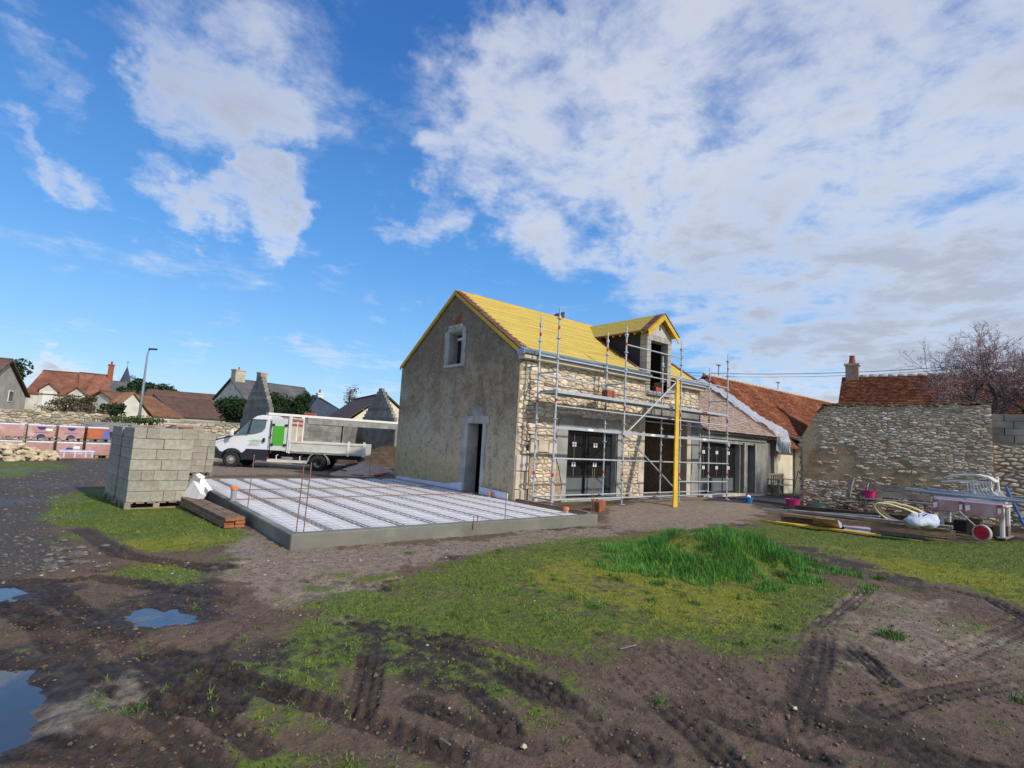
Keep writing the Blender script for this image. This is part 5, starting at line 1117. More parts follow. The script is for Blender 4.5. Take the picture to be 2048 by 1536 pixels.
    m = MB(); m.box(1.45, 1.5, -.06, -.02, 1.36, 1.43); B('latch', m, M_trim, tb)
    # chassis, headboard, dropside bed
    m = MB(); m.box(1.4, 5.1, .45, .60, .52, .70); m.box(1.4, 5.1, 1.35, 1.5, .52, .70); m.box(1.4, 1.5, .45, 1.5, .5, .7); m.box(5.0, 5.1, .3, 1.7, .45, .68); m.box(2.6, 3.3, .5, 1.4, .35, .62); B('chassis', m, M_trim)
    m = MB(); m.box(2.16, 2.24, -.06, W_ + .06, .72, 2.20); hb = B('headboard', m, M_mural)
    for (za, zb) in ((2.02, 2.12), (1.84, 1.93)): m = MB(); m.box(2.236, 2.25, .10, W_ - .1, za, zb); B('red_stripe', m, M_muralr, hb)
    for ya in (-.06, W_ - .02): m = MB(); m.box(2.16, 2.27, ya - .01, ya + .07, .72, 2.27); B('headboard_post', m, M_white, hb)
    m = MB(); m.box(2.24, 2.27, .9, .95, 1.2, 2.05); B('headboard_rib', m, M_white, hb)
    m = MB(); m.box(2.238, 2.252, W_ - .75, W_ - .1, 1.05, 1.40); B('red_patch', m, mat('faded pink patch', (.52, .26, .19), (.58, .48, .36), 3., .8), hb)
    m = MB(); m.box(2.24, 5.30, -.06, W_ + .06, .72, .80); B('bed_floor', m, M_bed)
    for (nm, a, b, c, e) in (('dropside', 2.26, 4.60, -.08, -.04), ('dropside', 4.70, 5.26, -.08, -.04), ('dropside', 2.26, 5.26, W_ + .04, W_ + .08)):
        m = MB(); m.box(a, b, c, e, .76, 1.20); sd = B(nm, m, M_bed, None, .01)
        for z in (.78, 1.13): m = MB(); m.box(a + .005, b - .005, c - .022 if c < 0 else e, c if c < 0 else e + .022, z, z + .055); B('rib', m, M_bed, sd)
    m = MB(); m.box(5.26, 5.32, -.08, W_ + .08, .76, 1.20); B('tailgate', m, M_bed, None, .01)
    for x in (4.60, 5.24): m = MB(); m.box(x, x + .10, -.10, -.02, .68, 1.30); B('stake', m, M_white, None, .012)
    m = MB(); m.box(2.24, 2.30, -.1, -.02, .70, 1.26); B('stake', m, M_white)
    m = MB(); m.box(1.42, 3.02, -.05, -.01, .30, .42); B('side_guard', m, M_bed, None, .01)
    for x in (1.78, 2.72): m = MB(); m.tube([(x, .2, .62), (x - .03, .02, .56), (x, -.01, .42)], .025, 6); B('guard_bracket', m, M_bed)
    m = MB(); m.box(2.4, 3.0, .1, .5, .25, .55); B('battery_box', m, M_trim)
    m = MB(); m.box(1.40, 1.47, -.05, -.02, .42, .50); B('side_marker', m, M_red)
    # wheels
    def wheel(x, y, w, dual=False):
        m = MB(); prof_ = [(.19, -.5), (.30, -.5), (.345, -.36), (.35, 0), (.345, .36), (.30, .5), (.19, .5)]; k = len(m.v); nn = 24
        for (r, u) in prof_:
            for j in range(nn): a = 2 * math.pi * j / nn; m.v.append((x + r * math.cos(a), y + u * w, .345 + r * math.sin(a)))
        for i in range(len(prof_) - 1):
            for j in range(nn): a = i * nn + j; b = i * nn + (j + 1) % nn; m.f.append((a, b, b + nn, a + nn))
        wh = B('wheel', m, M_rub)
        m = MB(); sgn = -1 if y < 1 else 1; yy = y + sgn * w * (.35 if not dual else .1)
        m.prism([(x + .2 * math.cos(a), yy, .345 + .2 * math.sin(a)) for a in np.linspace(0, 2 * math.pi, 20)[:-1]], (0, -sgn * .05, 0)); B('rim', m, mat('dusty steel rim', (.22, .22, .22), (.13, .13, .125), 8., .6), wh)
        m = MB(); m.prism([(x + (.075 if not dual else .1) * math.cos(a), yy + sgn * .02, .345 + (.075 if not dual else .1) * math.sin(a)) for a in np.linspace(0, 2 * math.pi, 12)[:-1]], (0, -sgn * .06, 0)); B('hub', m, mat('pale hub', (.45, .45, .44), None, rough=.6) if not dual else M_trim, wh)
    for y in (.10, W_ - .10): wheel(0, y, .22); wheel(3.45, y + (.06 if y < 1 else -.06), .42, True)
    for yy in (-.06, W_ - .30):
        m = MB(); A_ = [(3.45 + .44 * math.cos(a), .36 + .44 * math.sin(a)) for a in np.linspace(-.15, math.pi + .0, 12)]; A2 = [(3.45 + .40 * math.cos(a), .36 + .40 * math.sin(a)) for a in np.linspace(math.pi + .0, -.15, 12)]; m.prism([(x, yy, z) for x, z in A_ + A2], (0, .36, 0)); B('mudguard', m, mat('grey mudguard', (.30, .31, .32), None, rough=.7))
truck()
# ------------------------------------------------------------------ unfinished garage behind the truck
def garage():
    a = atd(530, 930, 26.0); b = atd(798, 930, 31.5); a.z = b.z = 0; u = (b - a).normalized(); n = Vector((-u.y, u.x, 0)); L = (b - a).length; H = 2.42
    t = thing('unfinished_garage', 'roofless cinder block building with stepped gables behind the truck', 'building', tuple((a + b) / 2))
    F = lambda x, z, w: tuple(a + u * x + n * w + Vector((0, 0, z)))
    wall(MB(), 0, L, -.3, lambda x: H - .12, [(L * .52, L * .94, -.1, 1.98)], F, 0, .2).build('front_wall', M_blockw, t)
    m = MB(); m.prism([F(-.1, H - .12, -.06), F(L + .05, H - .12, -.06), F(L + .05, H - .12, .26), F(-.1, H - .12, .26)], (0, 0, .12)); m.build('coping', M_white, t)
    m = MB(); m.prism([F(L * .25, 1.98, -.02), F(L * .95, 1.98, -.02), F(L * .95, H - .13, -.02), F(L * .25, H - .13, -.02)], u.cross(Vector((0, 0, 1))) * .02); m.build('lintel', M_conc, t)
    m = MB(); m.prism([F(L * .945, -.1, -.03), F(L, -.1, -.03), F(L, H - .14, -.03), F(L * .945, H - .14, -.03)], n * .2); m.build('cement_pier', M_conc, t)
    m = MB(); m.beam(F(L * .50, .0, -.05), F(L * .505, 2.0, -.05), .05, .05, tuple(n)); m.build('downpipe', M_trim, t)
    # courses of blocks picked out on the long wall
    bm_ = MB(); rnd = random.Random(3)
    for r in range(10):
        x = .1 - .25 * (r % 2)
        while x < L * .25 + (L * .27 if r < 9 else 0): 
            if x > 0: bm_.prism([F(x + .01, r * .2 + .01, -.012), F(min(x + .49, L * .515), r * .2 + .01, -.012), F(min(x + .49, L * .515), r * .2 + .19, -.012), F(x + .01, r * .2 + .19, -.012)], n * .02)
            x += .5
    bm_.build('wall_blocks', M_blockw, t)['kind'] = 'stuff'
    # back wall and stepped gables
    D = 4.0; m = wall(MB(), 0, L, -.3, lambda x: 2.1, [], F, D - .2, D); m.build('rear_wall', M_blockw, t)
    for k, X in enumerate((0.02, L - .45)):
        n_ = 11; step = D / 2 / n_
        for i in range(n_):
            z0 = H - .12 + .2 * i if i else -.2; z1 = H - .12 + .2 * (i + 1)
            w0 = step * i; m = MB(); P = [a + u * X + n * w0, a + u * (X + .2) + n * w0, a + u * (X + .2) + n * (D - w0), a + u * X + n * (D - w0)]
            if i == 0: P = [a + u * X + n * .2, a + u * (X + .2) + n * .2, a + u * (X + .2) + n * (D - .2), a + u * X + n * (D - .2)]
            m.prism([tuple(p + Vector((0, 0, z0))) for p in P], (0, 0, z1 - z0 - .004)); m.build('gable_course', M_blockw, t)
    # chicken-like heap of rubble left on the coping is a small stone pair
    rd = random.Random(5); m = MB()
    for i in range(4): c = F(L * .235 + i * .16, H + .06, .05); rock(m, c, .13, .12, .10, rd)
    o = m.build('rubble_stones', M_brick, None); tag(o, 'small heap of broken brick lying on the white coping', 'rubble')
garage()
# ------------------------------------------------------------------ generic village house
def house(name, label, A, B, depth, ze, zr, Mw, Mr, chim=(), wins=(), ov=.3, cat='house', z0=-.4, hip=0., dorm=(), rows=0):
    """A, B: ground ends of the eave side; the body lies to the left of A->B"""
    A = Vector((A[0], A[1], 0)); B = Vector((B[0], B[1], 0)); u = (B - A).normalized(); n = Vector((-u.y, u.x, 0)); L = (B - A).length; W = depth
    t = thing(name, label, cat, tuple((A + B) / 2 + n * W / 2)); P = lambda x, y, z: tuple(A + u * x + n * y + Vector((0, 0, z)))
    hx = hip * W / 2
    for x0, x1, y0, y1 in ((0, L, 0, .3), (0, L, W - .3, W)): m = MB(); m.add([P(x0, y0, z0), P(x1, y0, z0), P(x1, y1, z0), P(x0, y1, z0), P(x0, y0, ze), P(x1, y0, ze), P(x1, y1, ze), P(x0, y1, ze)], [(0, 3, 2, 1), (4, 5, 6, 7), (0, 1, 5, 4), (1, 2, 6, 5), (2, 3, 7, 6), (3, 0, 4, 7)]); m.build('wall', Mw, t)
    for x in (0, L - .3):
        m = MB(); top = [] if hip else [P(x, W / 2, zr - .08)]
        m.prism([P(x, .3, z0), P(x, .3, ze)] + top + [P(x, W - .3, ze), P(x, W - .3, z0)], tuple(u * .3)); m.build('gable_wall' if not hip else 'wall', Mw, t)
    s = (zr - ze) / (W / 2); th = .14
    m = MB()
    for sg in (0, 1):
        y0 = -ov if sg == 0 else W + ov; ym = W / 2; q = [P(-ov, y0, ze - s * ov), P(L + ov, y0, ze - s * ov), P(L + ov - hx, ym, zr), P(-ov + hx, ym, zr)]; m.prism(q, (0, 0, th))
    if hip:
        for x, xm in ((-ov, -ov + hx), (L + ov, L + ov - hx)): m.prism([P(x, -ov, ze - s * ov), P(x, W + ov, ze - s * ov), P(xm, W / 2, zr)], (0, 0, th))
    rf = m.build('roof', Mr, t)
    m = MB(); m.tube([P(-ov + hx, W / 2, zr + th), P(L + ov - hx, W / 2, zr + th)], .11, 6); m.build('ridge', Mr if Mr is M_slateb else M_tileD if Mr in (M_tileF, M_tile) else Mr, rf)
    for (x, y, h, w, M, pots) in chim:
        zb = ze + s * min(y, W - y) - .3; m = MB(); c = Vector(P(x, y, 0)); m.beam(c + Vector((0, 0, zb)), c + Vector((0, 0, zr + h)), w, w * .8, tuple(n)); ch = m.build('chimney', M, rf)
        m = MB(); m.beam(c + Vector((0, 0, zr + h - .15)), c + Vector((0, 0, zr + h + .02)), w + .14, w * .8 + .14, tuple(n)); m.build('chimney_cap', M, rf)
        for i in range(pots): m = MB(); q = c + u * (.2 * i - .1 * (pots - 1)); m.tube([q + Vector((0, 0, zr + h)), q + Vector((0, 0, zr + h + .45))], [.13, .10], 8); m.build('chimney_pot', M_brick, rf)
    for (x, z, w, h, M) in wins:
        m = MB(); o_ = -.04
        m.add([P(x - .08, o_, z - .08), P(x + w + .08, o_, z - .08), P(x + w + .08, .02, z - .08), P(x - .08, .02, z - .08), P(x - .08, o_, z + h + .08), P(x + w + .08, o_, z + h + .08), P(x + w + .08, .02, z + h + .08), P(x - .08, .02, z + h + .08)], [(0, 3, 2, 1), (4, 5, 6, 7), (0, 1, 5, 4), (1, 2, 6, 5), (2, 3, 7, 6), (3, 0, 4, 7)])
        f = m.build('window', M_white, t); m = MB()
        for k in range(2): xa = x + k * w / 2 + .03; m.prism([P(xa, o_ - .012, z), P(xa + w / 2 - .06, o_ - .012, z), P(xa + w / 2 - .06, o_ - .012, z + h), P(xa, o_ - .012, z + h)], tuple(n * .008))
        m.build('pane', M, f)
    for (x, z, w, h) in dorm:
        m = MB(); q = [P(x, -.1, z), P(x + w, -.1, z), P(x + w, -.1, z + h), P(x + w / 2, -.1, z + h + w * .45), P(x, -.1, z + h)]; m.prism(q, tuple(n * 2.)); dm = m.build('dormer', Mw, t)
        m = MB(); m.prism([P(x - .2, -.3, z + h - .08), P(x + w / 2, -.3, z + h + w * .45 + .1), P(x + w / 2, 2.4, z + h + w * .45 + .1), P(x - .2, 2.4, z + h - .08)], (0, 0, .08)); m.prism([P(x + w + .2, -.3, z + h - .08), P(x + w / 2, -.3, z + h + w * .45 + .1), P(x + w / 2, 2.4, z + h + w * .45 + .1), P(x + w + .2, 2.4, z + h - .08)], (0, 0, .08)); m.build('dormer_roof', Mr, dm)
        m = MB(); m.prism([P(x + w * .22, -.13, z + .1), P(x + w * .78, -.13, z + .1), P(x + w * .78, -.13, z + h - .05), P(x + w * .22, -.13, z + h - .05)], tuple(n * .02)); m.build('dormer_window', M_white, dm)
    return t
def G2(px, dep): p = atd(px, 860, dep); return (p.x, p.y)
def zat(px, py, dep): return atd(px, py, dep).z
M_wd = mat('far dark pane', (.05, .055, .06), None, rough=.2)
# slate house behind the hedge
A, B = G2(484, 74), G2(630, 84); zr = zat(510, 765, 80); ze = zat(600, 806, 78)
house('slate_house', 'long grey slate roofed house with three chimneys behind the hedge', A, B, 8., ze, zr, M_crw, M_slate, chim=((.9, 4., 1.5, 1.5, M_crg, 1), (4.6, 4., 1.6, 1.2, M_crg, 0)), ov=.3)
# bungalow with brown tiled roof, gable towards us
A, B = G2(645, 50), G2(694, 40); zr = zat(737, 789, 42); ze = zat(694, 838, 40)
house('bungalow', 'cream bungalow with dark brown roof and bare gable behind the block building', A, B, 5.4, ze, zr, M_cream, M_tileC, ov=.12)
A, B = G2(612, 58), G2(700, 62); house('blue_roofed_house', 'low house with blue slate hipped roof and white chimney beside the bungalow', A, B, 7.5, zat(640, 830, 58), zat(668, 795, 62), M_white, M_slateb, chim=((3.2, 3.75, .5, .6, M_white, 1),), hip=.9, ov=.3)
# far left group
A, B = G2(40, 64), G2(150, 66); zr = zat(100, 744, 69); ze = zat(95, 788, 65)
house('large_red_roofed_house', 'big old house with orange brown roof and two pale stone dormers', A, B, 8.5, ze, zr, M_crw, M_tileF, dorm=((1.3, ze - 1.5, 1.8, 1.9), (4.2, ze - 1.7, 1.7, 1.9)), ov=.15)
A, B = G2(148, 66), G2(209, 68); house('orange_roofed_house', 'pale stone house with orange roof and a tall pink chimney on its right end', A, B, 8, zat(180, 796, 67), zat(180, 750, 71), M_crw, M_tileF, chim=((3.1, 3.6, 1.6, .6, M_brick, 1),), ov=.12)
A, B = G2(-70, 49), G2(-2, 52)
def gable_house(name, label, pl, pr, dep, L, ze, zr, Mw, Mr, wins=(), ov=.25, chim=()):
    """gable end facing us between photo columns pl and pr"""
    d1, d2 = dep if isinstance(dep, tuple) else (dep, dep); dep = d2; a, b = G2(pl, d1), G2(pr, d2); a, b = Vector((*a, 0)), Vector((*b, 0)); w = b - a; n = Vector((-w.y, w.x, 0)).normalized(); W = w.length
    t = house(name, label, (a + n * L), a, -1, 0, 0, Mw, Mr) if False else None
    # eave side runs from the far left corner to the near left corner
    t = house(name, label, a + n * L, a, W, ze, zr, Mw, Mr, ov=ov, chim=chim)
    P = lambda x, z, o: tuple(a + w.normalized() * x - n * o + Vector((0, 0, z)))
    for (x, z, ww, h) in wins:
        x = x * W
        m = MB(); m.prism([P(x - .08, z - .08, .0), P(x + ww + .08, z - .08, .0), P(x + ww + .08, z + h + .08, .0), P(x - .08, z + h + .08, .0)], tuple(-n * .04)); f = m.build('window', M_white, t)
        for k in range(2): xa = x + k * ww / 2 + .03; m = MB(); m.prism([P(xa, z, .045), P(xa + ww / 2 - .06, z, .045), P(xa + ww / 2 - .06, z + h, .045), P(xa, z + h, .045)], tuple(-n * .01)); m.build('pane', M_wd, f)
    return t
gable_house('grey_gable_house', 'grey rendered gable house with one divided window at the far left', -62, 42, (38, 48), 6, zat(42, 790, 46), zat(-10, 726, 46), M_crg, M_tileD, wins=((.60, zat(10, 801, 44), .95, .8),))
gable_house('cream_gable_barn', 'low cream barn gable half hidden by the village wall', 208, 300, (50, 54), 1.2, zat(300, 832, 52), zat(256, 785, 52), M_crw, M_tileF, ov=.2)
A, B = G2(262, 56), G2(358, 62); house('russet_roofed_barn', 'long low building with a russet tile roof beside the lamp post', A, B, 9, zat(320, 832, 59), zat(320, 796, 64), M_crw, M_tileF, ov=.2)
A, B = G2(354, 63), G2(462, 70); house('brown_roofed_barn', 'long low building with a dark brown tile roof left of the hedge', A, B, 9, zat(410, 836, 66), zat(410, 801, 71), M_crg, M_tileD, ov=.2)
A, B = G2(280, 96), G2(490, 104); house('far_brown_roof', 'far long brown roof with one small brick chimney', A, B, 9, zat(380, 806, 100), zat(380, 787, 104), M_crg, M_tileD, ov=.2, chim=((14.2, 4.5, 1.2, 1.0, M_brick, 0),))
A, B = G2(206, 112), G2(330, 120); house('church_nave', 'grey slate church roof behind the orange roofed house', A, B, 12, zat(240, 800, 118), zat(240, 766, 122), M_crw, M_slate, ov=.2, cat='church')
def spire():
    c = atd(250, 770, 126); z0 = zat(250, 806, 126); z1 = zat(250, 772, 126); z2 = zat(251, 732, 126); t = thing('church_spire', 'pointed slate spire on a small pale belfry', 'spire', (c.x, c.y, 0))
    m = MB(); m.box(c.x - 1., c.x + 1., c.y - 1., c.y + 1., -1, z1); m.build('belfry', M_slate, t)
    for dx in (-.5, .5): mb().box(c.x + dx - .2, c.x + dx + .2, c.y - 1.06, c.y - .98, z1 - 2.4, z1 - .6).build('opening', M_white, t)
    m = MB(); m.lathe([(1.45, 0), (1.3, .25), (.7, (z2 - z1) * .5), (.03, z2 - z1)], (c.x, c.y, z1), 8); m.build('spire_roof', M_slateb, t)
    m = MB(); m.beam((c.x, c.y, z2), (c.x, c.y, z2 + 1.3), .08, .08); m.beam((c.x - .4, c.y, z2 + .9), (c.x + .4, c.y, z2 + .9), .08, .08); m.build('cross', M_gate, t)
spire()
# ------------------------------------------------------------------ walls, lamp, gate, trees
def rubble_wall(name, label, A, B, H0, H1, th, Ms, Mm, w, h, seed, limit=290, z0=-.1, gap=.015, hh=.05, holes=(), drop=None, cap=None, jag=.08, t=None, front=-1, wob=0):
    A, B = Vector((A[0], A[1], 0)), Vector((B[0], B[1], 0)); u = (B - A).normalized(); n = Vector((-u.y, u.x, 0)) * -front; L = (B - A).length; rnd = random.Random(seed)
    ks = [rnd.uniform(-jag, jag) for _ in range(int(L / .35) + 3)]
    def top(x): f = max(0, x) / .35; i = min(int(f), len(ks) - 2); return H0 + (H1 - H0) * x / L + ks[i] * (1 - (f - i)) + ks[i + 1] * (f - i)
    if callable(H0): top = H0
    t = t or thing(name, label, 'wall', tuple((A + B) / 2))
    F = lambda x, z, y: tuple(A + u * x + n * y + Vector((0, 0, z)))
    ls = list(np.arange(0, L, .35))
    wall(MB(), 0, L, z0 - .3, lambda x: top(x) - .03, list(holes), F, 0, th, ls + [L]).build('core', Mm, t)
    polys = rubble(0, L, z0, max(top(0), top(L), top(L / 2)) + .2, w, h, list(holes), seed, top, drop=drop)
    lay_stones(t, polys, lambda x, z, p: F(x, z, -p), Ms, gap, hh, limit, seed); return t, F, top, L
A, B = G2(-260, 33), G2(205, 35); rubble_wall('boundary_wall', 'long old rubble wall behind the brick pallets at the left', A, B, 2.0, 2.0, .45, M_rstone, M_rmortar, .42, .2, 41, 260)
A, B = G2(335, 37), G2(560, 39); t_, F_, tp, L_ = rubble_wall('boundary_wall', 'rubble wall with flat coping between the gate and the white truck', A, B, 1.75, 1.85, .45, M_rstone, M_rmortar, .42, .2, 43, 200, jag=.01)
m = MB(); m.prism([F_(0, 1.76, -.06), F_(L_, 1.86, -.06), F_(L_, 1.86, .5), F_(0, 1.76, .5)], (0, 0, .08)); m.build('coping', M_conc, t_)
def gate():
    a, b = atd(160, 870, 30), atd(222, 870, 30.5); a.z = b.z = .0; t = thing('iron_gate', 'tall thin barred iron gate standing behind the tile pallets', 'gate', tuple((a + b) / 2)); H = 1.62; u = (b - a)
    for z in (.25, H): m = MB(); m.beam(a + Vector((0, 0, z)), b + Vector((0, 0, z)), .04, .04); m.build('rail', M_gate, t)
    for i in range(13): p_ = a + u * i / 12; m = MB(); m.beam(p_, p_ + Vector((0, 0, H + .05)), .03 if 0 < i < 12 else .07, .03); m.build('bar', M_gate if i < 12 else M_conc, t)
gate()
t = thing('low_shed', 'low shed with grey sheet roof behind the near block stack', 'shed', tuple(atd(275, 870, 28))); 
a, b = atd(226, 870, 26), atd(335, 870, 29); a.z = b.z = 0; u = (b - a).normalized(); n = Vector((-u.y, u.x, 0)); m = MB(); m.prism([a + Vector((0, 0, 1.0)), b + Vector((0, 0, 1.0)), b + n * 2.5 + Vector((0, 0, 1.45)), a + n * 2.5 + Vector((0, 0, 1.42))], (0, 0, .06)); m.build('sheet_roof', M_woodg, t)
m = MB(); m.prism([a + u * .2 + Vector((0, 0, -.1)), b - u * .2 + Vector((0, 0, -.1)), b - u * .2 + n * 2.3 + Vector((0, 0, -.1)), a + u * .2 + n * 2.3 + Vector((0, 0, -.1))], (0, 0, 1.08)); m.build('wall', M_conc, t)
t = thing('white_gate_wall', 'short pale rendered wall piece right of the lamp post', 'wall', tuple(atd(350, 870, 31))); a, b = atd(326, 870, 31), atd(382, 870, 32); a.z = b.z = 0; m = MB(); m.prism([a, b, b + Vector((0, .3, 0)), a + Vector((0, .3, 0))], (0, 0, 1.55)); m.build('panel', M_cream, t); m = MB(); m.prism([a + Vector((-.05, -.05, 1.552)), b + Vector((.4, -.05, 1.552)), b + Vector((.4, .35, 1.552)), a + Vector((-.05, .35, 1.552))], (0, 0, .1)); m.build('coping', M_dress, t)
def lamp():
    c = atd(275, 862, 38); c.z = 0; t = thing('street_lamp', 'tall slender grey street lamp leaning slightly above the roofs', 'street lamp', tuple(c)); top = atd(299, 693, 38); k = atd(296, 712, 38)
    k = Vector((c.x, c.y, k.z)); m = MB(); m.tube([c, Vector((c.x, c.y, 4.)), k + Vector((.0, 0, 0)), k + Vector((.02, 0, .35)), k + Vector((.06, 0, .5)), k + Vector((.14, 0, .6))], [.11, .085, .055, .05, .045, .045], 8); m.build('pole', M_lamp, t, smooth=True)
    m = MB(); q = k + Vector((.14, 0, .60)); m.prism([q + Vector((-.12, -.14, -.07)), q + Vector((.42, -.12, -.02)), q + Vector((.42, .12, -.02)), q + Vector((-.12, .14, -.07))], (0, 0, .12)); bev(m.build('lamp_head', M_trim, t), .03)
lamp()
def leafy(name, label, cat, c, rx, ry, rz, n, M, seed, size=.12, trunk=None, density_in=.75, lumps=7, low=.0):
    """crown of many small leaf faces gathered in uneven clumps, over a trunk with limbs"""
    r = np.random.default_rng(seed); t = thing(name, label, cat, (c[0], c[1], 0)); C = np.array(c)
    lc = r.normal(0, 1, (lumps, 3)); lc /= np.linalg.norm(lc, axis=1)[:, None]; lc *= r.uniform(.25, .75, (lumps, 1)); lr = r.uniform(.3, .6, lumps)
    k = r.integers(0, lumps, n); d = r.normal(0, 1, (n, 3)); d /= np.linalg.norm(d, axis=1)[:, None]; rad = lr[k] * r.uniform(density_in, 1.08, n); P = (lc[k] + d * rad[:, None]) * np.array([rx, ry, rz]) + C
    P = P[P[:, 2] > low]; n = len(P); a = r.normal(0, 1, (n, 3)); a /= np.linalg.norm(a, axis=1)[:, None]; b = np.cross(a, r.normal(0, 1, (n, 3))); b /= np.linalg.norm(b, axis=1)[:, None]; s = size * r.uniform(.5, 1.3, n)[:, None]
    V = np.stack([P - a * s, P + b * s * .6, P + a * s, P - b * s * .6], 1).reshape(-1, 3); F = np.arange(4 * n).reshape(-1, 4); npmesh('crown', V, F, M, t, 4)
    m = MB(); m.tube([(C[0], C[1], -.1), (C[0], C[1], C[2])], [.16, .07], 7)
    for q in lc: m.tube([(C[0], C[1], C[2] * .55), tuple(C + q * np.array([rx, ry, rz]) * .9)], [.06, .02], 5)
    m.build('trunk', M_bark, t); return t
def tree_at(px, py, dep, name, label, cat, rw, rh, n, M, seed, size, **k):
    c = atd(px, py, dep); return leafy(name, label, cat, (c.x, c.y, c.z), rw, rw * .8, rh, n, M, seed, size, **k)
for i, (px, w) in enumerate(((462, 1.5), (480, 1.3), (528, 1.5), (556, 1.6), (585, 1.4), (608, .9))):
    tree_at(px, 822 if px < 500 else 824, 44, 'conifer_hedge', 'dark evergreen hedge bush ' + ('left of the stepped gable, leftmost of the row', 'just left of the stepped gable', 'just right of the stepped gable', 'tallest in the row right of the stepped gable', 'second from the right end of the hedge row', 'smallest at the right end of the hedge row')[i], 'hedge', w * 1.05, 1.45, 5200, M_leafd, 60 + i, .10, density_in=.3, lumps=9)
tree_at(27, 745, 90, 'conifer_tree', 'dark open conifer standing behind the left gable house', 'tree', 2.2, 2.6, 1500, M_leafd, 71, .3, lumps=11)
tree_at(287, 772, 110, 'evergreen_tree', 'dark evergreen crown right of the church spire', 'tree', 2.6, 1.6, 900, M_leafd, 72, .35)
tree_at(335, 777, 112, 'evergreen_tree', 'dark spread crown above the far brown roof', 'tree', 2.6, 1.4, 700, M_leafd, 73, .3)
tree_at(262, 790, 100, 'round_bush', 'dark clipped round bush under the spire', 'bush', 2.6, 1.5, 2000, M_leafd, 74, .25, density_in=.6)
tree_at(232, 818, 45, 'ivy_bush', 'small dark bush against the cream barn gable', 'bush', 1.1, .6, 900, M_leafd, 75, .12)
tree_at(132, 810, 42, 'scrub_bush', 'brown leafless scrub before the stone house', 'bush', 2.2, 1.0, 3600, M_leafs, 76, .07, density_in=.1, lumps=9)
tree_at(180, 808, 41, 'scrub_bush', 'brown leafless scrub at the right foot of the orange roofed house', 'bush', 1.4, 1.1, 2400, M_leafs, 77, .07, density_in=.1)
tree_at(255, 842, 31, 'ivy_bush', 'green ivy trailing behind the grey shed roof', 'bush', 1.6, .25, 900, M_leafi, 78, .07); tree_at(300, 842, 31, 'ivy_bush', 'green ivy hump just right of the lamp post foot', 'bush', 1.1, .28, 700, M_leafi, 79, .07)
tree_at(700, 792, 80, 'bare_tree', 'thin leafless tree behind the bungalow roof', 'tree', 2., 2., 900, M_leafs, 80, .10, density_in=.1); tree_at(250, 764, 140, 'bare_tree', 'thin leafless tree beside the spire', 'tree', 3.4, 2.5, 700, M_leafs, 81, .16, density_in=.1)
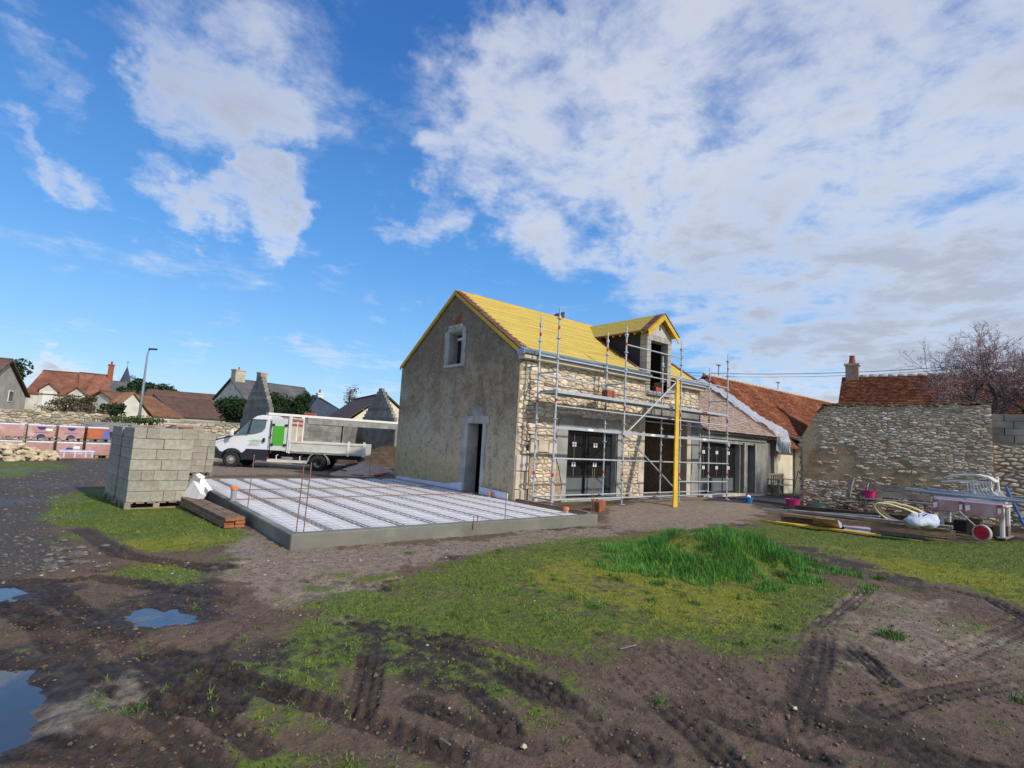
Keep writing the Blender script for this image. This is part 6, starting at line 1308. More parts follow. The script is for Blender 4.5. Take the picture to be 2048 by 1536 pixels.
# ------------------------------------------------------------------ brick pallets, rubble heap at the left
def packs():
    p0, p1 = at(-60, 916, 0), at(222, 914, 0); p1 = atd(221, 914, 22.2); p0 = atd(-95, 925, 19.0); p0.z = p1.z = .02
    u = (p1 - p0).normalized(); n = Vector((-u.y, u.x, 0)); L = (p1 - p0).length; N = 5; w = L / N; rnd = random.Random(3)
    names = {(0, 0): 'leftmost lower', (1, 0): 'second from left lower', (2, 0): 'middle lower', (3, 0): 'fourth from left lower', (4, 0): 'rightmost lower', (0, 1): 'leftmost upper', (1, 1): 'second from left upper', (2, 1): 'middle upper', (3, 1): 'fourth from left upper', (4, 1): 'rightmost upper'}
    for i in range(N):
        for j in range(2):
            z0 = .02 + j * .66; H = .54 if j else .56; a = p0 + u * (i * w + .04) + n * (.05 * j); b = a + u * (w - .09); 
            if (i, j) == (4, 1): b = a + u * (w - .2)
            t = thing('tile_pack', names[(i, j)] + ' film wrapped pack of pink clay tiles in the left row', 'pallet', tuple((a + b) / 2 + Vector((0, 0, z0))), 'wrapped tile packs')
            m = MB(); m.prism([a + Vector((0, 0, z0 + .10)), b + Vector((0, 0, z0 + .10)), b + n * 1. + Vector((0, 0, z0 + .10)), a + n * 1. + Vector((0, 0, z0 + .10))], (0, 0, H - .06)); bev(m.build('wrapped_tiles', M_wrapo if (i, j) == (4, 1) else M_wrap, t), .03, 2)
            m = MB(); m.prism([a - n * .006 + Vector((0, 0, z0 + H)), b - n * .006 + Vector((0, 0, z0 + H)), b + n * 1.01 + Vector((0, 0, z0 + H)), a + n * 1.01 + Vector((0, 0, z0 + H))], (0, 0, .06)); bev(m.build('top_film', M_film, t), .02, 2)
            m = MB(); 
            for k in range(3): q = a + u * (w - .2) * k / 2; m.prism([q + Vector((0, 0, z0)), q + u * .1 + Vector((0, 0, z0)), q + u * .1 + n + Vector((0, 0, z0)), q + n + Vector((0, 0, z0))], (0, 0, .09))
            m.build('pallet', M_woodp, t)
            c = (a + b) / 2 - n * .012; R0 = .13
            def half(zc, up, M, nm='printed_roundel'):
                pts = [c + u * R0 * math.cos(q) + Vector((0, 0, zc + up * R0 * .85 * math.sin(q))) for q in np.linspace(0, math.pi, 12)]; m = MB(); m.prism(pts, n * -.004); m.build(nm, M, t)
            if (i, j) in ((2, 1), (3, 1)): half(z0 + H - .02, -1, M_blue); half(z0 + .13, 1, M_blue)
            if (i, j) == (3, 0): half(z0 + .3, 1, M_blue)
            if (i, j) in ((2, 1), (3, 0)): m = MB(); q = c + u * .12 - n * .006; m.prism([q + Vector((0, 0, z0 + .36)), q + u * .2 + Vector((0, 0, z0 + .36)), q + u * .2 + Vector((0, 0, z0 + .46)), q + Vector((0, 0, z0 + .46))], n * -.004); m.build('paper_label', M_white2, t)
            if (i, j) in ((2, 1), (3, 1)):
                m = MB(); m.prism([c - u * .22 - n * .002 + Vector((0, 0, z0 + .30)), c + u * .22 - n * .002 + Vector((0, 0, z0 + .30)), c + u * .22 - n * .002 + Vector((0, 0, z0 + .325)), c - u * .22 - n * .002 + Vector((0, 0, z0 + .325))], n * -.003); m.build('printed_line', mat('faint print', (.36, .20, .30), None, rough=.5), t)
            if (i, j) == (4, 1): m = MB(); q = c + u * .1 - n * .006; m.prism([q + Vector((0, 0, z0 + .12)), q + u * .32 + Vector((0, 0, z0 + .12)), q + u * .26 + Vector((0, 0, z0 + .5)), q + u * .12 + Vector((0, 0, z0 + .5))], n * -.004); m.build('printed_shape', mat('violet print', (.16, .15, .42), None, rough=.4), t)
    # low flat pack in front
    q = at(148, 920, 0); t = thing('low_tile_pack', 'low film wrapped tile pack on a flat board before the row', 'pallet', tuple(q)); a = at(110, 921, 0); b = at(190, 921, 0); 
    a, b = a + (b - a) * .06, b - (b - a) * .03
    m = MB(); m.prism([a - u * .2, b + u * .12, b + u * .12 + n * 1.1, a - u * .2 + n * 1.1], (0, 0, .05)); m.build('board', M_woodp, t)
    m = MB(); m.prism([a + Vector((0, 0, .05)), b + Vector((0, 0, .05)), b + n * .95 + Vector((0, 0, .05)), a + n * .95 + Vector((0, 0, .05))], (0, 0, .26)); bev(m.build('wrapped_tiles', M_wrap, t), .05, 2)
    m = MB(); m.prism([a - n * .01 + Vector((0, 0, .30)), b - n * .01 + Vector((0, 0, .30)), b + n * .96 + Vector((0, 0, .30)), a + n * .96 + Vector((0, 0, .30))], (0, 0, .07)); bev(m.build('top_film', M_film, t), .03, 2)
    for k in (.12, .42, .72, .9): m = MB(); c = a + (b - a) * k - n * .008; m.prism([c + Vector((0, 0, .1)), c + u * .05 + Vector((0, 0, .1)), c + u * .05 + Vector((0, 0, .31)), c + Vector((0, 0, .31))], n * -.006); m.build('film_fold', M_film, t)
    rd = random.Random(9); 
    for i in range(150):
        f = rd.random(); cx_ = -30 + 145 * f; p_ = at(cx_, 925 - rd.uniform(0, 6), .0); hgt = .5 * math.sin(min(1, f * 1.2 + .15) * 2.6) + .05; lv = rd.random() ** 1.5; s_ = rd.uniform(.09, .2); m = MB()
        rock(m, (0, 0, 0), s_, s_ * .75, s_ * .55, rd, 6); o = m.build('rubble_stone', M_rubble, None, (0, 0, 0)); o.location = p_ + n * (.9 * lv) + Vector((0, 0, .05 + hgt * lv)); o.rotation_euler = (rd.uniform(-.6, .6), rd.uniform(-.6, .6), rd.uniform(0, 6)); tag(o, 'pale broken limestone lump in the heap before the tile packs', 'stone', 'stones of the rubble heap')
packs()
# hollow concrete planks with round holes, near the truck's nose
t = thing('hollow_block_stack', 'pale stack of concrete blocks with round holes in front of the truck', 'blocks', tuple(at(425, 908, .05))); a = atd(414, 905, 24); a.z = .05
for r in range(3):
    for k in range(2):
        m = MB(); x = a.x + k * .42; m.box(x, x + .40, a.y - .1 * (r % 2), a.y + .5, .12 + r * .3, .12 + r * .3 + .285); o = m.build('hollow_block', M_joist, t)
        for h in range(2):
            m = MB(); c = (x + .11 + h * .18, a.y - .1 * (r % 2) - .004, .12 + r * .3 + .15); m.prism([(c[0] + .05 * math.cos(q), c[1], c[2] + .05 * math.sin(q)) for q in np.linspace(0, 6.283, 12)[:-1]], (0, .003, 0)); m.build('core_hole', M_dim, o)
mb().box(a.x - .05, a.x + .9, a.y, a.y + .5, .0, .12).build('pallet', M_woodp, t)
def heap(name, label, c, rx, ry, h, M, seed, kind=None, cat='heap'):
    r = np.random.default_rng(seed); nr, na = 16, 40; V = [(0, 0, h)]; F = []
    for i in range(1, nr + 1):
        for j in range(na):
            a = 2 * math.pi * j / na; q = i / nr; lump = 1 + .16 * math.sin(2 * a + seed) + .08 * math.sin(5 * a + seed * 2); z = h * (1 - q) ** .9 if i < nr else -.08
            V.append((rx * q * lump * math.cos(a), ry * q * lump * math.sin(a), z + r.normal(0, .012 + .02 * (M is M_soil)) * (i < nr)))
    for j in range(na): F.append((0, 1 + j, 1 + (j + 1) % na))
    for i in range(nr - 1):
        for j in range(na): a = 1 + i * na + j; b = 1 + i * na + (j + 1) % na; F.append((a, a + na, b + na, b))
    m = MB(); m.add([(v[0] + c[0], v[1] + c[1], v[2] + c[2]) for v in V], F); o = m.build(name, M, None, tuple(c), smooth=True); return tag(o, label, cat)
p_ = atd(728, 940, 20.5); heap('sand_heap', 'pointed heap of pinkish sand between truck and gable wall', (p_.x + .1, p_.y, .04), 1.25, 1.25, .52, M_sand, 2)
p_ = atd(770, 930, 26); heap('soil_heap', 'brown heap of dug soil behind the sand', (p_.x + .2, p_.y, .02), 3.4, 2.4, 1.12, M_soil, 4)
m = MB(); rd = random.Random(2)
for k in range(5):
    c = at(675 + k * 9, 948 - k, .08); m.tube([c + Vector((math.cos(q) * (.25 + .1 * k) + .2 * rd.random(), math.sin(q) * (.4 + .08 * k), .05 + .16 * abs(math.sin(q * .5 + k)))) for q in np.linspace(0, 5.2, 16)], .022, 5)
o = m.build('hose', M_trim, None); tag(o, 'tangled black hose lying behind the slab by the sand', 'hose')
m = MB(); m.tube([at(700, 950, .1), at(745, 952, .1), at(762, 951, .12)], .03, 6); o = m.build('hose', M_gplas, None); tag(o, 'straight green hose lying along the back edge of the slab', 'hose')
m = MB(); m.tube([at(750, 951, .15), at(783, 945, .2)], .045, 6); o = m.build('red_tube', M_rplas, None); tag(o, 'thick red tube lying in front of the sand heap', 'tube')
# ------------------------------------------------------------------ the right-hand side
RA, RB = Vector((9.77, -2.88, 0)), Vector((11.40, -7.30, 0))
def ruin():
    L = (RB - RA).length; u = (RB - RA).normalized(); n = Vector((-u.y, u.x, 0))   # n points east, away from the camera
    rnd = random.Random(5); ks = [rnd.uniform(-.05, .06) for _ in range(40)]
    def top(x):
        b = 2.40 + .95 * min(1, max(0, x / .62)) ** .7 if x < .62 else 3.35 + .03 * (x - .62); f = max(0, x) / .2; i = min(int(f), 38); return b + (ks[i] * (1 - f + i) + ks[i + 1] * (f - i)) * (x > .6)
    def drop(x, z, r): # brown render still covers the left part and the foot of the middle
        if x < .5 and z > .95 + .1 * math.sin(9 * x): return r.random() < .985
        if x < 1.35 and 1.0 < z < 2.1: return r.random() < .9
        if 1.2 < x < 3.7 and .9 < z < 1.55 + .2 * math.sin(5 * x): return r.random() < .72
        if z < 2.4: return r.random() < .12
        return False
    t, F, tp, LL = rubble_wall('ruined_stone_wall', 'tall old rubble wall with patches of brown render and mossy top', RA, RB, top, 0, .5, M_rstone, M_rmortar, .185, .075, 77, 290, z0=.0, gap=.007, hh=.018, drop=drop, front=-1)
    m = MB()  # pale crumbled end of the wall
    for i in range(26): rock(m, F(.02 + rnd.uniform(-.02, .04), .1 + i * .088, .22 + rnd.uniform(-.1, .15)), .10, .16, .07, rnd, 6)
    m.build('end_stones', M_rstone, t)['kind'] = 'stuff'
    r = np.random.default_rng(3); m = MB()
    for i in range(420): x = rnd.uniform(.45, L); rock(m, F(x, tp(x) - .01, rnd.uniform(-.03, .5)), rnd.uniform(.04, .12), rnd.uniform(.04, .12), rnd.uniform(.02, .05), rnd, 5)
    m.build('moss', M_moss, t)['kind'] = 'stuff'
    # big quoins at the right end
    z = 1.75; k = 0
    while z < 1.0: h = rnd.uniform(.16, .3); w = .45 if k % 2 else .3; m = MB(); m.prism([F(L - w, z, -.05), F(L - .01, z, -.05), F(L - .01, z + h - .01, -.05), F(L - w + .02, z + h - .015, -.05)], tuple(n * .2)); bev(m.build('quoin', M_rstone, t), .02); z += h; k += 1
ruin()
A2 = RB + (RB - RA).normalized() * .02; B2 = A2 + (RB - RA).normalized() * 3.5
t, F_, tp, L_ = rubble_wall('block_wall', 'rough wall of dark stones topped with grey blocks at the right edge', A2 + Vector((.25, .08, 0)), B2 + Vector((.25, .08, 0)), 2.35, 2.3, .3, M_rstone, M_rmortar, .24, .11, 78, 90, z0=0, jag=.03)
for r in range(4):
    x = -.2 * (r % 2)
    while x < L_: a = max(0, x); b = min(L_, x + .49); (m := MB()).prism([F_(a + .005, 2.40 + r * .2, .04), F_(b - .005, 2.40 + r * .2, .04), F_(b - .005, 2.59 + r * .2, .04), F_(a + .005, 2.59 + r * .2, .04)], tuple((Vector(F_(0, 0, 1)) - Vector(F_(0, 0, 0))) * .18)); (m.build('block', M_blockw, t) if b - a > .1 else None); x += .5
def chimney_house():
    A, B = atd(1692, 900, 25.), atd(2250, 900, 19.6); A.z = B.z = 0; u = (B - A).normalized(); n = Vector((-u.y, u.x, 0)); L = (B - A).length; W = 4.8; A = A - n * W / 2; B = B - n * W / 2
    zr = zat(1700, 750, 25.) - .1; ze = zr - 2.3
    t = thing('chimney_house', 'red tiled roof with a stone chimney rising behind the ruined wall', 'house', tuple((A + B) / 2 + n * W / 2))
    P = lambda x, y, z: tuple(A + u * x + n * y + Vector((0, 0, z)))
    F = lambda x, z, y: P(x, y, z)
    wall(MB(), 0, L, -.3, lambda x: ze, [], F, 0, .4).build('wall', M_crg, t); wall(MB(), 0, L, -.3, lambda x: ze, [], F, W - .4, W).build('wall', M_crg, t)
    for x in (0, L - .3): m = MB(); m.prism([P(x, .0, -.3), P(x, .0, ze), P(x, W / 2, zr - .06), P(x, W, ze), P(x, W, -.3)], tuple(u * .3)); m.build('gable_wall', M_crg, t)
    roof_pair(t, Vector(P(-.12, 0, 0)), u * (L + .24), n * W, ze, zr, M_tile, .2, 64, 34, 11)
    m = MB(); x = 0.6
    while x < L: m = MB(); m.tube([P(x, W / 2, zr + .03), P(x + .34, W / 2, zr + .045)], [.085, .10], 8); m.build('ridge_tile', M_ridge, t, smooth=True); x += .36
    c = Vector(P(.30, W / 2, 0)); m = MB(); m.beam(c + Vector((0, 0, zr - .4)), c + Vector((0, 0, zr + .62)), .52, .46, tuple(n)); ch = m.build('chimney', mat('chimney stone', (.42, .31, .21), (.32, .22, .15), 5., .95, .01, 25), t)
    m = MB(); m.beam(c + Vector((0, 0, zr + .56)), c + Vector((0, 0, zr + .66)), .62, .56, tuple(n)); m.build('chimney_cap', M_dress, ch); m = MB(); m.lathe([(.17, 0), (.14, .1), (.11, .34), (.13, .38), (.10, .40)], c + Vector((0, 0, zr + .66)), 12); m.build('chimney_pot', M_brick, ch, smooth=True)
chimney_house()
def wires():
    for k, (ya, yb, lab) in enumerate(((735, 716, 'upper black overhead cable sagging towards the chimney house'), (741, 722, 'lower thin overhead cable beneath the upper one'))):
        a = atd(1180, ya - 4, 36); b = atd(2300, yb - 24, 24); m = MB(); pts = []
        for i in range(25): s = i / 24; p_ = a.lerp(b, s); p_.z -= 1.0 * 4 * s * (1 - s) * .9; pts.append(p_)
        m.tube(pts, .016 if k == 0 else .010, 4); tag(m.build('overhead_cable', M_trim, None), lab, 'cable')
wires()
def pink_tree(c, H, seed, n1, label, spread=1.):
    rd = random.Random(seed); t = thing('blossom_tree', label, 'tree', (c[0], c[1], 0)); m = MB(); tw = MB(); tips = []
    def grow(p, d, l, r, lev):
        q = p + d * l; mid = p + d * l * .5 + Vector((rd.uniform(-1, 1), rd.uniform(-1, 1), rd.uniform(-.5, .5))) * l * .06
        (m if lev < 3 else tw).tube([p, mid, q], [r, r * .85, r * .68], 6 if lev < 2 else 4 if lev < 4 else 3, False)
        if lev >= 3: tips.append((p, q))
        if lev >= n1: return
        for i in range(3 if lev < 4 else 2 + (rd.random() < .4)):
            a = Vector((rd.gauss(0, 1), rd.gauss(0, 1), rd.gauss(.15, .7))).normalized(); nd = (d * (1.1 if i == 0 else .75) + a * .78 * spread + Vector((0, 0, .10))).normalized(); grow(q if i < 2 else mid, nd, l * rd.uniform(.66, .86), max(r * .62, .003), lev + 1)
    grow(Vector(c), Vector((-.12, .0, 1)).normalized(), H * .22, H * .017, 0)
    m.build('trunk', M_bark, t, smooth=True); tag(tw.build('twigs', M_twig, t), kind='stuff')
    V = []
    for (p, q) in tips:
        for _ in range(4):
            s = rd.random(); e = p.lerp(q, s) + Vector((rd.gauss(0, .02), rd.gauss(0, .02), rd.gauss(0, .02))); a = Vector((rd.gauss(0, 1), rd.gauss(0, 1), rd.gauss(0, 1))).normalized() * .018; b = a.orthogonal().normalized() * .014; V += [e - a, e + b, e + a, e - b]
    V = np.array([tuple(v) for v in V]); tag(npmesh('buds', V, np.arange(len(V)), M_bud, t, 4), kind='stuff')
c = atd(1975, 860, 17.0); pink_tree((c.x, c.y, 1.4), 6.6, 5, 8, 'bare pinkish tree budding behind the ruined wall at the right', 1.1)
c = atd(2090, 880, 17.5); pink_tree((c.x, c.y, 1.4), 6.8, 9, 8, 'second budding pinkish tree cut by the right edge of the picture')
# ------------------------------------------------------------------ things lying about at the right
def lay(name, label, cat, a, b, w, h, M, n=1, gap=.0, cap=None, group=None):
    t = thing(name, label, cat, tuple((a + b) / 2), group)
    d = (b - a).normalized(); s = Vector((-d.y, d.x, 0)).normalized()
    for i in range(n): m = MB(); off = s * (i - (n - 1) / 2) * (w + .012); m.beam(a + off, b + off, w, h); bev(m.build('plank' if n > 1 or h < .08 else 'beam', M, t), .004)
    return t
def junk():
    z = .05
    lay('timber_beam', 'long dark brown beam lying in front of the junk, upper one', 'beam', at(1578, 1021, .30), at(1906, 1055, .34), .20, .06, M_woodg)
    lay('timber_beam', 'long dark brown beam under the upper one, nearest the ruined wall corner', 'beam', at(1562, 1036, .10), at(1908, 1068, .12), .20, .15, M_wood)
    lay('timber_beam', 'thick brown beam in the middle of the timber pile, between the grey plank and the lowest beam', 'beam', at(1566, 1029, .21), at(1900, 1062, .24), .24, .07, M_wood)
    lay('timber_beam', 'dark bar standing for the shaded gap at the back of the timber pile', 'beam', at(1590, 1016, .2), at(1850, 1043, .2), .2, .18, mat('dark gap shade', (.09, .06, .042), (.05, .035, .027), 4., .9))  # near-black bar, its colour stands for the shade in the gap between beams
    lay('timber_beam', 'shorter grey beam lying at the front under the white sack', 'beam', at(1742, 1063, .04), at(1850, 1075, .04), .10, .07, M_woodg)
    lay('steel_profile', 'thin pale metal profile stretched along the top of the brown beams', 'profile', at(1526, 1018, .10), at(1760, 1033, .30), .05, .04, M_galv)
    lay('yellow_planks', 'long yellow planks lying on the grass edge', 'planks', at(1552, 1044, .05), at(1762, 1071, .05), .09, .035, M_yelb, 2)
    lay('yellow_planks', 'short thin yellow lath lying left of the long yellow planks', 'planks', at(1526, 1040, .04), at(1636, 1058, .04), .05, .025, M_yelb)
    lay('green_lath', 'thin lime green lath in the grass at the end of the yellow planks', 'lath', at(1764, 1072, .03), at(1845, 1082, .03), .03, .02, mat('lime lath', (.35, .45, .05), None, rough=.6))
    # cardboard and scraps
    t = thing('cardboard_sheet', 'torn folded brown cardboard lying on the beams', 'cardboard', tuple(at(1658, 1050, .15)))
    a, b, c, d = at(1628, 1048, .10), at(1680, 1056, .08), at(1672, 1040, .30), at(1632, 1036, .30); m = MB(); m.prism([a, b, c, d], (.0, .03, .01)); m.build('flap', M_card, t); m = MB(); m.prism([b, at(1690, 1052, .06), at(1676, 1040, .28)], (0, .02, .01)); m.build('flap', M_film, t)
    m = MB(); m.prism([at(1690, 1060, .02), at(1742, 1066, .02), at(1740, 1052, .1), at(1690, 1046, .1)], (0, .02, .02)); o = m.build('film_sheet', M_film, None); tag(o, 'flat grey film sheet half under the beams', 'plastic sheet')
    # white sack
    c = at(1842, 1044, .40); m = MB(); m.lathe([(.01, -.10), (.30, -.09), (.50, -.03), (.52, .02), (.42, .09), (.2, .13), (.01, .14)], c, 22, 1.25, .55); rq = random.Random(2); m.v = [(x + rq.uniform(-.03, .03), y + rq.uniform(-.03, .03), z + rq.uniform(-.035, .035) + .05 * math.sin(9 * x + 4 * y)) for x, y, z in m.v]; o = m.build('sack', mat('pale blue sack', (.58, .63, .72), (.46, .52, .62), 4., .5, .03, 6), None, smooth=True); tag(o, 'crumpled pale blue sack lying on the beams', 'sack')
    c = at(1858, 1068, .03); m = MB(); m.beam(c, c + Vector((.45, .1, .02)), .2, .05); o = m.build('white_scrap', M_white, None); tag(o, 'small white board under the end of the beams', 'board')
    # hose coil propped against the bench
    t = thing('hose_coil', 'loosely coiled cream hose propped on the timber', 'hose', tuple(at(1802, 1036, .3))); c = at(1802, 1030, .42); rd = random.Random(3)
    ex = Vector((.55, -.83, 0)); ez = Vector((-.25, -.12, .96))
    for k in range(6):
        R1, R2 = .50 + rd.uniform(-.08, .08), .20 + rd.uniform(-.04, .05); pts = [c + ex * (R1 * math.cos(q) + rd.uniform(-.01, .01) + .05 * k - .1) + ez * (R2 * math.sin(q + .3 * math.cos(q)) - .12 * math.cos(q) + rd.uniform(-.01, .01)) + Vector((.03 * k, .02 * k, 0)) for q in np.linspace(0, 6.28, 26)]; m = MB(); m.tube(pts, .02, 6, False); m.build('loop', M_hose, t, smooth=True)
    # bench behind
    t = thing('grey_bench', 'grey weathered plank bench standing against the ruined wall', 'bench', (10., -5.5, .05)); a, b = at(1742, 1010, .42), at(1832, 1022, .42); a = Vector((9.75, -4.5, 0)); b = Vector((10.35, -6.1, 0)); d = (b - a).normalized(); s = Vector((-d.y, d.x, 0))
    for k in range(3): m = MB(); m.beam(a - s * (.12 * k) + Vector((0, 0, .55)), b - s * (.12 * k) + Vector((0, 0, .55)), .10, .035); m.build('seat_plank', M_woodg, t)
    for k in range(2): m = MB(); m.beam(a + s * .08 + Vector((0, 0, .70 + .20 * k)), b + s * .08 + Vector((0, 0, .70 + .20 * k)), .03, .17); m.build('back_plank', M_woodg, t)
    for q in (.08, .92):
        for dy in (-.25, .06): p_ = a.lerp(b, q) + s * dy; m = MB(); m.beam(p_, p_ + Vector((0, 0, .54)), .06, .06, tuple(d)); m.build('leg', M_woodg, t)
    def bucket(label, c, M, r=.15, h=.24, handle=True):
        t = thing('bucket', label, 'bucket', tuple(c)); m = MB(); m.lathe([(r * .75, 0), (r, h), (r + .012, h), (r + .012, h - .02), (r - .008, h - .01), (r * .7, .02)], c, 18); m.build('body', M, t, smooth=False)
        if handle: m = MB(); m.tube([c + Vector((r * math.cos(q), 0, h + r * 1.3 * math.sin(q))) for q in np.linspace(0, math.pi, 12)], .005, 4); m.build('handle', M_galv, t)
    bucket('pink plastic bucket with wire handle standing on the grey bench', Vector((9.78, -4.75, .572)), M_pink, .16, .22)
    bucket('magenta rubber tub at the foot of the wall corner', Vector((9.35, -2.75, .08)), M_pink, .22, .24, False)
    c = gat(1497, 1006); bucket('small blue bucket with white cloth on the dark apron', c, M_bluep, .14, .18, False); m = MB(); rd = random.Random(4); rock(m, (c.x, c.y, c.z + .21), .09, .09, .06, rd, 7); o = m.build('white_cloth', M_white, None); tag(o, 'crumpled white cloth on top of the blue bucket', 'cloth')
    # green tub
    c = at(1652, 1022, .2); c = Vector((8.6, -3.75, .08)); t = thing('green_tub', 'dark green domed plastic tub with top handle beside the beams', 'tub', tuple(c)); m = MB(); m.lathe([(.22, 0), (.30, .05), (.31, .12), (.26, .20), (.14, .26), (.01, .28)], c, 20); m.build('body', M_gplas, t, smooth=True); m = MB(); m.tube([c + Vector((.09 * math.cos(q), 0, .26 + .09 * math.sin(q))) for q in np.linspace(0, math.pi, 10)], .014, 6); m.build('handle', M_gplas, t)
    # leaning boards and post
    m = MB(); a = at(1690, 1000, .62); m.beam(atd(1674, 1002, 15.6), atd(1772, 1044, 14.2), .42, .03, (.3, .3, 1)); o = m.build('leaning_board', mat('rusty dark board', (.07, .045, .035), (.04, .028, .022), 4., .9, .004, 20), None); tag(o, 'dark rusty board leaning towards the wall behind the beams', 'board')
    m = MB(); m.beam((9.75, -4.1, .05), (9.95, -4.25, 1.12), .10, .09, (1, 0, 0)); o = bev(m.build('wooden_post', M_woodg, None), .006); tag(o, 'short grey wooden post leaning upright against the wall', 'post')
    m = MB(); rd = random.Random(8)
    for i in range(9): m2 = MB(); a = Vector((9.2 + rd.uniform(0, .5), -3.4 - rd.uniform(0, 1.2), .12 + .05 * i)); m2.beam(a, a + Vector((.35 + rd.uniform(0, .5), -.7, rd.uniform(-.05, .12))), .12, .025); o = m2.build('scrap_board', M_wood if i % 2 else M_woodg, None); tag(o, 'old scrap board in the dark heap before the wall', 'board', 'scrap boards before the wall')
    # broom
    a, b = Vector((9.35, -2.95, .10)), Vector((9.72, -3.05, 1.12)); a = at(1578, 1017, .08); b = a + Vector((.55, -.05, 1.15)); t = thing('broom', 'black handled broom leaning against the wall corner', 'broom', tuple(a)); m = MB(); m.tube([a, b], .014, 6); m.build('handle', M_trim, t); m = MB(); m.beam(a + Vector((-.1, .1, .0)), a + Vector((.1, -.1, .0)), .06, .1); m.build('brush', M_trim, t)
    # blue pole
    m = MB(); a = at(2048, 1075, .05); a = Vector((9.4, -8.25, .05)); m.tube([atd(2011, 972, 13.2), atd(2062, 1080, 12.6)], .028, 8); o = m.build('blue_pole', mat('blue steel', (.05, .13, .42), None, rough=.4), None); tag(o, 'blue painted steel pole leaning at the right edge', 'pole')
    # table with wrapped packs, tubes and chairs
    TX, ex = atd(1880, 1015, 13.1), Vector((0, 0, 0)); a = atd(1872, 1014, 13.3); b = atd(2012, 1018, 12.3); zt = .78; a.z = b.z = zt; u = (b - a).normalized(); n = Vector((-u.y, u.x, 0)); L = (b - a).length
    t = thing('garden_table', 'white plastic garden table under the wrapped tile packs', 'table', tuple((a + b) / 2 + n * .4 - Vector((0, 0, zt)))); m = MB(); m.prism([a, b, b + n * .8, a + n * .8], (0, 0, -.035)); bev(m.build('table_top', M_wplas, t), .01)
    for q in (.07, .93):
        for y in (.08, .72): p_ = a + u * L * q + n * y; m = MB(); m.tube([Vector((p_.x, p_.y, .06)), Vector((p_.x, p_.y, zt - .035))], [.045, .06], 8); m.build('leg', M_wplas, t)
    m = MB(); p_ = a + u * L * .93; m.beam(Vector((p_.x, p_.y, .05)) - n * .1, Vector((p_.x, p_.y, .05)) + n * .9, .16, .03); m.build('foot_board', M_woodg, t)
    for k, (q0, q1) in enumerate(((-.02, .44), (.45, .98))):
        a_ = a + u * L * q0 - n * .06; b_ = a + u * L * q1 - n * .06; H = .28 + .03 * k; t = thing('tile_pack', ('left', 'right')[k] + ' red and white film wrapped pack hanging over the table edge', 'pack', tuple((a_ + b_) / 2 + n * .3 - Vector((0, 0, H - .05))), None)
        m = MB(); m.prism([a_ + Vector((0, 0, .04)), b_ + Vector((0, 0, .04)), b_ + Vector((0, 0, .04 - H - .02)), a_ + Vector((0, 0, .04 - H))], -n * .12); bev(m.build('wrapped_tiles', M_wrap, t), .02, 2)
        for (s0, s1, M) in ((0, .2, mat('crimson wrapper', (.36, .06, .07), (.50, .28, .27), 6., .4)), (.84, 1., mat('crimson wrapper', (.36, .06, .07)))):
            m = MB(); p, q = a_.lerp(b_, s0), a_.lerp(b_, s1); m.prism([p - n * .124 + Vector((0, 0, .03)), q - n * .124 + Vector((0, 0, .03)), q - n * .124 + Vector((0, 0, .05 - H)), p - n * .124 + Vector((0, 0, .05 - H))], -n * .004); m.build('red_wrapper', M, t)
            m = MB(); p, q = a_.lerp(b_, s0 + .03), a_.lerp(b_, s1 - .04); m.prism([p - n * .13 + Vector((0, 0, -.05)), q - n * .13 + Vector((0, 0, -.04)), q - n * .13 + Vector((0, 0, -.15)), p - n * .13 + Vector((0, 0, -.19))], -n * .004); m.build('white_label', M_white2, t)
        m = MB(); m.prism([a_ + Vector((0, 0, .045)), b_ + Vector((0, 0, .045)), b_ + n * .5 + Vector((0, 0, .045)), a_ + n * .5 + Vector((0, 0, .045))], (0, 0, .05)); m.build('top_film', M_film, t)
    rd = random.Random(12); t = thing('steel_tubes', 'bunch of thin steel tubes laid across the table', 'tubes', tuple((a + b) / 2 + Vector((0, 0, .12))))
    for k in range(8): o1 = a - u * rd.uniform(.1, .7) + n * rd.uniform(0, .2) + Vector((0, 0, .14 + .018 * k)); o2 = b + u * rd.uniform(.5, 1.4) + n * rd.uniform(-.05, .2) + Vector((0, 0, .10 + .012 * k)); m = MB(); m.tube([o1, o2], .014 + .006 * rd.random(), 6); m.build('tube', M_galv, t)
    # two stacked white chairs tipped over on the table
    t = thing('garden_chair', 'white plastic garden chairs lying upside down on the table', 'chair', tuple(a + u * .8 + n * .4 + Vector((0, 0, .1))))
    base = a + u * L * .50 + n * .42 + Vector((0, 0, .17)); ux, uy = u, n
    Q = lambda x, y, z: base + ux * x + uy * y + Vector((0, 0, z))
    m = MB(); sh = [(-.52, .40), (-.40, .47), (-.15, .52), (.12, .53), (.34, .48), (.46, .38), (.44, .35), (.32, .44), (.12, .485), (-.15, .475), (-.42, .42), (-.52, .37)]; m.prism([Q(x, -.25, z) for x, z in sh], tuple(uy * .5)); bev(m.build('seat_shell', M_wplas, t), .01)
    m = MB(); sh2 = [(-.56, .31), (-.3, .355), (0, .36), (.3, .36), (.3, .33), (0, .33), (-.3, .325), (-.56, .27)]; m.prism([Q(x, -.27, z) for x, z in sh2], tuple(uy * .06)); m.build('arm', M_wplas, t); m = MB(); m.prism([Q(x, .22, z) for x, z in sh2], tuple(uy * .06)); m.build('arm', M_wplas, t)
    for k in range(7): x = .0 + k * .055; m = MB(); m.tube([Q(x, -.26, .35), Q(x + .015 + .01 * k, -.28, .15), Q(x + .06 + .03 * k, -.28, -.02)], .013, 5); m.build('back_slat', M_wplas, t)
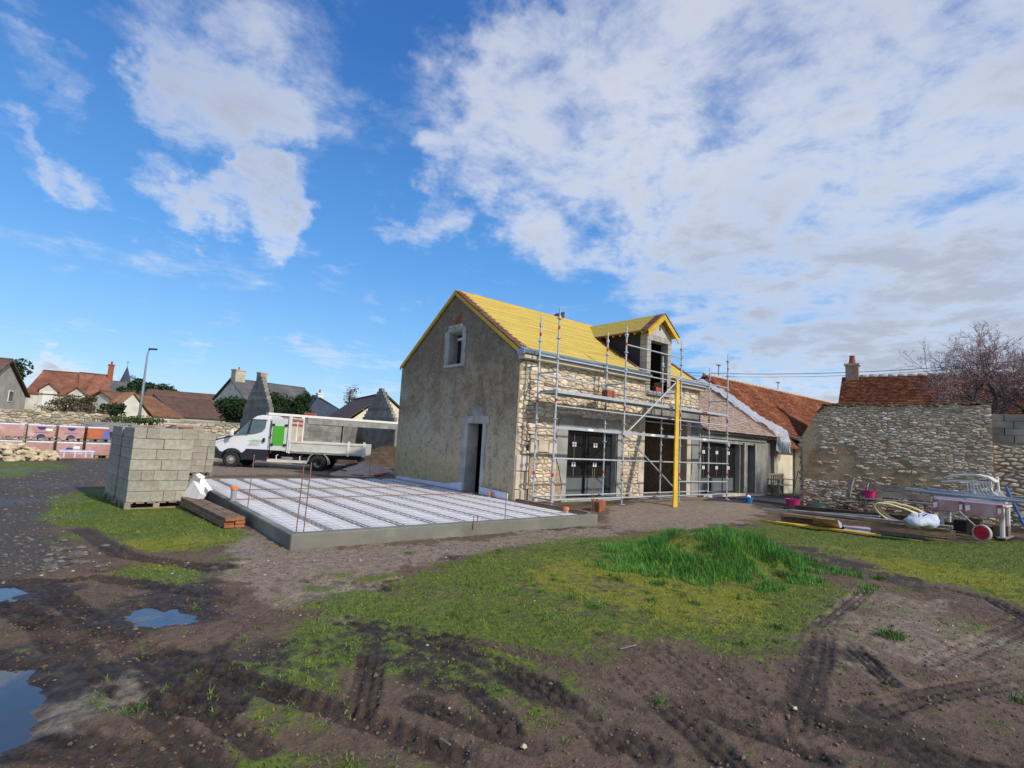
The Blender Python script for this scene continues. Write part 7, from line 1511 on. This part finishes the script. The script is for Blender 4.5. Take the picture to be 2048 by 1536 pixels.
    m = MB(); m.tube([Q(-.06, -.26, .37), Q(-.04, -.28, -.04), Q(.55, -.28, -.06), Q(.40, -.26, .12), Q(.38, -.26, .37)], .018, 6); m.build('back_frame', M_wplas, t); m = MB(); m.beam(Q(.46, -.2, .02), Q(.56, -.2, .12), .04, .2); m.build('leg', M_wplas, t)
    for k, dx in enumerate((-.05, .42)): 
        m = MB(); m.tube([Q(dx, .2, .5), Q(dx + .03, .24, .0)], [.03, .02], 6); m.build('leg', M_wplas, t)
    # wheelbarrow turned over
    c = atd(1964, 1064, 12.1); c.z = .17; t = thing('wheelbarrow', 'red wheelbarrow lying turned with its red wheel towards the grass', 'wheelbarrow', tuple(c)); ang = n * -1
    def disc(r0, r1, z0, z1, M, nm): 
        m = MB(); nn = 24; e1, e2 = u, Vector((0, 0, 1)); ax2 = (n + u * .35).normalized(); e1 = Vector((-ax2.y, ax2.x, 0)); 
        for (r, w) in ((r0, z0), (r1, z0), (r1, z1), (r0, z1)):
            for j in range(nn): q = 2 * math.pi * j / nn; m.v.append(tuple(c + e1 * r * math.cos(q) + e2 * r * math.sin(q) + ax2 * w))
        for i in range(4):
            for j in range(nn): p, q = i * nn + j, i * nn + (j + 1) % nn; i2 = (i + 1) % 4; m.f.append((p, q, i2 * nn + (j + 1) % nn, i2 * nn + j))
        m.build(nm, M, t)
    disc(.155, .185, -.035, .035, mat('pale tyre', (.48, .40, .38), None, rough=.8), 'tyre'); disc(.01, .158, -.02, .02, M_rplas, 'rim'); disc(.005, .03, -.06, .06, M_rplas, 'hub')
    h0 = c - u * .42 + Vector((0, 0, .42)) + n * .15
    m = MB(); m.tube([c + n * .05, h0], .014, 6); m.build('fork', M_galv, t); m = MB(); m.tube([h0, c - u * .95 + Vector((0, 0, .02))], .014, 6); m.build('handle', M_galv, t); m = MB(); m.tube([c - u * .93 + Vector((0, 0, .03)), c - u * 1.06 + Vector((0, 0, -.01))], .024, 8); m.build('grip', M_rplas, t)
    tr = c - u * 1.25 + n * .35; m = MB(); m.prism([tr + Vector((0, 0, .02)), tr + u * .42 + Vector((0, 0, -.10)), tr + u * .30 + Vector((0, 0, .16)), tr + u * .1 + Vector((0, 0, .30)), tr - u * .1 + Vector((0, 0, .30))], tuple(n * .5)); bev(m.build('tray', M_rplas, t), .03, 2)
    # dark clutter in the shade beneath the table
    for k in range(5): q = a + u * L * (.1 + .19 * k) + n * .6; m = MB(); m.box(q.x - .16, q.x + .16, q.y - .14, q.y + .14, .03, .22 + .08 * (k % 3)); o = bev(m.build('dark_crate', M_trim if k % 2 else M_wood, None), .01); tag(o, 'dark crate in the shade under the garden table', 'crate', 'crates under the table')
junk()
def garden_bench():
    a, b = atd(1553, 985, 22.0), atd(1588, 982, 21.8); c = atd(1568, 975, 22.0); c.z = .06; t = thing('garden_bench', 'pale wooden garden bench with armrests against the cream wall', 'bench', tuple(c))
    x0, x1, y = c.x - .75, c.x + .75, c.y
    for k in range(4): mb().box(x0, x1, y - .1 + k * .11, y + k * .11 - .01, .46, .48).build('seat_slat', M_woodg, t)
    for k in range(8): X = x0 + .08 + k * (1.34 / 7); mb().box(X, X + .09, y + .36, y + .38, .52, .86).build('back_slat', M_woodg, t)
    mb().box(x0, x1, y + .35, y + .39, .86, .93).build('top_rail', M_woodg, t)
    for X in (x0, x1 - .06):
        mb().box(X, X + .06, y - .12, y - .06, .06, .68).build('leg', M_woodg, t); mb().box(X, X + .06, y + .34, y + .40, .06, .92).build('leg', M_woodg, t); mb().box(X - .01, X + .07, y - .14, y + .34, .68, .71).build('armrest', M_woodg, t)
    m = MB(); m.beam((x0 + .2, y - .14, .80), (x0 + .62, y + .3, .92), .5, .3); 
garden_bench()
# ------------------------------------------------------------------ small litter on the yard
def litter():
    for (px, py, s, lab) in ((1130, 1004, .06, 'small pale stone on the sand before the french door'), (1276, 1002, .05, 'white stone near the foot of the scaffold'), (1048, 1495, .02, 'small white stone in the mud at the bottom centre'), (1590, 1418, .018, 'small white stone right of the wheel tracks')):
        p_ = gat(px, py); m = MB(); rock(m, (p_.x, p_.y, p_.z + s * .3), s, s * .8, s * .6, random.Random(px), 7); tag(m.build('stone', M_rubble, None), lab, 'stone')
    for (x0, y0, x1, y1, lab) in ((880, 1480, 900, 1494, 'short straight stick in the mud at the bottom'), (1240, 1300, 1272, 1293, 'thin pale twig on the bare patch near the middle')):
        a, b = gat(x0, y0), gat(x1, y1); m = MB(); m.tube([a + Vector((0, 0, .008)), b + Vector((0, 0, .012))], .006, 5); tag(m.build('twig', M_woodg, None), lab, 'twig')
    a = gat(1205, 1048)
litter()
